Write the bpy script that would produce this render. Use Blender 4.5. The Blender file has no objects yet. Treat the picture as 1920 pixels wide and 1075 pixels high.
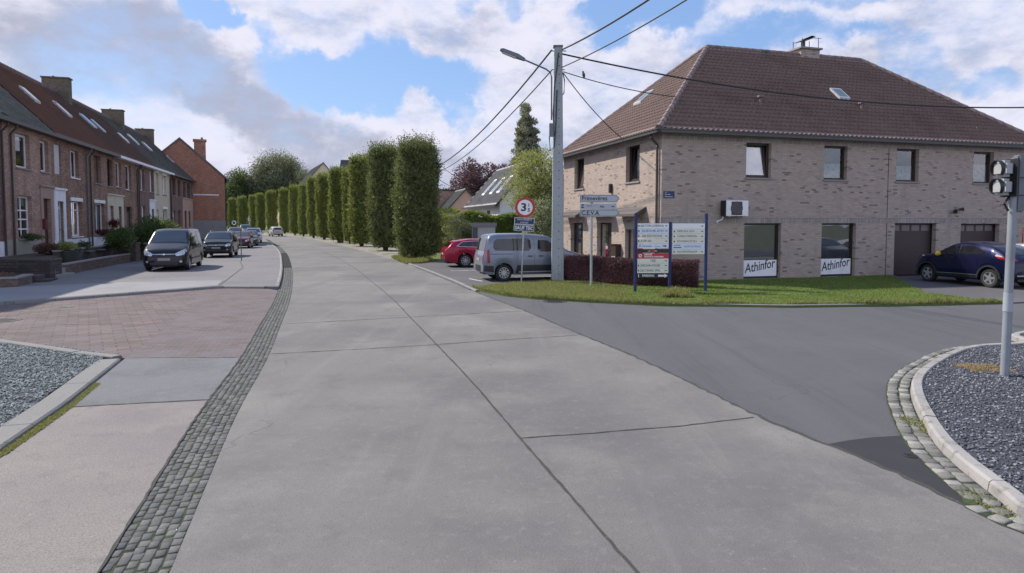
import bpy, bmesh, math, random
import numpy as np
from mathutils import Vector, Matrix
from mathutils.bvhtree import BVHTree
from mathutils.geometry import tessellate_polygon
random.seed(7); RNG = np.random.default_rng(7)
R = math.radians
sc = bpy.context.scene
COL = sc.collection

# ------------------------------------------------------------------ camera
FPX = 1230.0; PIT = R(3.0); CAMH = 2.3
CYP = 418 + FPX*math.tan(PIT)
cam_d = bpy.data.cameras.new('camera'); cam = bpy.data.objects.new('camera', cam_d); COL.objects.link(cam)
cam.location = (0, 0, CAMH); cam.rotation_euler = (R(90)-PIT, 0, 0)
cam_d.sensor_width = 36; cam_d.lens = FPX/1920*36
cam_d.shift_y = -(537.5-CYP)/1920
cam_d.clip_start = .05; cam_d.clip_end = 6000
sc.camera = cam

def G(px, py, z=0.0):
    """ground point seen at a pixel of the 1920 px photograph"""
    a = (px-960)/FPX; b = (CYP-py)/FPX
    d = (a, math.cos(PIT)+b*math.sin(PIT), -math.sin(PIT)+b*math.cos(PIT))
    k = (z-CAMH)/d[2]
    return Vector((d[0]*k, d[1]*k, z))

# ------------------------------------------------------------------ light
SUN_AZ = math.atan2(-.88, .47)      # towards the sun, from +Y
SUN_EL = R(44)
sun_d = bpy.data.lights.new('sun', 'SUN'); sun = bpy.data.objects.new('sun', sun_d); COL.objects.link(sun)
sun_d.energy = 4.9; sun_d.angle = R(1.2); sun_d.color = (1, .93, .82)
sv = Vector((math.sin(SUN_AZ)*math.cos(SUN_EL), math.cos(SUN_AZ)*math.cos(SUN_EL), math.sin(SUN_EL)))
sun.rotation_euler = sv.to_track_quat('Z', 'Y').to_euler()
sun.location = (-30, 20, 40)

sc.view_settings.view_transform = 'Standard'; sc.view_settings.look = 'None'
sc.view_settings.gamma = 1; sc.view_settings.exposure = 0.26

# node helpers ---------------------------------------------------------
class NT:
    def __init__(s, tree): s.t = tree; s.t.nodes.clear()
    def n(s, typ, props=None, **inp):
        nd = s.t.nodes.new(typ)
        for k, v in (props or {}).items(): setattr(nd, k, v)
        for k, v in inp.items():
            k = k.replace('_', ' ') if k.replace('_', ' ') in nd.inputs else k
            key = int(k[1:]) if (k[0] == 'i' and k[1:].isdigit()) else k
            if isinstance(v, bpy.types.NodeSocket): s.t.links.new(v, nd.inputs[key])
            else: nd.inputs[key].default_value = v
        return nd
    def m(s, op, a, b=0.0, c=0.0, clamp=False):
        nd = s.n('ShaderNodeMath', {'operation': op, 'use_clamp': clamp}, i0=a, i1=b, i2=c)
        return nd.outputs[0]
    def vm(s, op, a, b=(0, 0, 0)):
        return s.n('ShaderNodeVectorMath', {'operation': op}, i0=a, i1=b).outputs[0]
    def ss(s, v, lo, hi, o0=0.0, o1=1.0):
        nd = s.n('ShaderNodeMapRange', {'interpolation_type': 'SMOOTHSTEP'}, i0=v, i1=lo, i2=hi, i3=o0, i4=o1)
        return nd.outputs[0]
    def mix(s, f, a, b):
        nd = s.n('ShaderNodeMix', {'data_type': 'RGBA'})
        for i, v in ((0, f), (6, a), (7, b)):
            if isinstance(v, bpy.types.NodeSocket): s.t.links.new(v, nd.inputs[i])
            else: nd.inputs[i].default_value = v if i == 0 else (*v[:3], 1)
        return nd.outputs[2]
    def noise(s, vec, scale, detail=4, rough=.55, dist=0.0):
        return s.n('ShaderNodeTexNoise', {}, Vector=vec, Scale=scale, Detail=detail, Roughness=rough, Distortion=dist).outputs[0]
    def ramp(s, f, stops, interp='LINEAR'):
        nd = s.n('ShaderNodeValToRGB', {}, i0=f); cr = nd.color_ramp; cr.interpolation = interp
        while len(cr.elements) < len(stops): cr.elements.new(.5)
        for e, (p, c) in zip(cr.elements, stops): e.position = p; e.color = (*c, 1)
        return nd.outputs[0]

# ------------------------------------------------------------------ sky
world = bpy.data.worlds.new('World'); sc.world = world; world.use_nodes = True
w = NT(world.node_tree)
dirv = w.n('ShaderNodeTexCoord').outputs['Generated']
sep = w.n('ShaderNodeSeparateXYZ', {}, i0=dirv)
ay = w.m('MAXIMUM', w.m('ABSOLUTE', sep.outputs[1]), .22)
su = w.m('DIVIDE', sep.outputs[0], ay); svv = w.m('DIVIDE', sep.outputs[2], ay)
wob = w.n('ShaderNodeTexNoise', {}, Vector=dirv, Scale=5.0, Detail=6.0, Roughness=.6)
wsep = w.n('ShaderNodeSeparateColor', {}, i0=wob.outputs[1])
su2 = w.m('ADD', su, w.m('MULTIPLY', w.m('SUBTRACT', wsep.outputs[0], .5), .34))
sv2 = w.m('ADD', svv, w.m('MULTIPLY', w.m('SUBTRACT', wsep.outputs[1], .5), .24))
def blob(px, py, rx, ry, rot, amp):
    cu = (px-960)/FPX; cv = (418-py)/FPX
    c, s_ = math.cos(R(rot)), math.sin(R(rot))
    du = w.m('SUBTRACT', su2, cu); dv = w.m('SUBTRACT', sv2, cv)
    a = w.m('DIVIDE', w.m('ADD', w.m('MULTIPLY', du, c), w.m('MULTIPLY', dv, s_)), rx/FPX)
    b = w.m('DIVIDE', w.m('SUBTRACT', w.m('MULTIPLY', dv, c), w.m('MULTIPLY', du, s_)), ry/FPX)
    r2 = w.m('ADD', w.m('MULTIPLY', a, a), w.m('MULTIPLY', b, b))
    return w.m('MULTIPLY', w.ss(r2, 0.0, 2.2, 1.0, 0.0), amp)
def add_all(lst):
    r = lst[0]
    for x in lst[1:]: r = w.m('ADD', r, x)
    return r
cl_vec = w.vm('MULTIPLY', dirv, (1, 1, 2.0))
fb = w.noise(cl_vec, 4.2, 10, .62)
fine = w.noise(cl_vec, 11, 9, .65)
blue = add_all([blob(620, 150, 130, 40, -20, .95), blob(790, 165, 110, 42, -15, .8), blob(370, 12, 50, 30, -25, .95), blob(480, 60, 50, 22, -25, .6), blob(860, 225, 70, 22, -15, .6),
                blob(1190, 35, 120, 34, 15, .95), blob(1430, 70, 150, 32, -8, .6), blob(1840, 165, 70, 22, 0, .45), blob(1700, 130, 90, 26, -20, .35), blob(940, 35, 40, 30, -60, .45), blob(1610, 125, 60, 22, -40, .4), blob(1560, 10, 90, 22, 0, .45), blob(2500, 60, 300, 60, 0, .8), blob(-400, 160, 250, 60, 0, .8), blob(900, -500, 500, 200, 0, .7)])
hz = w.ss(svv, .0, .16, .5, .0)
cover = w.m('ADD', w.m('SUBTRACT', w.m('ADD', w.m('MULTIPLY', fb, 1.7), -.24), blue), w.m('MULTIPLY', w.m('SUBTRACT', fine, .5), 1.1))
cover = w.m('SUBTRACT', w.m('ADD', cover, hz), w.ss(svv, .5, 1.3, 0.0, .52))
cmask = w.ss(cover, -.10, .78)
grey = add_all([blob(130, 75, 330, 60, -20, .62), blob(480, 190, 330, 52, -30, .72), blob(780, 300, 200, 30, -14, .3), blob(640, 310, 400, 24, 0, .2),
                blob(1560, 130, 220, 40, -10, .3), blob(930, 330, 300, 40, 0, .3), blob(1750, 90, 160, 50, -10, .3), blob(330, 130, 200, 40, -25, .3)])
fb_up = w.noise(w.vm('ADD', cl_vec, (-.05, .0, .11)), 4.2, 10, .62); fine_up = w.noise(w.vm('ADD', cl_vec, (-.02, .0, .045)), 11, 9, .65)
shade = w.m('ADD', w.m('MULTIPLY', w.m('SUBTRACT', fb_up, fb), 2.6), w.m('MULTIPLY', w.m('SUBTRACT', fine_up, fine), 1.3))
gm = w.ss(w.m('ADD', w.m('ADD', w.m('MULTIPLY', grey, .85), shade), .12), -.15, 1.05)
ccol = w.mix(gm, (.80, .80, .93), (.43, .45, .57))
ccol = w.mix(w.ss(svv, .0, .13, .55, .0), ccol, (.47, .52, .70))
skyt = w.n('ShaderNodeTexSky', {'sky_type': 'NISHITA', 'sun_disc': False, 'sun_elevation': SUN_EL, 'sun_rotation': SUN_AZ % (2*math.pi),
                                'air_density': 1.0, 'dust_density': .6, 'ozone_density': 1.2})
bg1 = w.n('ShaderNodeBackground', {}, Color=w.mix(.45, skyt.outputs[0], (2.7, 4.8, 9.6)), Strength=.10)
bg2 = w.n('ShaderNodeBackground', {}, Color=ccol, Strength=w.ss(sep.outputs[1], -.6, .05, 1.35, .88))  # clouds behind the camera brightened to fill the shaded fronts
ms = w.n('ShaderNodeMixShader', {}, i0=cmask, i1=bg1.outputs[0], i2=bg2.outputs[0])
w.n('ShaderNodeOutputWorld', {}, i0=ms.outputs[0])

# ------------------------------------------------------------------ materials
MATS = {}
def principled(nt, **k):
    b = nt.n('ShaderNodeBsdfPrincipled', {}, **k)
    nt.n('ShaderNodeOutputMaterial', {}, i0=b.outputs[0]); return b
def newmat(name):
    m = bpy.data.materials.new(name); m.use_nodes = True; MATS[name] = m
    return m, NT(m.node_tree)
def layered(name, base, layers=(), rough=.85, bump=(), vec_scale=(1, 1, 1), rot=0, spec=.4, metal=0.0, coat=0.0, streaks=(), cracks=None):
    """layers: (scale, colour, lo, hi, amount[, detail, roughness])"""
    m, t = newmat(name)
    co = t.n('ShaderNodeTexCoord').outputs['Object']
    mp = t.n('ShaderNodeMapping', {}, Vector=co, Scale=vec_scale, Rotation=(0, 0, rot)).outputs[0]
    c = t.n('ShaderNodeRGB'); c.outputs[0].default_value = (*base, 1); c = c.outputs[0]
    for L in layers:
        sc_, colr, lo, hi, am = L[:5]
        nz = t.noise(mp, sc_, L[5] if len(L) > 5 else 5, L[6] if len(L) > 6 else .6)
        c = t.mix(t.m('MULTIPLY', t.ss(nz, lo, hi), am), c, colr)
    for (sc_, colr, lo, hi, am) in streaks:      # worn along the driving direction
        mp2 = t.n('ShaderNodeMapping', {}, Vector=co, Scale=(1, .05, 1), Rotation=(0, 0, -.28)).outputs[0]
        c = t.mix(t.m('MULTIPLY', t.ss(t.noise(mp2, sc_, 4, .6), lo, hi), am), c, colr)
    if cracks:
        dst = t.vm('ADD', co, t.n('ShaderNodeVectorMath', {'operation': 'SCALE'}, i0=t.n('ShaderNodeTexNoise', {}, Vector=co, Scale=2.5, Detail=6.0).outputs[1], Scale=.5).outputs[0])
        vo = t.n('ShaderNodeTexVoronoi', {'feature': 'DISTANCE_TO_EDGE'}, Vector=dst, Scale=cracks[0]).outputs[0]
        c = t.mix(t.m('MULTIPLY', t.m('MULTIPLY', t.ss(vo, .0, .0035, 1.0, 0.0), t.ss(t.noise(co, .35, 3, .5), .52, .60)), cracks[1]), c, cracks[2])
    b = principled(t, Base_Color=c, Roughness=rough, Metallic=metal)
    b.inputs['Specular IOR Level'].default_value = spec
    b.inputs['Coat Weight'].default_value = coat
    b.inputs['Coat Roughness'].default_value = .04
    prev = None
    for (s_, st, di) in bump:
        bn = t.n('ShaderNodeBump', {}, Height=t.noise(mp, s_, 4, .6), Strength=st, Distance=di)
        if prev is not None: t.t.links.new(prev, bn.inputs['Normal'])
        prev = bn.outputs[0]
    if prev is not None: t.t.links.new(prev, b.inputs['Normal'])
    return m
def brick_mat(name, stops, mortar, bw=.215, bh=.07, ms=.009, flat=False, bump=.5, wear=(.5, .5, .5), wear_amt=.12, rot=0, rough=.9, swap=False, offset=.5):
    m, t = newmat(name)
    co = t.n('ShaderNodeTexCoord').outputs['Object']
    if flat:
        v = t.n('ShaderNodeMapping', {}, Vector=co, Rotation=(0, 0, rot)).outputs[0]
    else:
        s = t.n('ShaderNodeSeparateXYZ', {}, i0=co)
        a, b_ = t.m('ADD', s.outputs[0], s.outputs[1]), s.outputs[2]
        if swap: a, b_ = b_, a
        v = t.n('ShaderNodeCombineXYZ', {}, i0=a, i1=b_).outputs[0]
    br = t.n('ShaderNodeTexBrick', {'offset': offset}, Vector=v, Color1=(0, 0, 0, 1), Color2=(1, 1, 1, 1), Mortar=(.5, .5, .5, 1), Scale=1.0,
             Mortar_Size=ms, Mortar_Smooth=.1, Bias=0.0, Brick_Width=bw, Row_Height=bh)
    c = t.ramp(br.outputs[0], stops, 'CONSTANT')
    c = t.mix(br.outputs[1], c, mortar)
    nz = t.noise(co, 1.1, 5, .6)
    c = t.mix(t.m('MULTIPLY', t.ss(nz, .35, .7), wear_amt*2), c, wear)
    nz3 = t.noise(t.n('ShaderNodeMapping', {}, Vector=co, Scale=(1, 1, .12 if not flat else 1)).outputs[0], 1.6, 6, .65)
    c = t.mix(t.m('MULTIPLY', t.ss(nz3, .52, .74), .35), c, tuple(x*.62 for x in wear))
    nz2 = t.noise(co, 40, 3, .6)
    c = t.mix(t.m('MULTIPLY', t.ss(nz2, .45, .7), .25), c, tuple(x*.5 for x in mortar))
    b = principled(t, Base_Color=c, Roughness=rough)
    b.inputs['Specular IOR Level'].default_value = .25
    h = t.m('SUBTRACT', 1.0, br.outputs[1])
    bn = t.n('ShaderNodeBump', {}, Height=t.m('ADD', h, t.m('MULTIPLY', nz2, .4)), Strength=bump, Distance=.008)
    t.t.links.new(bn.outputs[0], b.inputs['Normal'])
    return m
def plain(name, col, rough=.6, metal=0.0, spec=.5, var=.12, coat=0.0, scale=3):
    d = tuple(x*(1-var*2) for x in col); l = tuple(min(1, x*(1+var)) for x in col)
    return layered(name, col, [(scale, d, .45, .8, .8), (scale*7, l, .5, .8, .6)], rough=rough, metal=metal, spec=spec, coat=coat)

concrete = layered('road_concrete', (.166, .157, .149), [
    (.20, (.115, .109, .110), .42, .62, .9), (.45, (.225, .212, .196), .48, .70, .7), (1.4, (.115, .109, .108), .52, .70, .55), (16, (.115, .11, .108), .56, .68, .45, 5, .7), (9, (.215, .205, .20), .52, .72, .4),
    (60, (.085, .082, .084), .52, .68, .6, 3), (30, (.28, .27, .265), .62, .72, .6, 4), (3.2, (.26, .25, .24), .66, .72, .45, 8, .75), (7, (.05, .048, .046), .68, .72, .75, 8, .75), (.9, (.095, .09, .09), .60, .70, .5, 8, .65)], rough=.88, bump=[(70, .45, .012), (9, .12, .01)],
    streaks=[(1.3, (.125, .118, .118), .50, .72, .4), (3.1, (.215, .205, .198), .54, .72, .25)], cracks=(.22, .6, (.07, .068, .062)))
def streaky(name, base, layers, **k): return layered(name, base, layers, vec_scale=(1.0, .35, 1), rot=-.28, **k)
old_concrete = layered('pavement_concrete', (.225, .20, .188), [
    (.35, (.165, .152, .155), .42, .66, .8), (1.1, (.265, .232, .21), .48, .75, .6), (4.5, (.135, .125, .125), .52, .75, .6), (70, (.11, .10, .095), .50, .64, .7, 3), (45, (.38, .36, .33), .60, .72, .6, 3),
    (9, (.10, .09, .08), .70, .73, .8, 6, .7)], rough=.9, bump=[(80, .45, .01), (14, .2, .01)])
rough_concrete = layered('patch_concrete', (.155, .155, .165), [(.8, (.115, .115, .122), .45, .65, .7), (6, (.20, .20, .21), .5, .7, .5), (90, (.10, .10, .105), .5, .62, .7, 3), (60, (.30, .30, .31), .6, .7, .6, 3)], rough=.92, bump=[(90, .6, .012)])
asphalt = layered('asphalt', (.085, .085, .092), [(.25, (.102, .10, .106), .45, .7, .7), (1.8, (.072, .07, .076), .5, .75, .5), (110, (.06, .06, .062), .5, .66, .6, 3), (85, (.22, .22, .23), .60, .72, .6, 3), (6, (.06, .06, .062), .64, .69, .6, 7, .7)], rough=.86, bump=[(120, .5, .008)],
    streaks=[(.8, (.105, .103, .107), .50, .66, .5), (2.2, (.065, .064, .068), .55, .68, .5)], cracks=(.3, .5, (.05, .05, .05)))
yard_asphalt = layered('yard_asphalt', (.095, .09, .095), [(.5, (.125, .12, .12), .45, .7, .7), (100, (.05, .05, .05), .5, .66, .5, 3)], rough=.86, bump=[(120, .35, .006)])
patch_asphalt = layered('fresh_asphalt', (.028, .027, .031), [(1.5, (.036, .035, .038), .45, .7, .7), (130, (.03, .03, .03), .5, .66, .6, 3), (12, (.09, .09, .095), .68, .78, .5)], rough=.8, bump=[(130, .4, .006)])
pave_asphalt = layered('worn_pavement', (.17, .163, .165), [(.3, (.125, .12, .13), .42, .66, .8), (2, (.20, .195, .20), .52, .75, .5), (100, (.13, .13, .13), .5, .66, .5, 3), (5, (.10, .10, .10), .66, .72, .5, 6)], rough=.88, bump=[(110, .3, .006)])
light_pave = layered('pale_pavement', (.24, .235, .238), [(.5, (.19, .19, .20), .42, .66, .8), (100, (.22, .22, .22), .5, .66, .4, 3)], rough=.88, bump=[(110, .3, .006)])
joint_m = layered('joint_tar', (.05, .048, .045), [(3, (.05, .06, .035), .55, .65, .5), (20, (.12, .115, .11), .55, .7, .7)], rough=.95)
kerb_m = layered('kerb_stone', (.30, .285, .275), [(1.2, (.22, .21, .20), .45, .7, .8), (60, (.2, .19, .18), .55, .7, .5, 3), (5, (.13, .125, .10), .54, .68, .75), (.8, (.36, .345, .33), .55, .7, .5)], rough=.9, bump=[(60, .5, .01)])
old_kerb_m = layered('weathered_kerb', (.20, .195, .19), [(1.2, (.22, .21, .20), .42, .65, .8), (7, (.11, .12, .07), .60, .70, .7), (60, (.15, .15, .14), .5, .7, .5, 3)], rough=.92, bump=[(40, .6, .015)])
soil_m = layered('moss_joint', (.035, .042, .024), [(3, (.06, .09, .028), .45, .6, .8), (30, (.02, .02, .018), .5, .65, .7)], rough=1, bump=[(60, .7, .02)])
earth_m = layered('garden_soil', (.09, .07, .055), [(5, (.05, .04, .03), .45, .65, .8), (1.5, (.07, .09, .035), .5, .7, .6)], rough=1, bump=[(20, .8, .05)])
field_m = layered('far_ground', (.10, .12, .05), [(.05, (.15, .14, .09), .45, .65, .8), (1, (.07, .09, .035), .45, .7, .7)], rough=1)
grass_base = layered('lawn_base', (.11, .145, .045), [(.8, (.15, .185, .06), .45, .65, .7), (5, (.11, .15, .04), .5, .7, .6), (30, (.22, .27, .09), .55, .7, .5)], rough=1, bump=[(50, .8, .03)], spec=.1)
pale_path = layered('verge_gravel', (.25, .225, .19), [(1, (.18, .165, .135), .45, .7, .7), (.7, (.10, .12, .05), .50, .58, .8)], rough=.95, bump=[(30, .5, .02)])  # pale gravel with green patches
gravel_base = layered('gravel_base', (.05, .053, .065), [(55, (.13, .14, .17), .5, .62, .9, 3), (4, (.075, .08, .085), .5, .7, .5)], rough=.9, bump=[(55, 1, .03)])
paver_m = brick_mat('brick_paving', [(0, (.125, .092, .088)), (.3, (.155, .115, .11)), (.6, (.138, .11, .108)), (.8, (.18, .14, .132))], (.07, .06, .058), bw=.42, bh=.21, ms=.012, flat=True, rot=R(-33), wear=(.17, .15, .155), wear_amt=.3)
paver_s = brick_mat('small_brick_paving', [(0, (.13, .102, .10)), (.3, (.155, .122, .118)), (.6, (.14, .114, .112)), (.8, (.175, .14, .134))], (.085, .075, .073), bw=.21, bh=.10, ms=.008, flat=True, rot=R(-17), wear=(.16, .145, .155), wear_amt=.35)
brick_corner = brick_mat('grey_pink_brick', [(0, (.19, .14, .13)), (.04, (.39, .305, .26)), (.25, (.43, .345, .295)), (.42, (.405, .315, .27)), (.60, (.455, .37, .31)), (.78, (.42, .34, .29)), (.95, (.31, .245, .22))], (.31, .275, .24), bw=.225, bh=.075, ms=.008, wear=(.33, .285, .27), wear_amt=.15)
soldier_m = brick_mat('soldier_brick', [(0, (.27, .225, .21)), (.3, (.35, .29, .265)), (.6, (.32, .255, .24)), (.85, (.39, .32, .29))], (.19, .17, .155), bw=.225, bh=.075, ms=.009, swap=True, offset=0)
rb_light = brick_mat('light_red_brick', [(0, (.36, .22, .175)), (.3, (.48, .30, .24)), (.6, (.42, .255, .20)), (.85, (.55, .37, .30))], (.30, .24, .20), wear=(.2, .14, .11), wear_amt=.2)
rb_dark = brick_mat('brown_red_brick', [(0, (.25, .145, .11)), (.3, (.37, .22, .16)), (.6, (.31, .18, .135)), (.85, (.43, .27, .20))], (.22, .17, .14), wear=(.12, .08, .06), wear_amt=.25)
rb_mid = brick_mat('purple_brown_brick', [(0, (.21, .125, .105)), (.3, (.28, .165, .14)), (.6, (.24, .14, .125)), (.85, (.33, .21, .175))], (.16, .13, .12), wear=(.11, .08, .07), wear_amt=.25)
rb_gable = brick_mat('orange_red_brick', [(0, (.34, .145, .095)), (.3, (.44, .20, .13)), (.6, (.38, .17, .115)), (.85, (.48, .26, .18))], (.34, .20, .15), wear=(.26, .13, .09), wear_amt=.25)
rb_wall = brick_mat('garden_wall_brick', [(0, (.13, .09, .075)), (.4, (.21, .14, .115)), (.75, (.17, .115, .10))], (.15, .13, .12), wear=(.10, .09, .08), wear_amt=.25)
dark_wall = brick_mat('dark_stone_wall', [(0, (.08, .068, .07)), (.4, (.12, .10, .10)), (.75, (.10, .086, .09))], (.05, .045, .045), bw=.3, bh=.12, wear=(.05, .05, .045), wear_amt=.25)
tile_m = layered('brown_roof_tile', (.225, .158, .145), [(.5, (.165, .118, .108), .45, .65, .7), (2.5, (.27, .20, .18), .5, .7, .6), (14, (.15, .10, .09), .52, .68, .6), (1.3, (.15, .14, .11), .62, .72, .4)], rough=.8, bump=[(60, .3, .01)])
tile_top = layered('ridge_tile', (.20, .145, .135), [(4, (.26, .21, .19), .5, .65, .8), (1.3, (.08, .08, .06), .55, .7, .7)], rough=.8)
tile_red = layered('red_roof_tile', (.21, .11, .088), [(.6, (.15, .082, .068), .45, .65, .8), (3, (.26, .15, .12), .5, .7, .6), (18, (.12, .07, .058), .5, .66, .7), (.9, (.13, .09, .065), .58, .7, .5)], rough=.85)
tile_dark = layered('dark_brown_tile', (.15, .095, .085), [(.6, (.11, .075, .07), .45, .65, .8), (3, (.19, .125, .11), .5, .7, .6), (18, (.08, .06, .055), .5, .66, .7)], rough=.85)
slate_m = layered('grey_slate', (.24, .26, .265), [(.6, (.17, .18, .185), .45, .65, .8), (3, (.36, .385, .375), .5, .66, .7), (12, (.08, .085, .085), .5, .64, .8), (1.5, (.17, .19, .14), .56, .68, .6)], rough=.8, vec_scale=(1, 1.4, 1.4))
slate_dark = layered('dark_slate', (.15, .16, .175), [(.6, (.11, .115, .125), .45, .65, .8), (3, (.21, .22, .235), .5, .66, .7), (12, (.05, .05, .055), .5, .64, .8)], rough=.75)
chim_m = brick_mat('mossy_chimney_brick', [(0, (.12, .085, .065)), (.4, (.20, .14, .11)), (.75, (.16, .125, .10))], (.17, .15, .12), wear=(.13, .13, .085), wear_amt=.3)
white_paint = plain('white_paint', (.80, .79, .81), .55)
cream_render = plain('cream_render', (.55, .49, .38), .85)
beige_render = plain('beige_render', (.33, .30, .26), .85)
peach_render = plain('peach_render', (.47, .31, .24), .85)
white_render = plain('white_render', (.76, .76, .80), .85)
pink_render = plain('pink_render', (.36, .25, .22), .85)
grey_render = plain('grey_render', (.25, .25, .25), .85)
sill_m = plain('bluestone_sill', (.24, .23, .225), .75)
brown_frame = plain('brown_frame', (.045, .026, .022), .5)
dark_frame = plain('dark_frame', (.03, .022, .022), .45)
brown_door = plain('brown_door', (.075, .035, .03), .55)
garage_m = plain('garage_brown', (.045, .028, .027), .5, var=.06)
garage_glass = plain('frosted_glass', (.16, .13, .14), .3, var=.05)
grey_door = plain('grey_door', (.26, .28, .31), .5)
gutter_m = plain('zinc_gutter', (.08, .075, .072), .5, metal=.3)
brown_pipe = plain('brown_downpipe', (.05, .038, .036), .5)
black_m = plain('black_plastic', (.018, .018, .02), .45)
dark_m = plain('dark_interior', (.012, .012, .014), .9)
curtain_m = plain('curtain', (.50, .53, .58), .9, var=.2, scale=9)
lace_m = layered('lace_curtain', (.42, .47, .50), [(14, (.18, .22, .22), .48, .58, .9), (40, (.6, .62, .64), .5, .6, .6)], rough=.95, vec_scale=(1, 1, .4))
blind_m = plain('grey_blind', (.17, .18, .21), .8)
shutter_m = plain('white_shutter', (.62, .62, .64), .6)
galv = layered('galvanised_steel', (.40, .42, .44), [(2, (.32, .34, .36), .45, .65, .8), (14, (.5, .52, .54), .55, .7, .5)], rough=.55, metal=.55)
galv_dk = layered('weathered_steel', (.17, .185, .20), [(2, (.13, .14, .15), .45, .65, .8)], rough=.6, metal=.4)
pole_m = layered('pole_concrete', (.36, .38, .40), [(1.2, (.27, .285, .30), .42, .66, .8), (12, (.44, .46, .47), .55, .7, .5), (50, (.15, .155, .155), .5, .66, .4, 3)], rough=.85, vec_scale=(1, 1, .35), bump=[(50, .3, .01)])
blue_post = layered('blue_post_paint', (.015, .03, .11), [(3, (.01, .02, .08), .45, .65, .8), (25, (.06, .09, .28), .58, .7, .5)], rough=.5)
sign_white = plain('sign_white', (.78, .78, .78), .5, var=.05)
sign_cream = plain('sign_cream', (.70, .69, .60), .5, var=.05)
sign_grey = plain('sign_grey', (.40, .43, .47), .5, var=.05)
sign_blue = plain('sign_blue', (.015, .035, .10), .45, var=.05)
sign_red = plain('sign_red', (.48, .03, .035), .45, var=.05)
sign_black = plain('sign_black', (.02, .02, .022), .5, var=.05)
sign_pale = plain('sign_pale_blue', (.62, .68, .80), .5, var=.05)
ink_blue = plain('ink_blue', (.08, .20, .45), .5, var=.02)
ink = plain('ink_black', (.03, .03, .035), .6, var=.02)
paint_white = layered('road_paint', (.62, .62, .62), [(8, (.3, .3, .3), .5, .68, .7)], rough=.8)
cable_m = plain('cable_black', (.03, .03, .032), .6, var=.02)
iron_m = plain('cast_iron', (.05, .045, .045), .6, metal=.3)
amber_m = plain('straw', (.30, .22, .11), .95)
tyre_m = plain('tyre_rubber', (.018, .018, .019), .85)
rim_m = plain('rim_alloy', (.42, .43, .45), .35, metal=.7, var=.05)
chrome_m = plain('chrome', (.6, .6, .62), .2, metal=.9, var=.02)
lamp_m = plain('headlamp_glass', (.55, .57, .62), .12, metal=.3, var=.25, scale=14)
tail_m = plain('tail_lamp', (.30, .012, .015), .2, var=.1)
plate_m = plain('number_plate', (.30, .27, .28), .6, var=.02)
cap_m = plain('wall_coping', (.27, .25, .235), .9)
cowl_m = plain('cowl_metal', (.10, .11, .11), .6, metal=.4)
zinc_flash = plain('lead_flashing', (.40, .40, .42), .6)
terra_m = plain('dark_planter', (.035, .04, .035), .7)
beige_box = plain('kiosk_panel', (.50, .50, .54), .6, var=.05)
def glass_mat(name, tint, mirror=.9, trans=.6):
    m, t = newmat(name)
    fr = t.n('ShaderNodeFresnel', {}, IOR=1.55).outputs[0]
    fr = t.m('ADD', t.m('MULTIPLY', fr, mirror), .10, clamp=True)
    nz = t.noise(t.n('ShaderNodeTexCoord').outputs['Object'], .9, 2, .5)
    bn = t.n('ShaderNodeBump', {}, Height=nz, Strength=.06, Distance=.05)
    gl = t.n('ShaderNodeBsdfGlossy', {}, Color=(1, 1, 1, 1), Roughness=.02, Normal=bn.outputs[0])
    tr = t.n('ShaderNodeBsdfTransparent', {}, Color=(*tint, 1))
    mx = t.n('ShaderNodeMixShader', {}, i0=fr, i1=tr.outputs[0], i2=gl.outputs[0])
    t.n('ShaderNodeOutputMaterial', {}, i0=mx.outputs[0]); return m
pane_m = glass_mat('window_glass', (.72, .76, .78))
def carglass(name, col, wavy=.03):
    m, t = newmat(name)
    bn = t.n('ShaderNodeBump', {}, Height=t.noise(t.n('ShaderNodeTexCoord').outputs['Object'], .9, 1, .4), Strength=wavy, Distance=.1)
    b = principled(t, Base_Color=(*col, 1), Roughness=.02, Normal=bn.outputs[0])
    b.inputs['Specular IOR Level'].default_value = .75 if wavy < .1 else 1.0; b.inputs['Coat Weight'].default_value = 0 if wavy < .1 else .6; b.inputs['Coat Roughness'].default_value = .01
    return m
carglass_m = carglass('car_glass', (.012, .014, .017)); windscreen_m = carglass('windscreen_glass', (.014, .017, .02), .35)
def carpaint(name, col, metal=.3, rough=.35):
    m, t = newmat(name)
    co = t.n('ShaderNodeTexCoord').outputs['Object']
    c = t.mix(t.m('MULTIPLY', t.ss(t.noise(co, 2.2, 4, .6), .45, .75), .35), col, tuple(x*.8+.012 for x in col))
    b = principled(t, Base_Color=c, Roughness=rough, Metallic=metal)
    b.inputs['Coat Weight'].default_value = .55; b.inputs['Coat Roughness'].default_value = .015; b.inputs['Specular IOR Level'].default_value = .08
    return m
def leafmat(name, c1, c2, trans=.35, rough=.65):
    m, t = newmat(name)
    at = t.n('ShaderNodeAttribute', {'attribute_name': 'leafvar'})
    c = t.mix(at.outputs['Fac'], c1, c2)
    b = t.n('ShaderNodeBsdfPrincipled', {}, Base_Color=c, Roughness=rough); b.inputs['Specular IOR Level'].default_value = .25
    tl = t.n('ShaderNodeBsdfTranslucent', {}, Color=t.mix(.5, c, (c2[0]*1.5, c2[1]*1.5, c2[2]*.8)))
    mx = t.n('ShaderNodeMixShader', {}, i0=trans, i1=b.outputs[0], i2=tl.outputs[0])
    t.n('ShaderNodeOutputMaterial', {}, i0=mx.outputs[0]); return m
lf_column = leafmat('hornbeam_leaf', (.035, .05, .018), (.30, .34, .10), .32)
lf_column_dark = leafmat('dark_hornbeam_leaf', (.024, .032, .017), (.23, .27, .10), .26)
lf_dark = leafmat('dark_leaf', (.045, .075, .03), (.12, .165, .06))
lf_willow = leafmat('willow_leaf', (.09, .105, .065), (.19, .205, .12))
lf_poplar = leafmat('poplar_leaf', (.11, .12, .09), (.29, .29, .22))
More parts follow.
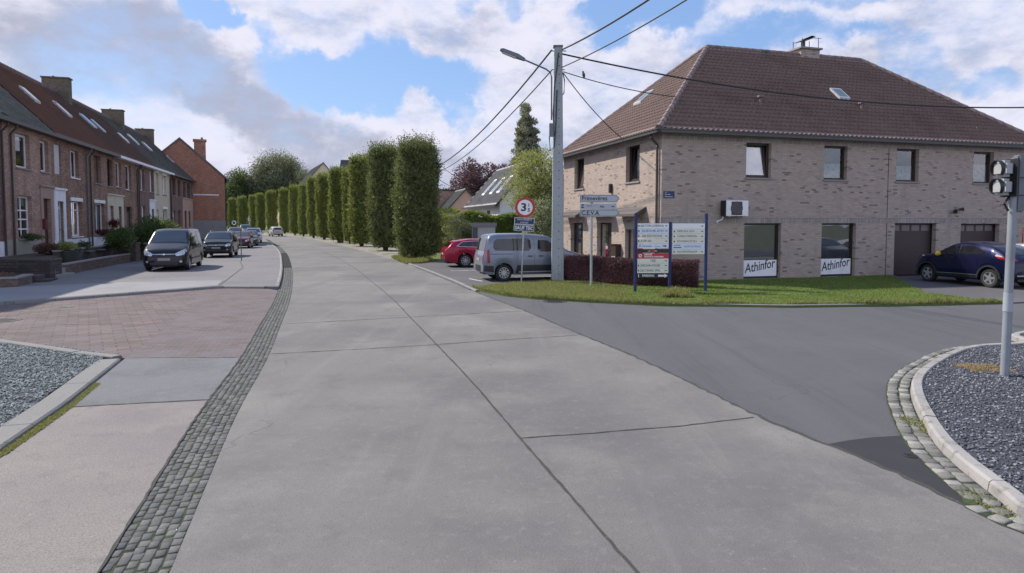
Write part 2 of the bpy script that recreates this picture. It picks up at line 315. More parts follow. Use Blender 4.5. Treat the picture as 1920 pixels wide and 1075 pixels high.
lf_purple = leafmat('copper_leaf', (.06, .035, .045), (.15, .08, .10))
lf_light = leafmat('light_leaf', (.16, .19, .07), (.37, .38, .15))
lf_pale = leafmat('variegated_leaf', (.14, .17, .10), (.34, .36, .24))
lf_hedge = leafmat('hedge_leaf', (.09, .13, .035), (.25, .31, .085))
lf_red = leafmat('red_hedge_leaf', (.05, .028, .034), (.27, .14, .15), .15)
lf_flower = leafmat('red_flower', (.06, .03, .02), (.20, .03, .05))
lf_grass = leafmat('grass_blade', (.10, .145, .035), (.22, .28, .08))
lf_dry = leafmat('dry_grass_blade', (.13, .15, .05), (.30, .30, .13))
lf_pinkplant = leafmat('reddish_plant', (.10, .05, .05), (.24, .15, .12))
bark_m = layered('bark', (.10, .08, .06), [(6, (.06, .05, .04), .45, .65, .8)], rough=1, vec_scale=(1, 1, .3), bump=[(10, .8, .03)])
def attr_mat(name, c1, c2, c3, rough=.85, bumpscale=40, bumpst=.5):
    m, t = newmat(name)
    at = t.n('ShaderNodeAttribute', {'attribute_name': 'leafvar'})
    c = t.ramp(at.outputs['Fac'], [(0, c1), (.5, c2), (1, c3)])
    co = t.n('ShaderNodeTexCoord').outputs['Object']
    nz = t.noise(co, bumpscale, 4, .6)
    c = t.mix(t.m('MULTIPLY', t.ss(nz, .5, .7), .45), c, tuple(x*.45 for x in c1))
    b = principled(t, Base_Color=c, Roughness=rough)
    b.inputs['Specular IOR Level'].default_value = .3
    bn = t.n('ShaderNodeBump', {}, Height=nz, Strength=bumpst, Distance=.01); t.t.links.new(bn.outputs[0], b.inputs['Normal'])
    return m
gravel_m = attr_mat('blue_grey_gravel', (.045, .049, .062), (.11, .118, .14), (.27, .28, .32), .75)
gravel_l = attr_mat('pale_gravel', (.09, .11, .112), (.19, .215, .215), (.34, .36, .36), .85)
sett_m = attr_mat('gutter_setts', (.075, .077, .075), (.105, .105, .105), (.145, .143, .138), .85)
sett_w = attr_mat('pale_setts', (.11, .11, .10), (.19, .185, .17), (.30, .29, .27), .9)

# ------------------------------------------------------------------ mesh helpers
class MB:
    """collects faces, builds ONE mesh object"""
    def __init__(s, M=None): s.v = []; s.f = []; s.mi = []; s.M = M or Matrix.Identity(4)
    def add(s, verts, faces, mi=0, M=None):
        o = len(s.v); T = s.M @ M if M is not None else s.M
        s.v += [tuple(T @ Vector(p)) for p in verts]
        s.f += [tuple(i+o for i in f) for f in faces]; s.mi += [mi]*len(faces)
    def box(s, x0, x1, y0, y1, z0, z1, mi=0, M=None):
        x0, x1 = min(x0, x1), max(x0, x1); y0, y1 = min(y0, y1), max(y0, y1); z0, z1 = min(z0, z1), max(z0, z1)
        s.add([(x0, y0, z0), (x1, y0, z0), (x1, y1, z0), (x0, y1, z0), (x0, y0, z1), (x1, y0, z1), (x1, y1, z1), (x0, y1, z1)],
              [(0, 3, 2, 1), (4, 5, 6, 7), (0, 1, 5, 4), (1, 2, 6, 5), (2, 3, 7, 6), (3, 0, 4, 7)], mi, M)
        return s
    def quad(s, a, b, c, d, mi=0): s.add([a, b, c, d], [(0, 1, 2, 3)], mi); return s
    def poly(s, pts, mi=0): s.add(pts, [tuple(range(len(pts)))], mi); return s
    def cyl(s, p0, p1, r0, r1=None, n=10, mi=0, caps=True, spin=0.0):
        r1 = r0 if r1 is None else r1
        p0, p1 = Vector(p0), Vector(p1); d = (p1-p0).normalized()
        a = d.orthogonal().normalized() if abs(d.z) < .99 else Vector((1, 0, 0)); b = d.cross(a)
        vs = []
        for p, r in ((p0, r0), (p1, r1)):
            for i in range(n):
                t = 2*math.pi*i/n+spin; vs.append(p+a*math.cos(t)*r+b*math.sin(t)*r)
        fs = [(i, (i+1) % n, n+(i+1) % n, n+i) for i in range(n)]
        if caps: fs += [tuple(reversed(range(n))), tuple(range(n, 2*n))]
        s.add(vs, fs, mi); return s
    def tube(s, pts, rad, n=6, mi=0):
        pts = [Vector(p) for p in pts]; rs = rad if isinstance(rad, (list, tuple)) else [rad]*len(pts)
        vs = []; up = Vector((0, 0, 1))
        for i, p in enumerate(pts):
            d = (pts[min(i+1, len(pts)-1)]-pts[max(i-1, 0)]).normalized()
            a = d.cross(up); a = a.normalized() if a.length > .05 else Vector((1, 0, 0)); b = a.cross(d)
            for k in range(n):
                t = 2*math.pi*k/n; vs.append(p+a*math.cos(t)*rs[i]+b*math.sin(t)*rs[i])
        fs = []
        for i in range(len(pts)-1):
            for k in range(n): fs.append((i*n+k, i*n+(k+1) % n, (i+1)*n+(k+1) % n, (i+1)*n+k))
        fs += [tuple(reversed(range(n))), tuple(range((len(pts)-1)*n, len(pts)*n))]
        s.add(vs, fs, mi); return s
    def lathe(s, prof, n=20, axis='z', c=(0, 0, 0), mi=0):
        vs = []; c = Vector(c)
        for (r, h) in prof:
            for k in range(n):
                t = 2*math.pi*k/n; x, y = r*math.cos(t), r*math.sin(t)
                vs.append(c+(Vector((x, y, h)) if axis == 'z' else Vector((x, h, y))))
        fs = []
        for i in range(len(prof)-1):
            for k in range(n): fs.append((i*n+k, i*n+(k+1) % n, (i+1)*n+(k+1) % n, (i+1)*n+k))
        fs += [tuple(range(n)), tuple(range((len(prof)-1)*n, len(prof)*n))]
        s.add(vs, fs, mi); return s
    def build(s, name, mats, parent=None, smooth=False, kind=None, label=None, bevel=0):
        me = bpy.data.meshes.new(name); me.from_pydata(s.v, [], s.f)
        if not isinstance(mats, (list, tuple)): mats = [mats]
        for m in mats: me.materials.append(m)
        me.polygons.foreach_set('material_index', s.mi)
        bm = bmesh.new(); bm.from_mesh(me)
        if bevel: 
            bmesh.ops.remove_doubles(bm, verts=bm.verts, dist=1e-5)
            es = [e for e in bm.edges if len(e.link_faces) == 2 and e.calc_face_angle(0) > .6]
            bmesh.ops.bevel(bm, geom=es, offset=bevel, segments=2, affect='EDGES')
        bmesh.ops.recalc_face_normals(bm, faces=bm.faces)
        bm.to_mesh(me); bm.free()
        if smooth:
            me.polygons.foreach_set('use_smooth', [True]*len(me.polygons))
            try: me.set_sharp_from_angle(angle=R(38))
            except Exception: pass
        me.update()
        o = bpy.data.objects.new(name, me); COL.objects.link(o)
        if parent is not None: o.parent = parent
        if kind: o['kind'] = kind
        if label: o['label'] = label
        return o
def tag(o, label, cat, group=None):
    o['label'] = label; o['category'] = cat
    if group: o['group'] = group
    return o
def thing(name, label, cat, loc=(0, 0, 0), rotz=0.0, group=None):
    o = bpy.data.objects.new(name, None); COL.objects.link(o); o.empty_display_size = .3
    o.location = loc; o.rotation_euler = (0, 0, rotz)
    return tag(o, label, cat, group)
def copy_tree(o, parent=None):
    c = o.copy(); COL.objects.link(c)
    if parent is not None: c.parent = parent
    for ch in [x for x in COL.objects if x.parent == o]: copy_tree(ch, c)
    return c
FR = Matrix(((1, 0, 0, 0), (0, 0, -1, 0), (0, 1, 0, 0), (0, 0, 0, 1)))   # text plane: x right, y up, z towards -Y
def text(name, s, size, mat, parent, x, y, z, M=FR, ext=.002, align='LEFT', xs=1.0, shear=0.0, rot=0.0, bold=0.0):
    cu = bpy.data.curves.new('t', 'FONT'); cu.body = s; cu.size = size; cu.extrude = ext; cu.align_x = align; cu.align_y = 'CENTER'
    cu.shear = shear; cu.offset = bold; cu.resolution_u = 2
    ob = bpy.data.objects.new('t', cu); COL.objects.link(ob)
    dg = bpy.context.evaluated_depsgraph_get(); me = bpy.data.meshes.new_from_object(ob.evaluated_get(dg)); me.name = name
    bpy.data.objects.remove(ob); bpy.data.curves.remove(cu)
    me.transform(Matrix.Translation((x, y, z)) @ M @ Matrix.Rotation(rot, 4, 'Z') @ Matrix.Diagonal((xs, 1, 1, 1)))
    me.materials.clear(); me.materials.append(mat)
    o = bpy.data.objects.new(name, me); COL.objects.link(o)
    if parent is not None: o.parent = parent
    return o
def fast_mesh(name, V, F, mats, parent=None, var=None, kind=None, mi=None, smooth=False):
    """V (n,3), F (m,k) numpy arrays, one loop size"""
    me = bpy.data.meshes.new(name); n, (m, k) = len(V), F.shape
    me.vertices.add(n); me.vertices.foreach_set('co', V.astype(np.float32).ravel())
    me.loops.add(m*k); me.loops.foreach_set('vertex_index', F.astype(np.int32).ravel())
    me.polygons.add(m); me.polygons.foreach_set('loop_start', (np.arange(m)*k).astype(np.int32)); me.polygons.foreach_set('loop_total', np.full(m, k, np.int32))
    for mt in (mats if isinstance(mats, (list, tuple)) else [mats]): me.materials.append(mt)
    if mi is not None: me.polygons.foreach_set('material_index', mi.astype(np.int32))
    if smooth: me.polygons.foreach_set('use_smooth', [True]*m)
    if var is not None:
        a = me.attributes.new('leafvar', 'FLOAT', 'POINT'); a.data.foreach_set('value', var.astype(np.float32))
    me.update(calc_edges=True); me.validate()
    o = bpy.data.objects.new(name, me); COL.objects.link(o)
    if parent is not None: o.parent = parent
    if kind: o['kind'] = kind
    return o
def unit(a): return a/np.maximum(np.linalg.norm(a, axis=-1, keepdims=True), 1e-6)
def leaves_from(P, D, ln, wd, var, N=None, k=.38):
    """rhombus leaves at P pointing along D, faces turned towards N as leaves turn to the light"""
    n = len(P); D = unit(D); rnd = RNG.normal(size=(n, 3)); S = unit(np.cross(D, rnd if N is None else unit(N)+rnd*k*.58))
    ln = ln[:, None]; wd = wd[:, None]
    V = np.stack([P, P+D*ln*.5+S*wd*.5, P+D*ln, P+D*ln*.5-S*wd*.5], 1).reshape(-1, 3)
    F = np.arange(n*4).reshape(n, 4)
    return V, F, np.repeat(var, 4)
def join(parts):
    V, F, A, o = [], [], [], 0
    for v, f, a in parts: V.append(v); F.append(f+o); A.append(a); o += len(v)
    return np.concatenate(V), np.concatenate(F), np.concatenate(A)
def core_grid(rad_fn, n1=14, n2=12):
    """closed-ish quad surface from a function (u in 0..1 height, angle)->(x,y,z)"""
    V = []; F = []
    for i in range(n2+1):
        for k in range(n1): V.append(rad_fn(i/n2, 2*math.pi*k/n1))
    for i in range(n2):
        for k in range(n1): F.append((i*n1+k, i*n1+(k+1) % n1, (i+1)*n1+(k+1) % n1, (i+1)*n1+k))
    return np.array(V), np.array(F), np.full(len(V), .35)
def smooth_path(pts, step=.5):
    P = [Vector((p[0], p[1], 0)) for p in pts]; out = []
    P = [P[0]*2-P[1]]+P+[P[-1]*2-P[-2]]
    for i in range(1, len(P)-2):
        a, b, c, d = P[i-1:i+3]; n = max(2, int((c-b).length/step))
        for k in range(n):
            t = k/n
            out.append(.5*((2*b)+(c-a)*t+(2*a-5*b+4*c-d)*t*t+(3*b-3*c+d-a)*t**3))
    out.append(P[-2]); return out
def offset_path(path, d):
    """to the left of travel by d"""
    out = []
    for i, p in enumerate(path):
        t = (path[min(i+1, len(path)-1)]-path[max(i-1, 0)]); t = Vector((t.x, t.y, 0)).normalized()
        out.append(p+Vector((-t.y, t.x, 0))*d)
    return out
def resample(path, step):
    out = [path[0].copy()]; acc = 0
    for a, b in zip(path[:-1], path[1:]):
        L = (b-a).length; t = step-acc
        while t <= L: out.append(a+(b-a)*(t/L)); t += step
        acc = (acc+L) % step
    return out
def slab(name, pts, z, mat, depth=.25, kind='structure'):
    """flat sheet with a skirt"""
    b = MB(); top = [(p[0], p[1], z) for p in pts]; n = len(top)
    b.poly(top)
    for i in range(n):
        a, c = top[i], top[(i+1) % n]; b.quad(a, c, (c[0], c[1], z-depth), (a[0], a[1], z-depth))
    return b.build(name, mat, kind=kind)

# ------------------------------------------------------------------ ground
b = MB(); b.quad((-900, -300, -.06), (900, -300, -.06), (900, 1800, -.06), (-900, 1800, -.06)); b.build('ground', field_m, kind='structure')

Ledge_px = [(318, 1075), (400, 880), (450, 757), (486, 706), (507, 663), (526, 611), (544.5, 562), (549.5, 522), (546, 497.5), (538, 476), (526, 464), (511, 454.5), (495, 448)]
Redge_px = [(1920, 996), (1830, 957), (1691, 890), (1552, 833), (1425, 781), (1210, 677), (1072, 620), (984, 582.6), (880, 543), (848, 528), (787, 504), (750, 491), (707, 479), (664, 467), (615, 456), (572, 447), (541, 444)]
Lw = [(6.2, -24), (.6, -5.5)]+[G(*p)[:2] for p in Ledge_px]+[(-44, 104), (-66, 122), (-95, 138)]
Rw = [(14, -24), (7.2, -5), (4.6, 2.2)]+[G(*p)[:2] for p in Redge_px]+[(-46, 117), (-66, 130), (-93, 146)]
Lp = smooth_path(Lw)
for _ in range(10): Lp = [Lp[0]]+[(Lp[i-1]+Lp[i]*2+Lp[i+1])/4 for i in range(1, len(Lp)-1)]+[Lp[-1]]
Rp = [Vector((p[0], p[1], 0)) for p in Rw]
Rp2 = smooth_path(Rw, 1.0)
b = MB(); b.poly([(p.x, p.y, .0) for p in Lp]+[(p.x, p.y, .0) for p in reversed(Rp2)]); road = b.build('main_road', concrete, kind='structure')

def strip(b, pts, wid, z, jit=.0, mi=0):
    P = resample([Vector((p[0], p[1], 0)) for p in pts], .12)
    if len(P) < 2: return
    o = offset_path(P, .5)
    vs = []
    for p, q in zip(P, o):
        d = (q-p).normalized(); w1 = wid*(.5+random.uniform(-jit, jit)); w2 = wid*(.5+random.uniform(-jit, jit)); s_ = random.uniform(-jit, jit)*wid*.5
        vs += [(p+d*(w1+s_)), (p-d*(w2-s_))]
    vs = [(v.x, v.y, z) for v in vs]
    b.add(vs, [(2*i, 2*i+1, 2*i+3, 2*i+2) for i in range(len(P)-1)], mi)
def gp(*pts): return [G(*p) for p in pts]
b = MB()
cj = smooth_path([(4.6, -9), (2.05, -.2)]+[G(*p)[:2] for p in [(1195, 1075), (1078, 940), (975, 822), (890, 722), (820, 648), (768, 594), (735, 560), (700, 531), (660, 500), (620, 478), (585, 463)]], .4)
strip(b, cj, .028, .004, .2)
for ln in ([(508, 664), (660, 656), (812, 647), (950, 637), (1085, 629)], [(527, 608), (660, 601), (768, 595), (880, 589), (985, 583)], [(975, 822), (1120, 812), (1280, 799), (1425, 781)], [(548, 545), (600, 543)]):
    strip(b, gp(*ln), .024, .0045, .35)
strip(b, [p for p in offset_path(Rp2, .01)[8:60]], .05, .003, .4)
b.build('road_joints', joint_m, kind='structure')

# side road (asphalt), dark patch, manholes
side = [G(*p)[:2] for p in [(1920, 996), (1830, 957), (1691, 890), (1552, 833), (1425, 781), (1210, 677), (1072, 620), (984, 582.6), (880, 543), (850, 530)]]
side_poly = side+[(-1.5, 25.6), (.5, 21.0), (3.4, 19.3), (7.7, 18.7), (14, 19.3), (19, 19.6), (60, 31), (60, 5), (12, 9.5), (7.6, 3.5), (4.7, 1.0)]
slab('side_road', side_poly, -.006, asphalt)
patch = gp((1552, 833), (1590, 826), (1640, 820), (1692, 817), (1730, 835), (1770, 866), (1812, 902), (1832, 925), (1834, 958), (1760, 925), (1691, 891))
b = MB(); b.poly([(p.x, p.y, .001) for p in patch]); b.build('asphalt_patch', patch_asphalt, kind='structure')
def manhole(cx, cy, r, z, label):
    b = MB(); b.lathe([(r, 0), (r, .006), (r*.86, .007), (r*.84, .004), (r*.1, .005)], 24)
    for i in range(-3, 4): b.box(-r*.6, r*.6, i*r*.2-.01, i*r*.2+.01, .004, .009)
    o = b.build('manhole_cover', iron_m); o.location = (cx, cy, z); tag(o, label, 'manhole cover')
g_ = G(1040, 565); manhole(g_.x, g_.y, .36, -.003, 'round iron manhole cover in the side road in front of the direction signs')
g_ = G(1707, 855); manhole(g_.x, g_.y, .07, .002, 'small iron cover in the dark asphalt patch by the curved kerb')
g_ = G(8, 601); manhole(g_.x, g_.y, .36, .004, 'dark manhole cover in the brick paving at the left edge')

# gutter of setts along the road's left edge
def setts(name, path, offs, width, rows, ln, mat, z=.0, hgt=.009, kind='structure', jit=.012, ground=True):
    P = resample(path, ln); V, F, A = [], [], []
    for i in range(len(P)-1):
        t = (P[i+1]-P[i]).normalized(); nrm = Vector((-t.y, t.x, 0)); rw = width/rows
        for r in range(rows):
            c = P[i]+t*(ln*(.5+(r % 2)*.5))+nrm*(offs+rw*(r+.5))
            c += t*random.uniform(-jit, jit)*1.3+nrm*random.uniform(-jit, jit)*.5
            hl = ln*.5*random.uniform(.84, .97); hw = rw*.5*random.uniform(.84, .97); h = hgt*random.uniform(.6, 1.25)
            ang = random.uniform(-.08, .08); ca, sa = math.cos(ang), math.sin(ang)
            t2 = t*ca+nrm*sa; n2 = nrm*ca-t*sa; o = len(V)
            for (sx, sy, zz) in [(-1, -1, -.03), (1, -1, -.03), (1, 1, -.03), (-1, 1, -.03), (-.98, -.98, h*.5), (.98, -.98, h*.5), (.98, .98, h*.5), (-.98, .98, h*.5), (-.88, -.86, h), (.88, -.86, h), (.88, .86, h), (-.88, .86, h)]:
                p = c+t2*hl*sx*random.uniform(.93, 1.03)+n2*hw*sy*random.uniform(.93, 1.03); V.append((p.x, p.y, z+zz))
            F += [(o+8, o+9, o+10, o+11)]
            for a in (0, 4):
                for k in range(4): F.append((o+a+k, o+a+(k+1) % 4, o+a+4+(k+1) % 4, o+a+4+k))
            A += [random.random()]*12
    return fast_mesh(name, np.array(V), np.array(F), mat, var=np.array(A), kind=kind)
GW = .45
near = [p for p in Lp if p.y > 2.5 and p.y < 62]
setts('cobble_gutter', near, .0, GW, 6, .105, sett_m, -.010)
b = MB(); Lo = offset_path(Lp, GW)
for i in range(len(Lp)-1): b.quad((Lp[i].x, Lp[i].y, -.008), (Lp[i+1].x, Lp[i+1].y, -.008), (Lo[i+1].x, Lo[i+1].y, -.008), (Lo[i].x, Lo[i].y, -.008))
b.build('gutter_bed', soil_m, kind='structure')
dark_patch = layered('dark_patch', (.035, .036, .036), [(60, (.02, .02, .02), .5, .66, .6, 3)], rough=.95, spec=.1)
pp = [p for p in Lp if 33.5 < p.y < 50]; po = offset_path(pp, GW-.02)
b = MB()
for i in range(len(pp)-1): b.quad((pp[i].x, pp[i].y, .019), (pp[i+1].x, pp[i+1].y, .019), (po[i+1].x, po[i+1].y, .019), (po[i].x, po[i].y, .019))
b.build('gutter_patch', dark_patch, kind='structure')

# left near pavement, patch and brick paving (all flush, butted)
def on_gutter(y): 
    return min(Lo, key=lambda p: abs(p.y-y))
gA = G(395, 750); gB = G(122, 764); gC = G(235, 672); gD = G(452, 671); gE = G(0, 850)
lo_near = [p for p in Lo if -20 < p.y < gA.y]; lo_mid = [p for p in Lo if gA.y <= p.y < gD.y]; lo_far = [p for p in Lo if gD.y <= p.y < 22.6]
k0 = [(p.x, p.y) for p in lo_near]
slab('near_pavement', k0+[(gA.x, gA.y), (gB.x, gB.y), (gE.x, gE.y), (-4.7, 4.2), (-3.9, -20)], .002, old_concrete)
slab('pavement_patch', [(gA.x, gA.y)]+[(p.x, p.y) for p in lo_mid]+[(gD.x, gD.y), (gC.x, gC.y), (gB.x, gB.y)], .002, rough_concrete)
kl = [(-40, 1.5), (-22, 13.6), (-14.3, 18.15), (-10.25, 22.9), (-8.5, 22.75)]
pv = [(gD.x, gD.y)]+[(p.x, p.y) for p in lo_far]
slab('brick_paving', pv+[(-8.5, 22.75), (-10.25, 22.9), (-9.2, 19.0), (-7.8, 15.0), (gC.x-.25, gC.y-.0)][:4]+[(gC.x, gC.y)], .002, paver_s)
slab('large_brick_paving', [(gC.x, gC.y), (-7.8, 15.0), (-9.2, 19.0), (-10.25, 22.9), (-14.3, 18.15), (-22, 13.6), (-40, 1.5), (-40, -3), (-9.96-4, 14.3), (-9.96, 12.66), (-7.55, 11.35)], .002, paver_m)
b = MB(); strip(b, gp((122, 764), (260, 757), (395, 750)), .03, .007, .4); strip(b, gp((235, 672), (340, 671), (452, 671)), .015, .007, .4)
strip(b, [Vector((p.x, p.y, 0)) for p in Lo if p.y < 22.6 and p.y > 2], .022, .007, .4)
b.build('pavement_joints', joint_m, kind='structure')
b = MB(); gg = G(122, 577)
for (x, y, w_, h_) in ((118, 577, .35, .12), (126, 575, .2, .25), (130, 608, .25, .07)):
    g_ = G(x, y); b.poly([(g_.x+w_*math.cos(a)*random.uniform(.7, 1), g_.y+h_*math.sin(a)*random.uniform(.7, 1), .007) for a in [i*.6 for i in range(10)]])
b.build('pale_paving_stain', rough_concrete, kind='structure')

# kerbs
def kerb(name, path, width, z0, z1, mat, seg=1.0, gap=.012, batter=.02, closed=False):
    P = resample([Vector((p[0], p[1], 0)) for p in path], .25)
    b = MB(); n = max(1, int(seg/.25)); i = 0
    while i < len(P)-1:
        j = min(i+n, len(P)-1); seg_p = [p.copy() for p in P[i:j+1]]
        d = (seg_p[-1]-seg_p[-2]).normalized(); seg_p[-1] -= d*gap
        o = offset_path(seg_p, width); dz = random.uniform(-.006, .006); vs = []
        for p, q in zip(seg_p, o):
            e = (q-p).normalized()
            vs += [(p.x, p.y, z0), (p.x+e.x*batter, p.y+e.y*batter, z1-.02+dz), (p.x+e.x*(batter+.025), p.y+e.y*(batter+.025), z1+dz), (q.x-e.x*.012, q.y-e.y*.012, z1+dz), (q.x, q.y, z1-.012+dz), (q.x, q.y, z0)]
        m = len(seg_p)
        fs = [(6*a+k, 6*a+k+1, 6*(a+1)+k+1, 6*(a+1)+k) for a in range(m-1) for k in range(5)]
        fs += [tuple(range(6)), tuple(range(6*(m-1), 6*m))]
        b.add(vs, fs); i = j
    o = b.build(name, mat, kind='structure'); return o
# island on the right: kerb, setts, gravel
isl_o = [G(*p)[:2] for p in [(1920, 974), (1878, 943), (1768, 852), (1725, 790), (1706, 742), (1711, 713), (1739, 689), (1787, 665), (1835, 655), (1920, 648.6)]]
isl_path = smooth_path([(5.6, 1.2), (4.75, 3.6)]+isl_o+[(10.5, 13.4), (16, 15.2), (30, 19)], .3)
kerb('island_kerb', list(reversed(isl_path)), .15, -.08, .10, kerb_m, seg=1.0)
isl_in = offset_path(isl_path, -.15)
b = MB(); b.poly([(p.x, p.y, .07) for p in isl_in]+[(30, 5, .07), (10, -1, .07)]); b.build('island_gravel_bed', gravel_base, kind='structure')
spath = [p for p in isl_path if 3.0 < p.y < 11.9]
setts('island_setts', spath, .0, .27, 2, .13, sett_w, .002, .016, jit=.014)
b = MB(); so = offset_path(spath, .28)
for i in range(len(spath)-1): b.quad((spath[i].x, spath[i].y, .0035), (spath[i+1].x, spath[i+1].y, .0035), (so[i+1].x, so[i+1].y, .0035), (so[i].x, so[i].y, .0035))
b.build('island_setts_bed', soil_m, kind='structure')
def inside(poly, x, y):
    c = np.zeros(len(x), bool); n = len(poly); j = n-1
    for i in range(n):
        xi, yi = poly[i][:2]; xj, yj = poly[j][:2]
        c ^= ((yi > y) != (yj > y)) & (x < (xj-xi)*(y-yi)/(yj-yi+1e-12)+xi); j = i
    return c
def scatter_pts(poly, n, box, near_bias=1.0):
    xs, ys = [], []; tot = 0
    while tot < n:
        x = RNG.uniform(box[0], box[1], n*2); y = box[2]+(box[3]-box[2])*RNG.uniform(0, 1, n*2)**near_bias
        k = inside(poly, x, y); xs.append(x[k]); ys.append(y[k]); tot += k.sum()
        if k.sum() == 0: break
    return np.concatenate(xs)[:n], np.concatenate(ys)[:n]
def stones(name, poly, n, box, z, size, mat, label, near_bias=1.3):
    x, y = scatter_pts(poly, n, box, near_bias); n = len(x)
    base = np.array([(1, 0, 0), (0, 1, 0), (-1, 0, 0), (0, -1, 0), (0, 0, .75), (0, 0, -.6), (.6, .6, .45), (-.6, .55, .45), (-.6, -.6, .4), (.6, -.6, .45)])
    F = np.array([(0, 6, 4), (6, 1, 4), (1, 7, 4), (7, 2, 4), (2, 8, 4), (8, 3, 4), (3, 9, 4), (9, 0, 4), (0, 1, 6), (1, 2, 7), (2, 3, 8), (3, 0, 9)])
    s = size*RNG.uniform(.55, 1.35, (n, 1, 1))*RNG.uniform(.6, 1.2, (n, 1, 3)); V = base[None]*s*RNG.uniform(.8, 1.15, (n, 10, 3))
    a = RNG.uniform(0, 6.3, n); ca, sa = np.cos(a)[:, None], np.sin(a)[:, None]; tl = RNG.uniform(-.5, .5, n)[:, None]
    X = V[..., 0]*ca-V[..., 1]*sa; Y = V[..., 0]*sa+V[..., 1]*ca; Z = V[..., 2]+X*tl
    V = np.stack([X+x[:, None], Y+y[:, None], Z+z], -1).reshape(-1, 3)
    FF = (F[None]+(np.arange(n)*10)[:, None, None]).reshape(-1, 3)
    o = fast_mesh(name, V, FF, mat, var=np.repeat(RNG.uniform(0, 1, n)**1.6, 10), kind='stuff')
    tag(o, label, 'gravel'); return o
isl_poly = [(p.x, p.y) for p in isl_in]+[(30, 5), (10, -1)]
stones('gravel', isl_poly, 40000, (4.2, 12, 3.0, 12.2), .076, .0165, gravel_m, 'blue-grey crushed gravel filling the kerbed island on the right')
# left gravel bed
lb = [(-18, 16.0), (-9.96, 12.62), (-8.2, 11.85), (-7.1, 11.3), (-6.75, 10.7), (-6.15, 8.6), (-5.6, 7.2), (-5.2, 5.5), (-4.6, 3.5), (-20, 3), (-30, 10)]
b = MB(); b.poly([(p[0], p[1], .03) for p in lb]); b.build('left_gravel_bed', gravel_base, kind='structure')
stones('gravel', lb, 42000, (-13, -4.6, 5.5, 14), .04, .019, gravel_l, 'pale blue-green gravel in the kerbed bed at the left edge', 1.0)
kerb('left_bed_kerb', [(gE.x+.9, gE.y-1.95), (gE.x+.35, gE.y-.6), (gE.x, gE.y), (gB.x, gB.y), ((gB.x+gC.x)/2, (gB.y+gC.y)/2), (gC.x, gC.y)], .34, -.08, .05, old_kerb_m, seg=1.0)
kerb('left_bed_kerb_back', [(gC.x-.05, gC.y+.02), (-7.55, 11.45), (-9.96, 12.66), (-17.96, 16.1)], .2, -.08, .06, old_kerb_m, seg=1.0)
b = MB()
strip(b, [gE+Vector((.05, -.1, 0)), gE.lerp(gB, .5)+Vector((.03, 0, 0)), gB+Vector((.02, 0, 0))], .045, .009, .3)
strip(b, [gB+Vector((.02, 0, 0)), gB.lerp(gC, .45)], .03, .009, .3)
b.build('moss_strip', soil_m, kind='structure')

k1, k2 = gE+Vector((.06, -.2, 0)), gB.lerp(gC, .4)+Vector((.04, 0, 0))
grass_later = [(gE.x+.01, gE.y-.3), (gE.x+.10, gE.y-.3), (gE.x+.09, gE.y), (gB.x+.10, gB.y), (k2.x+.05, k2.y), (k2.x-.02, k2.y), (gB.x+.0, gB.y), (gE.x-.0, gE.y)]
# raised far pavement on the left, garden terrace
lo_up = [(p.x, p.y) for p in Lo if 22.7 < p.y < 128]
seam = [G(415, 541, .08), G(455, 505, .08), G(470, 480, .08)]
pav = lo_up+[(-120, 150), (-120, 120), (-60, 95), (-40, 75), (-33, 60), (-22.0, 38.4), (-19.1, 27.7), (-18.3, 26.0), (-17.2, 22.5), (-24, 19), (-40, 12), (-40, 1.6), (-22, 13.7), (-14.3, 18.25), (-10.25, 23.0)]
slab('left_pavement', pav, .08, pave_asphalt, .12)
b = MB(); b.poly([(p[0], p[1], .084) for p in [(-22, 13.9), (-14.3, 18.45), (-10.45, 23.15), (-11.2, 25.3), (-14.8, 24.4), (-20, 20.5), (-26, 15)]]); b.build('pale_pavement', light_pave, kind='structure')
kerb('pavement_kerb', [(-8.45, 22.75), (-10.25, 22.9), (-14.3, 18.15), (-22, 13.6), (-40, 1.5)][::-1], .10, -.05, .087, old_kerb_m)
kerb('gutter_kerb', [p for p in Lo if 22.8 < p.y < 75], .12, -.05, .088, kerb_m, seg=1.0)
b = MB(); strip(b, [(-10.35, 23.1), (-13.35, 32.5), (-15.7, 37.8)], .03, .0885, .4); b.build('pavement_seam', joint_m, kind='structure')

# yard (parking), verge, lawn, drive
U = Vector((-.2809, .9597, 0)); Vv = Vector((.9597, .2809, 0))
C0 = Vector((5.666, 24.984, 0))
def cw(t, s): return C0+Vv*t+U*s
yard = [(-1.45, 22.4), (-2.45, 25.7), (-4.7, 32.9), (-5.75, 36.4), (-5.2, 40), (-3, 46), (7, 50), tuple(cw(0, 10.5)[:2]), tuple(cw(0, .9)[:2]), (4.9, 25.6), (2.0, 25.55), (-.2, 24.6)]
slab('parking_yard', yard, .03, yard_asphalt)
b = MB()
for (p, q) in (((880, 523), (905, 528)), ((913, 522), (922, 525))): strip(b, [G(*p, .03), G(*q, .03)], .10, .035, .05)
strip(b, [(.1, 27.2), (3.3, 28.1)], .11, .035, .05); strip(b, [(-2.9, 30.9), (-.9, 31.5)], .1, .035, .05)
b.build('parking_lines', paint_white, kind='structure')
rk = [p for p in Rp2 if 21.5 < p.y < 100]
kerb('road_kerb', list(reversed([p for p in rk])), .14, -.05, .06, old_kerb_m, seg=1.0)
lawn_px = [(905, 548), (950, 556), (1000, 561), (1100, 567), (1180, 571), (1240, 574), (1350, 575), (1480, 577), (1700, 574), (1880, 570)]
lawn_front = [(-1.35, 22.6)]+[G(*p)[:2] for p in lawn_px]
lawn = lawn_front+[(13.3, 21.0), tuple(cw(11.0, -.05)[:2]), tuple(cw(.0, -.05)[:2]), (4.9, 25.5), (2.0, 25.5), (-.2, 24.5)]
slab('lawn', lawn, .055, grass_base)
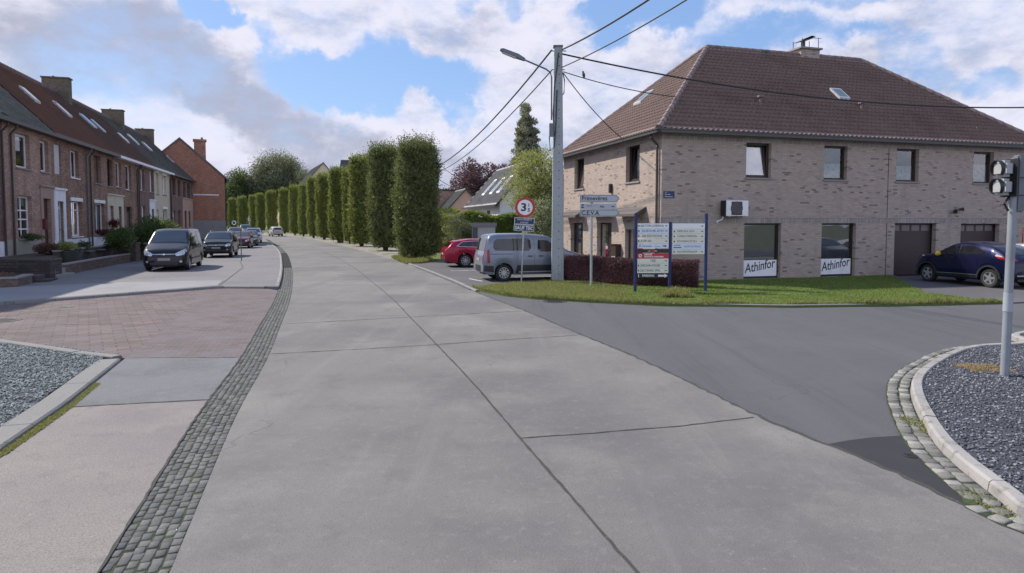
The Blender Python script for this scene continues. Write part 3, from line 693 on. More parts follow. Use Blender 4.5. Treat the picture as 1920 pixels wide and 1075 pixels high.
kerb('lawn_kerb', list(reversed(lawn_front)), -.12, -.05, .075, old_kerb_m, seg=1.0)
drive = [tuple(cw(11.0, -.05)[:2]), (13.3, 21.0), G(1880, 570)[:2], (19.2, 19.9), (60, 33), tuple(cw(30, -.05)[:2])]
slab('driveway', drive, .03, yard_asphalt)
farv = [(p.x, p.y) for p in offset_path(Rp2, -.15) if 36 < p.y < 125]
slab('right_verge', farv+[(-60, 150), (10, 160), (14, 60), (-3, 46), (-5.3, 40)], .04, pale_path)
slab('hedge_lawn', [(-5.6, 36.5), (-7.5, 42), (-6, 46), (-2, 50), (-1, 45), (-4, 41)], .055, grass_base)

def grass(name, poly, n, box, z, h, mat, label, bias=1.0, cat='grass', lean=.5):
    x, y = scatter_pts(poly, n, box, bias); n = len(x); P = np.stack([x, y, np.full(n, z)], -1)
    D = np.stack([RNG.normal(0, lean, n), RNG.normal(0, lean, n), np.ones(n)], -1); D = unit(D)
    nz = np.sin(x*3.1+1.3*np.sin(y*2.3))*np.sin(y*2.7+np.sin(x*1.9))*.35+1
    L = (h*RNG.uniform(.5, 1.3, n)*nz)[:, None]; S = unit(np.cross(D, RNG.normal(size=(n, 3))))*(.006+.06*L)
    V = np.stack([P-S, P+S, P+D*L], 1).reshape(-1, 3)
    o = fast_mesh(name, V, np.arange(n*3).reshape(n, 3), mat, var=np.repeat(RNG.uniform(0, 1, n), 3), kind='stuff')
    tag(o, label, cat); return o
grass('lawn_grass', lawn, 60000, (1.5, 16.5, 18, 29), .055, .05, lf_grass, 'short green lawn in front of the corner house', 1.0)
verge = lawn_front[:6]+[(4.0, 23.2), (2.0, 25.4), (-.2, 24.4)]
grass('verge_grass', verge, 30000, (-1.6, 4.6, 18, 26), .055, .075, lf_dry, 'rough grass verge at the foot of the poles and the red hedge')
grass('kerb_moss', grass_later, 5000, (-6.6, -4.8, 5.8, 9.6), .004, .022, lf_dry, 'thin moss and weeds in the joint along the left gravel bed kerb', cat='weeds', lean=.9)
strip_poly = [(p.x, p.y) for p in [Vector((q[0], q[1], 0)) for q in lawn_front]]+[(q[0]-.02, q[1]+.28) for q in reversed(lawn_front)]
grass('kerb_weeds', strip_poly, 12000, (-1.6, 14.5, 18, 23.5), .05, .12, lf_dry, 'unmown weeds along the lawn kerb')
wp = G(1265, 560); 
grass('tall_weeds', [(wp.x-.45, wp.y-.3), (wp.x+.5, wp.y-.3), (wp.x+.4, wp.y+.5), (wp.x-.3, wp.y+.5)], 1400, (wp.x-.6, wp.x+.6, wp.y-.4, wp.y+.6), .05, .24, lf_dry, 'tall light green weeds at the middle post of the business sign', cat='weeds')
grass('tree_grass', [(-5.9, 36.3), (-7.6, 41.5), (-6.2, 42), (-4.6, 38.4), (-5.1, 36.6)], 9000, (-8, -4, 36, 43), .05, .22, lf_dry, 'long grass at the foot of the nearest clipped tree')
gt = G(1850, 700); 
grass('dry_tuft', [(gt.x-.35, gt.y-.25), (gt.x+.3, gt.y-.25), (gt.x+.3, gt.y+.3), (gt.x-.35, gt.y+.3)], 1200, (gt.x-.4, gt.x+.4, gt.y-.3, gt.y+.4), .07, .05, leafmat('straw_blade', (.25, .17, .08), (.42, .32, .18)), 'straw coloured dry grass at the foot of the traffic light pole', cat='dry grass', lean=1.5)
for q, lab in (((1868, 952), 'dry weeds in the joint between setts and island kerb at the bottom right'), ((1725, 800), 'brown weeds between the pale setts and the island kerb bend')):
    g_ = G(*q); grass('kerb_weeds', [(g_.x-.12, g_.y-.25), (g_.x+.05, g_.y-.25), (g_.x+.08, g_.y+.3), (g_.x-.1, g_.y+.3)], 260, (g_.x-.2, g_.x+.2, g_.y-.3, g_.y+.35), .0, .06, lf_dry, lab, cat='weeds', lean=1.2)


# ------------------------------------------------------------------ building helpers
def wall_holes(b, a0, a1, c0, c1, holes, fn, mi=0, depth=.2, rmi=None, back=None):
    """wall in (a, c) plane with rectangular openings; fn(a, out, c) -> point, out > 0 is outward"""
    rmi = mi if rmi is None else rmi
    A = sorted({a0, a1, *[h[0] for h in holes], *[h[1] for h in holes]}); Cc = sorted({c0, c1, *[h[2] for h in holes], *[h[3] for h in holes]})
    A = [a for a in A if a0 <= a <= a1]; Cc = [c for c in Cc if c0 <= c <= c1]
    for i in range(len(A)-1):
        for j in range(len(Cc)-1):
            am, cm = (A[i]+A[i+1])/2, (Cc[j]+Cc[j+1])/2
            if any(h[0] < am < h[1] and h[2] < cm < h[3] for h in holes): continue
            b.quad(fn(A[i], 0, Cc[j]), fn(A[i+1], 0, Cc[j]), fn(A[i+1], 0, Cc[j+1]), fn(A[i], 0, Cc[j+1]), mi)
    for (x0, x1, z0, z1) in [h[:4] for h in holes]:
        d = -depth
        b.quad(fn(x0, 0, z0), fn(x0, 0, z1), fn(x0, d, z1), fn(x0, d, z0), rmi); b.quad(fn(x1, 0, z0), fn(x1, 0, z1), fn(x1, d, z1), fn(x1, d, z0), rmi)
        b.quad(fn(x0, 0, z1), fn(x1, 0, z1), fn(x1, d, z1), fn(x0, d, z1), rmi); b.quad(fn(x0, 0, z0), fn(x1, 0, z0), fn(x1, d, z0), fn(x0, d, z0), rmi)
        if back is not None:   # dark room behind
            d2 = d-.7
            b.quad(fn(x0, d2, z0), fn(x1, d2, z0), fn(x1, d2, z1), fn(x0, d2, z1), back)
            b.quad(fn(x0, d, z0), fn(x0, d, z1), fn(x0, d2, z1), fn(x0, d2, z0), back); b.quad(fn(x1, d, z0), fn(x1, d, z1), fn(x1, d2, z1), fn(x1, d2, z0), back)
            b.quad(fn(x0, d, z1), fn(x1, d, z1), fn(x1, d2, z1), fn(x0, d2, z1), back); b.quad(fn(x0, d, z0), fn(x1, d, z0), fn(x1, d2, z0), fn(x0, d2, z0), back)
def fbox(b, fn, a0, a1, o0, o1, c0, c1, mi=0):
    P = [fn(a, o, c) for c in (c0, c1) for o in (o0, o1) for a in (a0, a1)]
    b.add(P, [(0, 1, 3, 2), (4, 5, 7, 6), (0, 1, 5, 4), (1, 3, 7, 5), (3, 2, 6, 7), (2, 0, 4, 6)], mi)
def window(parent, fn, a0, a1, c0, c1, fm, rec=.2, fw=.06, mull=(), trans=(), curtain=None, cm=None, sill=None, sillm=None, tilt=False, extra=None, lintel=None):
    """window = frame > pane, curtain, sill"""
    o1 = -rec+.03; o0 = o1-.06
    b = MB(); g = .004
    fbox(b, fn, a0+g, a0+fw, o0, o1, c0+g, c1-g); fbox(b, fn, a1-fw, a1-g, o0, o1, c0+g, c1-g)
    fbox(b, fn, a0+fw, a1-fw, o0, o1, c0+g, c0+fw); fbox(b, fn, a0+fw, a1-fw, o0, o1, c1-fw, c1-g)
    if not tilt:
        for m in mull: fbox(b, fn, a0+(a1-a0)*m-fw*.4, a0+(a1-a0)*m+fw*.4, o0+.004, o1-.004, c0+fw, c1-fw)
        for m in trans: fbox(b, fn, a0+fw, a1-fw, o0+.006, o1-.006, c0+(c1-c0)*m-fw*.35, c0+(c1-c0)*m+fw*.35)
    wd = b.build('window', fm, parent)
    b = MB(); om = (o0+o1)/2
    if tilt:   # bottom-hung sash, leaning into the room
        s_ = MB(); lean = .16; p = lambda a, c, dd: fn(a, om-dd-lean*(c-c0-fw)/(c1-c0), c)
        fa0, fa1, fc0, fc1 = a0+fw, a1-fw, c0+fw, c1-fw
        for (x0, x1, z0, z1) in ((fa0, fa0+.05, fc0, fc1), (fa1-.05, fa1, fc0, fc1), (fa0+.05, fa1-.05, fc0, fc0+.05), (fa0+.05, fa1-.05, fc1-.05, fc1)):
            P = [p(a, c, dd) for c in (z0, z1) for dd in (.05, 0) for a in (x0, x1)]
            s_.add(P, [(0, 1, 3, 2), (4, 5, 7, 6), (0, 1, 5, 4), (1, 3, 7, 5), (3, 2, 6, 7), (2, 0, 4, 6)])
        s_.build('sash', fm, wd)
        b.quad(p(fa0+.04, fc0+.04, .02), p(fa1-.04, fc0+.04, .02), p(fa1-.04, fc1-.04, .02), p(fa0+.04, fc1-.04, .02))
    else:
        b.quad(fn(a0+fw*.8, om, c0+fw*.8), fn(a1-fw*.8, om, c0+fw*.8), fn(a1-fw*.8, om, c1-fw*.8), fn(a0+fw*.8, om, c1-fw*.8))
    b.build('pane', pane_m, wd)
    if curtain:
        f0, f1 = curtain; b = MB(); n = 18; oc = o0-.06-(.2 if tilt else 0)
        for i in range(n):
            x0 = a0+fw+(a1-a0-2*fw)*i/n; x1 = a0+fw+(a1-a0-2*fw)*(i+1)/n
            d0, d1 = (.02*((i) % 2), .02*((i+1) % 2)) if cm is not blind_m else (0, 0)
            z0, z1 = c0+(c1-c0)*f0+.01, c0+(c1-c0)*f1-.01
            b.quad(fn(x0, oc+d0, z0), fn(x1, oc+d1, z0), fn(x1, oc+d1, z1), fn(x0, oc+d0, z1))
        b.build('curtain' if cm is not blind_m else 'blind', cm or curtain_m, wd)
    if sill:
        b = MB(); fbox(b, fn, a0-.05, a1+.05, -rec+.03, sill, c0-.07, c0-.004); b.build('sill', sillm or sill_m, wd)
    if lintel:
        b = MB(); fbox(b, fn, a0-.1, a1+.1, .004, .05, c1+.004, c1+.2); b.build('lintel', lintel, wd)
    return wd
def door(parent, fn, a0, a1, c0, c1, m, rec=.2, light=.0, name='door', handle=True, fm=None):
    b = MB(); o1 = -rec+.05; zt = c1-(c1-c0)*light
    fbox(b, fn, a0+.05, a1-.05, o1-.05, o1, c0+.01, zt-.03)
    w_ = a1-a0
    for (u0, u1, v0, v1) in ((.16, .84, .08, .42), (.16, .84, .5, .93)):
        fbox(b, fn, a0+w_*u0, a0+w_*u1, o1, o1+.012, c0+(zt-c0)*v0, c0+(zt-c0)*v1)
    d = b.build(name, m, parent)
    b = MB(); fbox(b, fn, a0+.003, a0+.05, o1-.08, o1+.02, c0, c1-.003); fbox(b, fn, a1-.05, a1-.003, o1-.08, o1+.02, c0, c1-.003); fbox(b, fn, a0+.05, a1-.05, o1-.08, o1+.02, c1-.05, c1-.003)
    if light: fbox(b, fn, a0+.05, a1-.05, o1-.08, o1+.02, zt-.03, zt+.03)
    b.build('door_frame', fm or m, d)
    if light:
        b = MB(); b.quad(fn(a0+.05, o1-.03, zt+.03), fn(a1-.05, o1-.03, zt+.03), fn(a1-.05, o1-.03, c1-.05), fn(a0+.05, o1-.03, c1-.05)); b.build('pane', pane_m, d)
    if handle:
        b = MB(); fbox(b, fn, a1-.2, a1-.12, o1+.012, o1+.06, c0+1.0, c0+1.04); b.build('handle', chrome_m, d)
    return d
def tiled(name, e0, e1, r1, r0, tw, course, mats, parent, wave=.03, step=.025, over=0.0, jit=.004):
    """roof slope from the eave line e0-e1 up to r0-r1 (r0 above e0), real tile relief; r0..r1 may be shorter (hip)"""
    e0, e1, r0, r1 = map(Vector, (e0, e1, r0, r1)); ax = (e1-e0); W = ax.length; ax.normalize()
    rm0 = (r0-e0).dot(ax); up = (r0-e0-ax*rm0); S = up.length; up.normalize(); rm1 = (r1-e0).dot(ax)
    nrm = ax.cross(up).normalized()
    if nrm.z < 0: nrm = -nrm
    nc = max(1, int(round(S/course))); ch = S/nc
    per = 4 if wave > 0 else 1; nx = int(W/tw)+1; xs = np.arange(nx*per+1)*(tw/per); xs = xs[xs <= W+tw]
    V, F = [], []
    for j in range(nc):
        s0, s1 = j*ch-(.03 if j else over), (j+1)*ch
        for (s, lift, sj) in ((s0, step, j*ch), (s1, 0.0, (j+1)*ch)):
            f = min(1, max(0, sj/S)); lo, hi = rm0*f, W+(rm1-W)*f; off = (tw/2 if (wave == 0 and j % 2) else 0)
            for i, x in enumerate(xs):
                ph = (i % per)/per
                h = wave*(.5+.5*math.cos(2*math.pi*ph)) if wave > 0 else 0
                xx = min(max(x+off, lo), hi)
                p = e0+ax*xx+up*s+nrm*(h+lift+(random.uniform(-jit, jit) if lift else 0)); V.append(p[:])
    nxs = len(xs)
    for j in range(nc):
        a = j*2*nxs
        for i in range(nxs-1): F.append((a+i, a+i+1, a+nxs+i+1, a+nxs+i))
        if j:   # tile butt
            pa = (j-1)*2*nxs+nxs
            for i in range(nxs-1): F.append((pa+i, pa+i+1, a+i+1, a+i))
    V = np.array(V); F = np.array(F)
    A_ = V[F]; ar = np.linalg.norm(np.cross(A_[:, 2]-A_[:, 0], A_[:, 3]-A_[:, 1]), axis=1); F = F[ar > 1e-6]
    # underside sheet closes the slope
    o = fast_mesh(name, V, F, mats, parent=parent)
    return o
def ridge_tiles(b, p0, p1, rad=.13, ln=.38):
    p0, p1 = Vector(p0), Vector(p1); n = max(1, int((p1-p0).length/ln)); d = (p1-p0)/n
    for i in range(n):
        a = p0+d*i; c = a+d*1.06; b.cyl(a, c, rad*1.12, rad*.95, 8)

# ------------------------------------------------------------------ corner house (pinkish brick, hipped tile roof)
HR = math.atan2(Vv.y, Vv.x)
house = thing('corner_house', 'large pinkish-grey brick corner house with brown hipped tile roof and two garage doors', 'house', (C0.x, C0.y, 0), HR)
WL, WD, EV = 19.3, 10.4, 5.93
ff = lambda a, o, c: (a, -o, c)          # front facade
fl = lambda a, o, c: (-o, a, c)          # left facade, a = depth
upF = [(3.72, 4.88, 4.09, 5.46), (7.43, 8.6, 4.08, 5.46), (11.17, 12.38, 4.07, 5.46), (15.46, 16.66, 4.07, 5.46)]
loF = [(3.69, 5.42, .06, 2.28), (7.40, 9.14, .06, 2.28)]
gaF = [(11.18, 13.46, .03, 2.28), (14.86, 17.15, .03, 2.26)]
upL = [(1.79, 3.03, 4.0, 5.52), (7.62, 8.88, 4.0, 5.52)]
loL = [(1.45, 3.05, .55, 2.3), (4.40, 6.0, .06, 2.3), (7.72, 9.36, .06, 2.3)]
b = MB()
wall_holes(b, 0, WL, -.3, EV, upF+loF+gaF, ff, 0, .2, back=1)
wall_holes(b, 0, WD, -.3, EV, upL+loL, fl, 0, .22, back=1)
b.quad((WL, 0, -.3), (WL, WD, -.3), (WL, WD, EV), (WL, 0, EV)); b.quad((0, WD, -.3), (WL, WD, -.3), (WL, WD, EV), (0, WD, EV))
b.build('wall', [brick_corner, dark_m], house)
# brick bands and cornice
b = MB()
def band(z0, z1, o, holes_f=(), holes_l=()):
    for (n0, n1, fn, hs) in ((-.0, WL, ff, holes_f), (0, WD, fl, holes_l)):
        segs = [(n0, n1)]
        for h in hs:
            if h[2] < z1 and h[3] > z0:
                ns = []
                for s0, s1 in segs:
                    if h[0] > s0: ns.append((s0, min(s1, h[0])))
                    if h[1] < s1: ns.append((max(s0, h[1]), s1))
                segs = [q for q in ns if q[1]-q[0] > .01]
        for s0, s1 in segs: fbox(b, fn, s0-(o if s0 == 0 else 0), s1, .0, o, z0, z1)
band(2.285, 2.51, .006, upF+loF, upL+loL)
b.build('brick_band', soldier_m, house)
b = MB(); band(5.465, 5.69, .006); band(5.69, 5.765, .03); b.build('brick_band', soldier_m, house)
b = MB(); band(5.765, 5.80, .045); band(5.80, 5.93, .075); b.build('cornice', soldier_m, house)
# roof
ov = .28; kz = 4.5/5.2; ez = EV-.02-ov*kz+.12; rz = ez+(WD/2+ov)*kz
E0, E1, E2, E3 = (-ov, -ov, ez), (WL+ov, -ov, ez), (WL+ov, WD+ov, ez), (-ov, WD+ov, ez)
r0x = WD/2; RA, RB = (r0x, WD/2, rz), (WL-r0x, WD/2, rz)
tw, cs = .225, .30
roof = tiled('roof', E0, E1, RB, RA, tw, cs, tile_m, house, wave=.055, step=.045)
tiled('roof', E3, E0, RA, RA, tw, cs, tile_m, house, wave=.055, step=.045)
b = MB(); b.poly([E1, E2, RB]); b.poly([E2, E3, RA, RB]); b.poly([(-ov, -ov, ez-.01), (WL+ov, -ov, ez-.01), (WL+ov, WD+ov, ez-.01), (-ov, WD+ov, ez-.01)]); b.build('roof', tile_m, house)
b = MB(); up_ = Vector((0, 0, .05))
ridge_tiles(b, Vector(RA)+up_, Vector(RB)+up_, .12, .40)
ridge_tiles(b, Vector(E0)+up_, Vector(RA)+up_, .12, .40); ridge_tiles(b, Vector(E1)+up_, Vector(RB)+up_, .12, .40); ridge_tiles(b, Vector(E3)+up_, Vector(RA)+up_, .12, .40)
b.build('ridge_tiles', tile_top, roof, smooth=True)
b = MB()
b.box(-ov-.13, WL+ov+.13, -ov-.13, -ov+.02, ez-.13, ez+.015); b.box(-ov-.13, -ov+.02, -ov-.13, WD+ov, ez-.131, ez+.013)
b.box(-ov-.16, WL+ov+.16, -ov-.155, -ov-.13, ez-.02, ez+.025); b.box(-ov-.155, -ov-.13, -ov-.155, WD+ov, ez-.02, ez+.024)
b.build('gutter', gutter_m, house)
b = MB(); b.box(-ov+.02, WL+ov, -ov+.02, -.076, ez-.10, ez-.02); b.box(-ov+.02, -.076, -.076, WD+ov, ez-.10, ez-.021); b.build('eaves_board', dark_frame, house)
b = MB(); b.tube([(-ov-.06, .25, ez-.1), (-ov-.06, .25, ez-.25), (-.09, .22, ez-.5), (-.075, .22, 5.2), (-.075, .22, 0)], .05, 8); b.build('downpipe', brown_pipe, house, smooth=True)
b = MB(); b.box(10.73, 10.75, -.012, 0.004, 2.52, 5.46); b.box(10.73, 10.75, -.012, .004, 0, 2.28); b.build('expansion_joint', dark_frame, house)
# chimney with cowl
cz = rz-.55; b = MB(); b.box(10.35, 11.45, 5.0, 5.7, cz, rz+.32); ch = b.build('chimney', brick_corner, house)
b = MB(); b.box(10.25, 11.55, 4.9, 5.8, rz+.32, rz+.40); b.build('chimney_cap', sill_m, ch)
b = MB()
for x in (10.42, 11.38): 
    for y in (5.02, 5.66): b.cyl((x, y, rz+.40), (x, y, rz+(.82 if x < 11 else .92)), .018, n=6)
b.quad((10.40, 4.98, rz+.74), (10.95, 4.98, rz+.98), (10.95, 5.72, rz+.98), (10.40, 5.72, rz+.74)); b.quad((10.95, 4.98, rz+.98), (11.2, 4.98, rz+.95), (11.2, 5.72, rz+.95), (10.95, 5.72, rz+.98))
b.quad((10.40, 4.98, rz+.72), (11.2, 4.98, rz+.92), (11.2, 5.72, rz+.92), (10.40, 5.72, rz+.72)); b.cyl((10.9, 5.1, rz+.90), (11.62, 5.1, rz+.92), .012, n=5)
b.cyl((10.75, 5.35, rz+.5), (10.75, 5.35, rz+.8), .1, n=10)
b.build('chimney_cowl', cowl_m, ch)
# skylights and vents on the roof
def on_slope(y): return ez+(y+ov)*kz
sl = (0, math.cos(math.atan(kz)), math.sin(math.atan(kz))); 
def skylight(parent, x0, x1, y0, y1, zf, axis='x', frame=zinc_flash, lift=.17, name='skylight'):
    b = MB(); h = lift
    P = []
    for (x, y) in ((x0, y0), (x1, y0), (x1, y1), (x0, y1)):
        for dz in (.0, h): P.append((x, y, zf(y)+dz) if axis == 'x' else (y, x, zf(y)+dz))
    b.add(P, [(0, 2, 3, 1), (2, 4, 5, 3), (4, 6, 7, 5), (6, 0, 1, 7), (1, 3, 5, 7)])
    s_ = b.build(name, frame, parent)
    b = MB(); i = .07; P = []
    for (x, y) in ((x0+i, y0+i), (x1-i, y0+i), (x1-i, y1-i), (x0+i, y1-i)): P.append((x, y, zf(y)+h+.006) if axis == 'x' else (y, x, zf(y)+h+.006))
    b.poly(P); b.build('pane', skyglass, s_); return s_
skyglass = carglass('skylight_glass', (.10, .13, .15))
skylight(roof, 9.95, 10.55, 1.98, 2.6, on_slope)
skylight(roof, 5.85, 6.6, 2.1, 2.8, on_slope, axis='y')
for (x, y) in ((5.4, 1.45), (10.65, 1.45)):
    b = MB(); z = on_slope(y); b.cyl((x, y, z-.1), (x, y, z+.26), .055, n=8); b.lathe([(.06, z+.26), (.14, z+.28), (.13, z+.36), (.03, z+.38)], 10, c=(x, y, 0)); b.build('vent_pipe', tile_top, roof)
# windows of the front
window(house, ff, *upF[0], brown_frame, tilt=True, curtain=(.02, .98), cm=shutter_m, sill=.05, fw=.07)
window(house, ff, *upF[1], brown_frame, curtain=(.04, .5), cm=lace_m, sill=.05, fw=.08)
window(house, ff, *upF[2], brown_frame, curtain=(.04, .5), cm=lace_m, sill=.05, fw=.08)
window(house, ff, *upF[3], brown_frame, curtain=(.04, .62), cm=lace_m, sill=.05, fw=.08)
for k, h in enumerate(loF):
    wd = window(house, ff, *h, dark_frame, curtain=(.0, .99), cm=blind_m, sill=.06, fw=.075)
    b = MB(); a0, a1 = h[0]+.085, h[1]-.085-(.0 if k == 0 else .03)
    b.box(a0, a1, .135, .142, .15, .80); bn = b.build('window_banner', white_paint, wd)
    text('lettering', 'Athinfor', .52, ink, bn, a0+.05, .133, .44, ext=.001, xs=.80, shear=.25, rot=R(9), bold=.006)
# garage doors
for h in gaF:
    b = MB(); fbox(b, ff, h[0]+.01, h[1]-.01, -.30, -.26, h[2], h[3]-.02)
    for i in range(1, 9): 
        z = h[2]+(h[3]-.38-h[2])*i/8; fbox(b, ff, h[0]+.03, h[1]-.03, -.26, -.25, z-.20, z-.012)
    gd = b.build('garage_door', garage_m, house)
    for i in range(4):
        x0 = h[0]+.08+i*(h[1]-h[0]-.1)/4; b = MB(); fbox(b, ff, x0, x0+(h[1]-h[0]-.1)/4-.12, -.258, -.246, h[3]-.33, h[3]-.08); b.build('pane', garage_glass, gd)
    b = MB(); fbox(b, ff, h[0], h[1], -.3, .25, h[2]-.02, h[2]); b.build('threshold', sill_m, gd)
# left facade openings
for h in upL: window(house, fl, *h, brown_frame, tilt=True, curtain=(.03, .97), cm=white_paint, sill=.05, fw=.08)  # full white curtain also stands in for sky reflected in the panes
window(house, fl, *loL[0], dark_frame, curtain=(.03, .55), cm=lace_m, sill=.05, fw=.08)
door(house, fl, 4.40, 5.1, .06, 2.3, dark_frame, .22, light=.0, name='door')
window(house, fl, 5.1, 6.0, .06, 2.3, dark_frame, rec=.22, curtain=(.0, .4), cm=lace_m, fw=.07)
window(house, fl, *loL[2], dark_frame, rec=.22, curtain=(.0, .95), cm=blind_m, fw=.09, mull=(.4,))
b = MB(); fbox(b, fl, 1.45, 3.05, .003, .012, 2.02, 2.3); b.build('lintel_panel', beige_render, house)
awning_m = plain('awning_shingle', (.10, .088, .082), .8)
for (a0, a1) in ((1.17, 3.53), (4.1, 6.3), (7.45, 9.9)):
    b = MB(); P = [fl(a0, 0, 2.95), fl(a1, 0, 2.95), fl(a1-.05, .5, 2.66), fl(a0+.05, .5, 2.66), fl(a0, 0, 2.85), fl(a1, 0, 2.85), fl(a1-.05, .5, 2.56), fl(a0+.05, .5, 2.56)]
    b.add(P, [(0, 1, 2, 3), (4, 7, 6, 5), (3, 2, 6, 7), (0, 3, 7, 4), (1, 5, 6, 2)]); b.build('awning', awning_m, house)
b = MB(); fbox(b, fl, 4.35, 4.5, .0, .12, 3.62, 4.02); o_ = b.build('wall_lamp', black_m, None); o_.location = house.location; o_.rotation_euler = house.rotation_euler
tag(o_, 'small dark wall lamp above the direction signs on the sunlit brick wall', 'wall lamp')
b = MB(); fbox(b, fl, 3.45, 3.9, .0, .25, .85, 1.35); b.cyl(fl(3.68, .12, 0), fl(3.68, .12, .85), .03); fbox(b, fl, 3.42, 3.93, .0, .29, 1.35, 1.38)
o_ = b.build('letter_box', brown_frame, None); o_.location = house.location; o_.rotation_euler = house.rotation_euler; tag(o_, 'brown letter box beside the door of the sunlit wall', 'letter box')
# things fixed on the front
ac = thing('air_conditioner', 'white air conditioning unit bracketed on the brick front wall', 'air conditioner', tuple(cw(2.56, -.0)[:2])+(2.5,), HR)
b = MB(); b.box(0, 1.0, -.42, -.08, .06, .66); b.build('casing', white_paint, ac, bevel=.012)
b = MB(); b.box(-.03, -.003, -.42, -.1, .06, .66); b.build('side_grille', black_m, ac)
b = MB(); b.lathe([(.245, -.425), (.26, -.44), (.27, -.425)], 24, 'y', (.47, 0, .36)); 
for i in range(11): b.box(.25, .70, -.442, -.436, .12+i*.045, .13+i*.045)
for i in range(11): b.box(.25+i*.045, .26+i*.045, -.438, -.434, .1, .62)
b.build('fan_grille', black_m, ac); b = MB(); b.box(.23, .71, -.432, -.424, .1, .62); b.build('fan_recess', plain('fan_grey', (.16, .16, .17)), ac)
b = MB(); b.box(.15, .19, -.4, 0, .02, .06); b.box(.8, .84, -.4, 0, .02, .06); b.build('bracket', galv, ac)
b = MB(); b.tube([(.08, -.1, .06), (.05, -.12, -.05), (-.08, -.1, -.12), (-.18, -.05, -.15), (-.1, -.02, -.22)], .025, 6); b.build('pipe', white_paint, ac)
pl = thing('street_name_plate', 'small dark blue street name plate high on the brick front beside the corner', 'sign', tuple(cw(.09, 0)[:2])+(3.24,), HR)
b = MB(); b.box(0, .46, -.02, -.002, 0, .26); b.build('plate', sign_blue, pl)
text('lettering', 'ATH', .05, sign_white, pl, .04, -.022, .215, ext=.001); text('lettering', 'Rue des', .075, sign_white, pl, .04, -.022, .14, ext=.001); text('lettering', 'Primevères', .075, sign_white, pl, .04, -.022, .055, ext=.001)
fl_ = thing('floodlight', 'small black twin floodlight on the wall between the garage doors', 'floodlight', tuple(cw(14.25, 0)[:2])+(2.78,), HR)
b = MB(); b.box(.2, .28, -.1, 0, .0, .12); b.build('bracket', black_m, fl_)
b = MB(); b.cyl((.12, -.1, .05), (-.02, -.24, .0), .06, .09, 10); b.build('lamp_head', black_m, fl_); b = MB(); b.cyl((.33, -.1, .1), (.48, -.22, .12), .05, .08, 10); b.build('lamp_head', black_m, fl_)

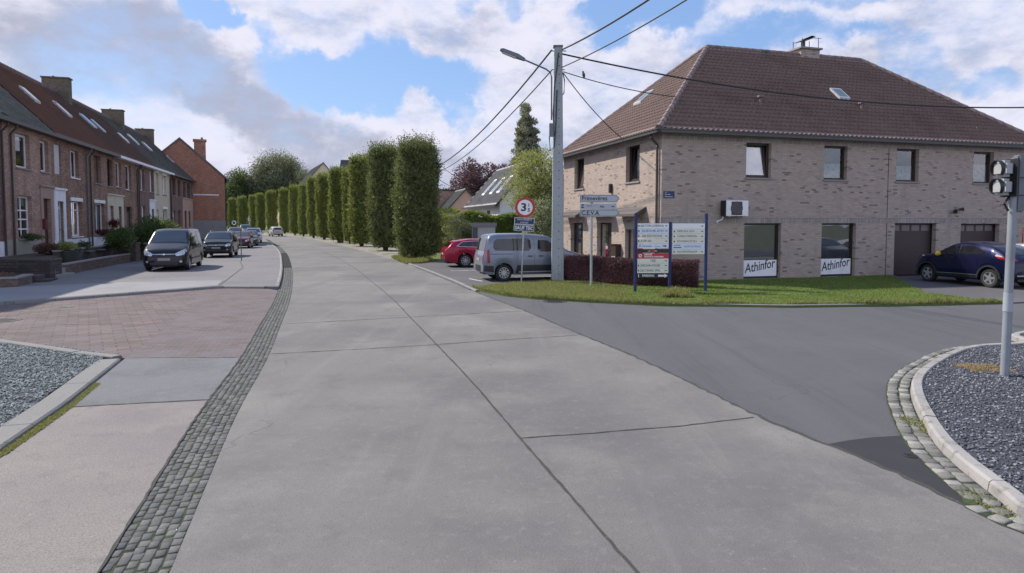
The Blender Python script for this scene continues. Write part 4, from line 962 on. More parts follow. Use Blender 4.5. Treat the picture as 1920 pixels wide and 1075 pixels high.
# ------------------------------------------------------------------ row of houses on the left
L0 = Vector((-23.207, 33.0, 0)); ROT = math.atan2(U.y, U.x); BZ = .88
RIDGE_Z, RUN, EAVE = 11.12, 4.2, 6.95
def row_house(t0, t1, label, wall, roofm, eavem, upper, lower, doors, plinth=None, pipe=(), pipem=None, chim=None, sky=(), fmat=None, overlay=(), tile=True, sillm=None, low_wall=None):
    o = L0+U*t0; h = thing('row_house', label, 'house', (o.x, o.y, BZ), ROT, 'terraced brick houses on the left')
    W = t1-t0; X = lambda t: t-t0; Z = lambda z: z-BZ; ev = EAVE-BZ; rd = RIDGE_Z-BZ
    holes = [(X(q[0]), X(q[1]), Z(q[2]), Z(q[3])) for q in upper+lower]+[(X(q[0]), X(q[1]), Z(.9), Z(q[2])) for q in doors]
    b = MB(); wall_holes(b, 0, W, -BZ, ev, holes, ff, 0, .2, back=1)
    b.quad((0, 2*RUN, -BZ), (W, 2*RUN, -BZ), (W, 2*RUN, ev), (0, 2*RUN, ev))
    for x in (0, W): b.poly([(x, 0, -BZ), (x, 2*RUN, -BZ), (x, 2*RUN, ev), (x, RUN, rd-.06), (x, 0, ev)])
    b.build('wall', [wall, dark_m], h)
    if plinth:
        m, zt = plinth; b = MB(); hs = sorted([q for q in holes if q[2] < Z(zt)]); x = 0.0
        for q in hs:
            if q[0] > x: fbox(b, ff, x+.002, q[0], .001, .025, -.3, Z(zt))
            if q[2] > 0.05: fbox(b, ff, q[0], q[1], .001, .025, -.3, q[2]-.09)
            x = q[1]
        if x < W: fbox(b, ff, x, W-.002, .001, .025, -.3, Z(zt))
        b.build('plinth', m, h)
    for (m, x0, x1, zt) in overlay:     # rendered door surround
        b = MB(); x0, x1, zt = X(x0), X(x1), Z(zt); hs = sorted([q for q in holes if q[0] >= x0-.05 and q[1] <= x1+.05 and q[2] < zt]); x = x0
        for q in hs:
            if q[0] > x: fbox(b, ff, x, q[0], .001, .05, -.05, zt)
            fbox(b, ff, q[0], q[1], .001, .05, q[3], zt)
            if q[2] > .2: fbox(b, ff, q[0], q[1], .001, .05, -.05, q[2])
            x = q[1]
        fbox(b, ff, x, x1, .001, .05, -.05, zt); fbox(b, ff, x0-.08, x1+.08, .001, .12, zt, zt+.1)
        b.build('door_surround', m, h)
    for q in upper+lower:
        kw = q[4] if len(q) > 4 else {}
        kw = dict(kw); fm_ = kw.pop('fm', fmat or white_paint)
        if kw.pop('shut', False):
            b = MB(); 
            a0, a1, c0, c1 = X(q[0]), X(q[1]), Z(q[2]), Z(q[3])
            for i in range(22): z = c0+(c1-c0)*i/22; fbox(b, ff, a0+.02, a1-.02, -.1, -.07, z+.004, z+(c1-c0)/22-.006)
            fbox(b, ff, a0+.02, a1-.02, -.12, -.1, c0, c1)
            b.build('roller_shutter', shutter_m, h); continue
        wn = window(h, ff, X(q[0]), X(q[1]), Z(q[2]), Z(q[3]), fm_, sill=.07, sillm=sillm or sill_m, **kw)
    for q in doors:
        door(h, ff, X(q[0]), X(q[1]), Z(.9)+.02, Z(q[2]), q[3], light=q[4] if len(q) > 4 else 0, fm=q[5] if len(q) > 5 else None)
    # roof
    k = (RIDGE_Z-EAVE)/RUN; e_ = .3; z0 = ev-e_*k+.08
    if tile: rf = tiled('roof', (0, -e_, z0), (W, -e_, z0), (W, RUN, rd+.08), (0, RUN, rd+.08), .26, .32, roofm, h, wave=.03, step=.03)
    else: rf = tiled('roof', (0, -e_, z0), (W, -e_, z0), (W, RUN, rd+.08), (0, RUN, rd+.08), .3, .22, roofm, h, wave=0, step=.022, jit=.01)
    b = MB(); b.quad((0, RUN, rd+.08), (W, RUN, rd+.08), (W, 2*RUN+e_, z0), (0, 2*RUN+e_, z0)); b.build('roof', roofm, h)
    b = MB(); ridge_tiles(b, (0, RUN, rd+.12), (W, RUN, rd+.12), .12, .4); b.build('ridge_tiles', tile_top, rf)
    b = MB(); b.box(.0, W, -e_-.14, -e_+.02, z0-.13, z0+.03); b.box(.0, W, -e_+.02, .0, z0-.12, z0-.02); b.build('gutter', eavem, h)
    for (xp) in pipe:
        x = X(xp); b = MB(); b.tube([(x, -e_-.02, z0-.1), (x, -e_-.02, z0-.25), (x, -.08, z0-.55), (x, -.08, -.8+.8)], .045, 6); b.build('downpipe', pipem or brown_pipe, h, smooth=True)
    zf = lambda y: z0+.03+(y+e_)*k
    for (x0, x1, y0, y1) in sky: skylight(rf, X(x0), X(x1), y0, y1, zf, lift=.14, frame=zinc_flash)
    if chim:
        x, wy, wx, hh = chim; x = X(x); b = MB(); b.box(x-wx/2, x+wx/2, RUN-wy/2, RUN+wy/2, rd-.9, rd+hh); c_ = b.build('chimney', chim_m, rf)
        b = MB(); b.box(x-wx/2-.06, x+wx/2+.06, RUN-wy/2-.06, RUN+wy/2+.06, rd+hh, rd+hh+.09)
        b.cyl((x, RUN+.2, rd+hh+.05), (x, RUN+.2, rd+hh+.2), .08, .07, 8)
        b.build('chimney_cap', chim_m, c_)
    return h
BR = dict(fm=brown_frame); CU = dict(curtain=(.02, .97), cm=curtain_m); LC = dict(curtain=(.02, .6), cm=lace_m)
h0 = row_house(-13, -4.85, 'dark brick terraced house with slate roof at the left frame edge', rb_mid, slate_m, gutter_m, [(-12, -10.8, 4.8, 6.35)], [(-11, -9.6, 1.6, 3.5)], [(-7.6, -6.7, 3.5, brown_door, .2)], plinth=(white_render, 1.5), pipe=(-5.1,), chim=(-9.5, 1.5, .6, .6), tile=False)
hB = row_house(-4.85, .42, 'light red brick terraced house with mossy slate roof and beige plinth', rb_light, slate_m, gutter_m,
    [(-3.62, -2.11, 4.8, 6.35, dict(curtain=(.82, .99), cm=shutter_m, fw=.1)), (-.92, .11, 4.8, 6.35, dict(curtain=(.8, .99), cm=shutter_m, fw=.1))],
    [(-3.64, -2.11, 1.58, 3.53, dict(mull=(.5,), trans=(.22, .45, .66), fw=.09, curtain=(.76, .99), cm=shutter_m))], [(-.85, .08, 3.5, brown_door, .0)],
    plinth=(beige_render, 1.55), pipe=(-4.25, ), pipem=brown_pipe, overlay=[(pink_render, -1.12, .40, 4.06)], tile=False, chim=(-2.2, 1.5, .6, 1.0))
hC = row_house(.42, 5.85, 'brown terraced house with red roof, closed white shutter and white door surround', rb_dark, tile_red, gutter_m,
    [(.85, 1.74, 4.82, 6.35, dict(shut=True)), (3.12, 4.37, 4.79, 6.3, dict(fw=.08, mull=(.5,), **LC))],
    [(3.0, 4.65, 1.55, 3.49, dict(fw=.08, mull=(.5,), trans=(.75,), lintel=white_paint, **LC))], [(.98, 1.82, 3.42, grey_door, .14, white_paint)],
    plinth=(white_render, 1.42), pipe=(5.55,), pipem=galv_dk, overlay=[(white_render, .56, 2.12, 4.0)], sky=[(4.0, 4.75, 1.85, 2.6)], sillm=white_paint)
hD = row_house(5.85, 11.05, 'brown brick terraced house with red tile roof and geraniums below its window', rb_dark, tile_red, gutter_m,
    [(6.99, 8.32, 4.72, 6.4, dict(fm=brown_frame, **LC)), (9.6, 10.73, 4.66, 6.4, BR)],
    [(6.89, 8.74, 1.56, 3.5, dict(fw=.08, mull=(.5,), lintel=white_paint, **CU))], [(9.75, 10.6, 3.4, grey_door, .12, white_paint)],
    plinth=(white_render, 1.45), pipe=(6.1,), overlay=[(cream_render, 9.35, 11.03, 4.08)], sky=[(8.8, 9.5, 1.8, 2.65)])
hE = row_house(11.05, 16.75, 'brown terraced house with dark doorway, left of the big green bush', rb_dark, tile_dark, white_paint,
    [(11.5, 12.7, 4.7, 6.4, dict(fw=.09, curtain=(.4, .97), cm=curtain_m)), (13.65, 15.2, 4.62, 6.4, dict(fw=.09, curtain=(.4, .97), cm=curtain_m))],
    [], [(11.6, 12.4, 3.4, brown_door, .12, white_paint), (13.7, 15.1, 3.45, dark_frame, .15)], pipe=(16.5,), chim=(14.4, 1.6, .62, 1.05), overlay=[(cream_render, 11.07, 12.85, 4.08)],
    sky=[(13.3, 14.1, 1.75, 2.6), (15.3, 15.9, 1.7, 2.5)])
hF = row_house(16.75, 22.0, 'brown brick terraced house with dark tile roof and white box gutter, behind the bush', rb_mid, tile_dark, white_paint,
    [(17.59, 18.83, 4.75, 6.4, dict(fw=.1, curtain=(.1, .97), cm=curtain_m)), (20.5, 21.7, 4.78, 6.45, dict(fw=.08))], [(17.6, 18.9, 1.7, 3.6, dict(fw=.08, **CU))],
    [(20.75, 21.6, 3.4, white_paint, .15)], pipe=(16.95,), overlay=[(white_render, 20.2, 21.98, 4.08)], sky=[(20.9, 21.6, 1.6, 2.3)])
hG = row_house(22.0, 27.8, 'cream rendered terraced house with white box gutter in the brick row', cream_render, slate_dark, white_paint,
    [(22.65, 23.57, 4.7, 6.45, dict(fw=.07, lintel=white_paint, curtain=(.0, .98), cm=curtain_m)), (24.9, 26.4, 4.75, 6.4, dict(fw=.09, lintel=white_paint, **LC))],
    [(24.9, 26.5, 1.9, 3.5, dict(fw=.1, lintel=white_paint, **CU))], [(22.5, 23.4, 3.4, white_paint, .15)], pipe=(27.6,), chim=(27.2, 1.6, .62, .95), sky=[(25.6, 26.4, 2.0, 2.8)], tile=False)
hH = row_house(27.8, 33.2, 'brown brick terraced house with slate roof, last but one before the brick gable', rb_mid, slate_dark, gutter_m,
    [(29.03, 30.4, 4.85, 6.45, dict(fm=brown_door, **LC)), (31.39, 32.6, 4.8, 6.4, BR)], [(31.3, 32.6, 1.9, 3.5, BR)], [(28.7, 29.9, 3.4, brown_door, .2, white_paint)], pipe=(28.0,), sky=[(29.6, 30.6, 1.9, 2.6)], tile=False)
hI = row_house(33.2, 38.8, 'terraced house with peach rendered ground floor at the far end of the row', rb_mid, slate_dark, gutter_m,
    [(33.94, 35.09, 4.84, 6.38, BR), (36.13, 37.6, 4.82, 6.4, BR)], [(36.2, 37.3, 1.9, 3.5, BR)], [(34.1, 35.2, 3.5, brown_door, .2)], overlay=[(peach_render, 33.3, 38.78, 4.7)], chim=(38.0, 1.6, .62, .75), sky=[(37.2, 38.2, 1.5, 2.1)], tile=False)

# gable house beyond the row
g0 = L0+U*39.6
rc = g0+Vv*3.11; HG = HR+R(10); gv = Vector((math.cos(HG), math.sin(HG), 0)); g1 = rc-gv*3.11
gh = thing('gable_house', 'orange-red brick house turning its windowless gable and tall chimney to the camera', 'house', (g1.x, g1.y, 0), HG)
b = MB(); GZ = [(-5.5, 7.24), (-1.18, 11.15), (3.11, 7.24)]
b.poly([(-5.5, 0, 1.25+1.3), (3.11, 0, 2.55), (3.11, 0, 7.24), (-1.18, 0, 11.15), (-5.5, 0, 7.24)])
b.poly([(-5.5, 9, 0), (3.11, 9, 0), (3.11, 9, 7.24), (-1.18, 9, 11.15), (-5.5, 9, 7.24)]); b.quad((3.11, 0, 2.55), (3.11, 9, 2.55), (3.11, 9, 7.24), (3.11, 0, 7.24)); b.quad((-5.5, 0, 2.55), (-5.5, 9, 2.55), (-5.5, 9, 7.24), (-5.5, 0, 7.24))
b.build('wall', rb_gable, gh)
b = MB(); b.box(-5.53, 3.14, -.03, 9.02, 0, 2.55); b.build('plinth', grey_render, gh)
b = MB(); b.box(.0, 2.5, -.03, -.002, 5.25, 5.38); b.build('stone_band', white_render, gh)
b = MB()
for (xa, za, xb, zb) in ((-5.9, 6.88, -1.18, 11.17), (-1.18, 11.17, 3.5, 6.88)):
    b.add([(xa, -.12, za), (xb, -.12, zb), (xb, 9.2, zb), (xa, 9.2, za), (xa, -.12, za+.18), (xb, -.12, zb+.18), (xb, 9.2, zb+.18), (xa, 9.2, za+.18)], [(0, 3, 2, 1), (4, 5, 6, 7), (0, 1, 5, 4), (1, 2, 6, 5), (2, 3, 7, 6), (3, 0, 4, 7)])
rf = b.build('roof', slate_dark, gh)
b = MB(); b.box(.2, 1.35, 1.0, 1.9, 8.6, 11.15); c_ = b.build('chimney', rb_gable, rf); b = MB(); b.box(.1, 1.45, .9, 2.0, 11.15, 11.35); b.cyl((1.0, 1.45, 11.35), (1.0, 1.45, 11.6), .12); b.build('chimney_cap', rb_gable, c_)
b = MB(); b.box(-4.6, -3.9, 2.2, 2.9, 8.4, 10.0); b.box(-4.7, -3.8, 2.1, 3.0, 10.0, 10.12); b.build('chimney', chim_m, rf)
b = MB(); b.box(3.3, 3.5, -.1, 9.1, 6.78, 6.92); b.build('gutter', gutter_m, gh)
b = MB(); b.tube([(3.3, .1, 6.8), (3.18, .1, 6.4), (3.18, .1, 0)], .05, 6); b.build('downpipe', brown_pipe, gh)

# ------------------------------------------------------------------ other buildings
def simple_house(name, label, loc, rot, w_, d_, ev, rd, wall, roofm, group=None, slate=True, ridge='x', tw_=.3):
    h = thing(name, label, 'house', loc, rot, group); b = MB()
    if ridge == 'y':   # gables at y = 0 and y = d_
        for y in (0, d_): b.poly([(0, y, 0), (w_, y, 0), (w_, y, ev), (w_/2, y, rd), (0, y, ev)])
        b.quad((0, 0, 0), (0, d_, 0), (0, d_, ev), (0, 0, ev)); b.quad((w_, 0, 0), (w_, d_, 0), (w_, d_, ev), (w_, 0, ev)); b.build('wall', wall, h)
        k = (rd-ev)/(w_/2); e = .35; z0 = ev-e*k+.1
        rf = tiled('roof', (-e, d_+.2, z0), (-e, -.2, z0), (w_/2, -.2, rd+.1), (w_/2, d_+.2, rd+.1), tw_, .3, roofm, h, wave=0 if slate else .03)
        b = MB(); b.quad((w_+e, -.2, z0), (w_+e, d_+.2, z0), (w_/2, d_+.2, rd+.1), (w_/2, -.2, rd+.1)); b.build('roof', roofm, h)
        b = MB()
        for s in (-1, 1):
            xa = -e if s < 0 else w_+e
            b.add([(xa, -.26, z0-.16), (w_/2, -.26, rd-.06), (w_/2, -.26, rd+.14), (xa, -.26, z0+.05), (xa, -.2, z0-.16), (w_/2, -.2, rd-.06), (w_/2, -.2, rd+.14), (xa, -.2, z0+.05)], [(0, 1, 2, 3), (4, 7, 6, 5), (0, 4, 5, 1), (1, 5, 6, 2), (2, 6, 7, 3), (3, 7, 4, 0)])
        b.build('bargeboard', black_m, h)
        b = MB(); b.box(-e-.12, -e+.02, -.2, d_+.2, z0-.12, z0+.02); b.build('gutter', gutter_m, h)
        return h, rf, (lambda x: z0+(x+e)*k)
    for x in (0, w_): b.poly([(x, 0, 0), (x, d_, 0), (x, d_, ev), (x, d_/2, rd), (x, 0, ev)])
    b.quad((0, 0, 0), (w_, 0, 0), (w_, 0, ev), (0, 0, ev)); b.quad((0, d_, 0), (w_, d_, 0), (w_, d_, ev), (0, d_, ev)); b.build('wall', wall, h)
    k = (rd-ev)/(d_/2); e = .35; z0 = ev-e*k+.1
    rf = tiled('roof', (-.2, -e, z0), (w_+.2, -e, z0), (w_+.2, d_/2, rd+.1), (-.2, d_/2, rd+.1), tw_, .3, roofm, h, wave=0 if slate else .03)
    b = MB(); b.quad((-.2, d_+e, z0), (w_+.2, d_+e, z0), (w_+.2, d_/2, rd+.1), (-.2, d_/2, rd+.1)); b.build('roof', roofm, h)
    return h, rf, (lambda y: z0+(y+e)*k)
pale_slate = layered('pale_slate', (.36, .36, .39), [(.6, (.28, .28, .31), .45, .65, .8), (3, (.45, .45, .48), .5, .66, .6), (12, (.22, .22, .24), .5, .64, .6)], rough=.8)
# white house behind the hedge: near corner (-.87, 51)
wh, wrf, wzf = simple_house('white_house', 'white rendered house with a grey roof and three skylights behind the green hedge', (-.95, 51, 0), HR, 5.8, 11.6, 4.0, 7.25, plain('bright_render', (.80, .80, .82), .85), pale_slate, ridge='y')
for y0 in (2.2, 4.6, 7.3): skylight(wrf, y0, y0+.9, .55, 1.75, wzf, axis='y', frame=white_paint, lift=.1)
b = MB(); b.box(-.02, -.005, 3.0, 4.0, 1.0, 3.3); b.box(-.02, -.005, 7.0, 9.0, 1.6, 3.2); b.build('window', dark_frame, wh)
bh_, brf, _ = simple_house('small_house', 'small orange-cream gabled house half hidden left of the white house', (-7.4, 76, 0), HR, 4.2, 8, 3.9, 6.2, peach_render, slate_m, ridge='y')
b = MB(); b.box(1.6, 2.4, -.03, -.005, 2.6, 3.6); b.build('window', dark_frame, bh_)
fb_ = thing('flat_roofed_building', 'brown brick flat-roofed building beyond the hedge right of the tall clipped trees', 'building', (-11.0, 82, 0), R(8))
b = MB(); b.box(0, 6.6, 0, 9, 0, 6.3); b.build('wall', rb_light, fb_); b = MB(); b.box(-.1, 6.7, -.1, 9.1, 6.3, 6.5); b.build('roof_edge', dark_frame, fb_)
b = MB(); b.box(2.9, 3.6, -.03, -.004, 3.2, 4.6); b.build('window', white_paint, fb_); b = MB(); b.tube([(4.4, -.06, 0), (4.4, -.06, 6.2)], .06); b.build('downpipe', white_paint, fb_)
dh, drf, _ = simple_house('dark_roofed_house', 'house with a dark tiled roof and chimney rising above the clipped trees', (-21.0, 80, 0), R(8), 7.5, 8, 7.0, 10.2, cream_render, slate_dark, slate=False)
b = MB(); b.box(3.6, 4.5, 3.4, 4.3, 9.2, 10.8); b.build('chimney', chim_m, drf)
fh, frf, _ = simple_house('cream_house', 'cream house with a steep roof behind the far clipped trees', (-44.5, 140, 0), R(24), 8.6, 18, 10.0, 15.2, plain('pale_yellow_render', (.62, .52, .36), .9), slate_m, ridge='y')  # wall has its own pale yellow colour
b = MB()
for y in (2, 6, 10, 14): b.box(-.03, -.004, y, y+1.4, 1.4, 3.6); b.box(-.03, -.004, y, y+1.4, 5.8, 8.0)
b.build('window', dark_frame, fh)
f2, _, _ = simple_house('far_house', 'pale far house at the end of the road, right of the far SUV', (-56, 158, 0), R(30), 7, 14, 6.0, 9.0, cream_render, tile_red, ridge='y')
# kiosk by the hedge
ki = thing('kiosk', 'low grey-white transformer kiosk with a flat roof in front of the green hedge', 'kiosk', (-2.75, 45.2, .03), R(4))
b = MB(); b.box(0, 1.6, 0, 1.2, 0, 2.0); b.build('wall', beige_box, ki); b = MB(); b.box(-.08, 1.7, -.1, 1.3, 2.0, 2.28); b.build('roof', plain('kiosk_roof', (.26, .25, .29)), ki)
b = MB(); b.box(.02, .40, -.03, -.004, .1, 1.96); b.build('door', plain('kiosk_door', (.22, .22, .25)), ki)
for i in range(3): 
    b = MB(); b.box(.08+i*.1, .13+i*.1, -.045, -.03, .2, 1.9); b.build('louvre', dark_frame, ki)
text('lettering', 'Médecins', .13, sign_blue, ki, .72, -.006, 1.35, ext=.001, xs=.9)

# ------------------------------------------------------------------ garden walls and steps on the left
def wall_run(name, label, path, th, z0, z1, mat, cap=None, loc=None):
    P = [Vector((p[0], p[1], 0)) for p in path]; o = offset_path(P, th); h = thing(name, label, 'wall', (P[0].x, P[0].y, 0))
    M = Matrix.Translation((-P[0].x, -P[0].y, 0)); b = MB(M)
    for i in range(len(P)-1):
        p, q, r, s = P[i], P[i+1], o[i+1], o[i]
        b.add([(v.x, v.y, z) for z in (z0, z1) for v in (p, q, r, s)], [(0, 1, 5, 4), (1, 2, 6, 5), (2, 3, 7, 6), (3, 0, 4, 7), (4, 5, 6, 7)])
    b.build('masonry', mat, h)
    if cap:
        b = MB(M); o1 = offset_path(P, -.03); o2 = offset_path(P, th+.03)
        for i in range(len(P)-1):
            p, q, r, s = o1[i], o1[i+1], o2[i+1], o2[i]
            b.add([(v.x, v.y, z) for z in (z1, z1+.06) for v in (p, q, r, s)], [(3, 2, 1, 0), (4, 5, 6, 7), (0, 1, 5, 4), (1, 2, 6, 5), (2, 3, 7, 6), (3, 0, 4, 7)])
        b.build('coping', cap, h)
    return h
ter = [tuple((L0+U*t)[:2]) for t in (-14, 40)]
slab('terrace', [ter[0], ter[1], (-33.2, 66), (-30.5, 64), (-22.9, 38.2), (-20.6, 30.0), (-18.6, 26.35), (-26, 26.35)], BZ-.02, earth_m, .95)
b = MB(); 
for t in (-.4, 1.4, 10.2, 12.0, 14.4, 21.1): 
    p = L0+U*t; b.poly([(p+Vv*.05-U*.55).to_tuple()[:2]+(BZ-.008,), (p+Vv*2.0-U*.55).to_tuple()[:2]+(BZ-.008,), (p+Vv*2.0+U*.55).to_tuple()[:2]+(BZ-.008,), (p+Vv*.05+U*.55).to_tuple()[:2]+(BZ-.008,)])
b.build('garden_paths', light_pave, kind='structure')
wall_run('garden_wall', 'dark stone garden wall with flat coping at the left edge', [(-27, 26.1), (-18.45, 26.15), (-18.5, 26.9)], .25, 0, .80, dark_wall, plain('dark_coping', (.10, .095, .09)))
wall_run('garden_wall', 'long low light brick wall with pale coping beside the pavement, before the round bush', [(-18.95, 27.6), (-19.7, 30.2), (-21.0, 34.4), (-21.75, 37.3)], .24, 0, .50, rb_wall, cap_m)
slab('garden_bed', [(-19.1, 27.6), (-21.9, 37.4), (-23.0, 38), (-20.9, 29.6), (-20.2, 27.9)], .46, earth_m, .4)
wall_run('garden_wall', 'low dark brick wall on the terrace behind the potted plant', [(-20.1, 29.0), (-21.6, 33.5), (-22.7, 37.6)], .2, .3, 1.02, dark_wall, cap_m)
wall_run('garden_wall', 'light brick wall with pale coping that continues beside the parked van', [(-22.2, 38.6), (-24.2, 45.5), (-26.6, 53.6)], .24, 0, .72, rb_wall, cap_m)
b = MB(); b.box(-.22, .22, -.22, .22, 0, 1.08); b.box(-.26, .26, -.26, .26, 1.08, 1.16); o_ = b.build('brick_pier', rb_wall); o_.location = (-21.95, 38.1, 0); tag(o_, 'square brick pier at the end of the low wall beside the big bush', 'pier')
wall_run('planter_wall', 'low brick planter wall along the pavement at the left frame edge', [(-27, 17.6), (-19.6, 21.4), (-17.2, 22.75), (-17.75, 24.2)], .25, 0, .36, rb_wall, cap_m)
slab('planter_bed', [(-27, 17.9), (-17.5, 22.9), (-18.1, 24.3), (-19.0, 26.1), (-27, 26.1)], .30, earth_m, .3)
st = thing('garden_steps', 'three pale concrete steps between the dark wall and the brick wall', 'steps', (-18.75, 26.9, 0), R(15))
for i in range(3): 
    b = MB(); b.box(-.15-i*.34, .5-i*.34, -.5, .55, 0 if i == 0 else i*.22, .22*(i+1)-.004); b.build('step', [cap_m, light_pave][i % 2], st)
s2 = thing('garden_steps', 'two dark steps beside the reddish planter at the left edge', 'steps', (-17.9, 24.9, 0), R(20))
for i in range(2):
    b = MB(); b.box(-.2-i*.4, .35-i*.4, -.55, .6, i*.16, .16*(i+1)-.004); b.build('step', dark_wall, s2)

# ------------------------------------------------------------------ vegetation
def column_crown(h, r, shoots, per, ll, top_spike=.55, sq=.8):
    def rad(z): 
        return r*(.70+.30*np.clip(z/(h*.14), 0, 1))*(1-.16*np.clip((z-h*.80)/(h*.20), 0, 1)**1.5)
    n = shoots; z = RNG.uniform(.02, 1, n)**.92*h; a = RNG.uniform(0, 2*np.pi, n)
    bump = 1+.09*np.sin(a*5+z*1.1)+.07*np.sin(z*3.7+a*2)+.06*np.sin(z*1.3+a)
    rr = rad(z)*bump*RNG.uniform(.72, 1.0, n); top = RNG.uniform(size=n) < .13
    z = np.where(top, h*RNG.uniform(.93, 1.0, n), z); rr = np.where(top, r*np.sqrt(RNG.uniform(0, .9, n)), rr)
    ca, sa = np.cos(a), np.sin(a); ca2 = np.sign(ca)*np.abs(ca)**sq; sa2 = np.sign(sa)*np.abs(sa)**sq
    O = np.stack([rr*ca2, rr*sa2, z], -1)
    D = unit(np.stack([ca*.75, sa*.75, np.full(n, .75)], -1)+RNG.normal(0, .3, (n, 3))); D = np.where(top[:, None], unit(np.array([0, 0, 1.0])+RNG.normal(0, .28, (n, 3))), D)
    L = np.where(top, RNG.uniform(.25, 1.15, n), RNG.uniform(.15, .55, n))*top_spike/.55
    t = (np.arange(per)+.5)/per
    P = O[:, None]+D[:, None]*(L[:, None, None]*t[None, :, None])+RNG.normal(0, .03, (n, per, 3))
    LD = unit(D[:, None]*.8+RNG.normal(0, .65, (n, per, 3))); P = P.reshape(-1, 3); LD = LD.reshape(-1, 3); m = len(P)
    var = np.repeat(RNG.uniform(0, 1, n), per)*.6+RNG.uniform(0, .4, m)
    ON = np.stack([ca, sa, np.where(top, 1.5, .25)], -1)[:, None].repeat(per, 1).reshape(-1, 3)
    lv = leaves_from(P, LD, ll*RNG.uniform(.7, 1.3, m), ll*.6*RNG.uniform(.7, 1.3, m), var, ON)
    def cf(u, a_):
        zz = .1+u*(h-.1); r_ = float(rad(np.array(zz)))*.70*(1+.08*math.sin(5*a_+zz))*(.2 if u < .02 or u > .985 else 1)
        return (r_*math.cos(a_), r_*math.sin(a_), zz)
    return join([lv, core_grid(cf)])
def make_tree_column(h, r, shoots, per, ll, label, loc, rot=0, spike=.55, mat=None):
    t = thing('clipped_tree', label, 'tree', loc, rot, 'clipped columnar trees along the road')
    V, F, A = column_crown(h-.05, r, shoots, per, ll, spike); V[:, 2] += .05
    fast_mesh('crown', V, F, mat or lf_column, parent=t, var=A)
    b = MB()
    for k in range(4):
        a = k*1.7; b.cyl((.12*math.cos(a), .12*math.sin(a), -.05), (.3*math.cos(a), .3*math.sin(a), 1.6), .07, .04, 7)
    b.cyl((0, 0, -.1), (0, 0, h*.8), .14, .04, 8); b.build('trunk', bark_m, t); return t
def at(px, base, dy=0):
    g = G(px, base); return g
cols = [  # px centre, base y, top y, half width px
    (783, 489, 266, 43), (723, 471, 274, 27), (678, 463, 299, 20), (656, 458, 322, 10), (636, 456, 320, 16), (608, 450, 331, 13), (588, 447, 337, 10), (569, 444, 349, 9),
    (553, 442, 352, 8.5), (534, 439, 357, 8), (511, 437, 361, 9), (490, 435, 366, 7.5), (476, 434, 369, 6.5), (457, 432, 371, 8), (437, 431, 374, 7)]
labs = ['nearest and widest of the clipped columnar trees, right beside the parking yard', 'tall clipped tree standing directly behind the widest one', 'third tall clipped tree along the road, with the small bollard sign left of its foot',
        'slim clipped tree squeezed between two broader ones behind the bollard sign', 'clipped tree immediately left of the slim one', 'clipped tree sixth from the parking yard, below the steep cream house roof', 'seventh clipped tree from the parking yard', 'eighth clipped tree from the parking yard, by the steep house roof',
        'ninth clipped tree from the parking yard', 'clipped tree right above the far SUV on the road', 'clipped tree just left of the far SUV, below the weeping tree', 'clipped tree below the left half of the weeping tree', 'thin clipped tree third from the brick gable',
        'clipped tree second from the brick gable', 'leftmost clipped tree, beside the brick gable']
protoA = protoB = None
for i, (px, by, ty, hw) in enumerate(cols):
    g_ = G(px, by); D = g_.y; h = (by-ty)*D/FPX; r = hw*D/FPX*(.80 if i == 0 else .95)
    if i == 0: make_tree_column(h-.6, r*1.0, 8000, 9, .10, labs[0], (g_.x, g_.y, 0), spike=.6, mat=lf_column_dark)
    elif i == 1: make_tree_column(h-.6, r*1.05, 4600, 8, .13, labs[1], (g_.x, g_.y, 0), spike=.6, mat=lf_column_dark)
    elif i in (2, 4): 
        t_ = make_tree_column(h-.2, r, 2900, 7, .165, labs[i], (g_.x, g_.y, 0), spike=.45)
        if i == 2: protoA = t_; hA, rA_ = h, r
        else: protoB = t_; hB_, rB_ = h, r
    else:
        src, hs, rs_ = (protoA, hA, rA_) if i % 2 or protoB is None else (protoB, hB_, rB_)
        t_ = copy_tree(src); t_.location = (g_.x, g_.y, 0); t_.rotation_euler = (R(1.3*math.sin(i*2.1)), R(1.6*math.sin(i*3.7)), i*1.9); t_.scale = (r/rs_, r/rs_, h/hs); t_['label'] = labs[i]

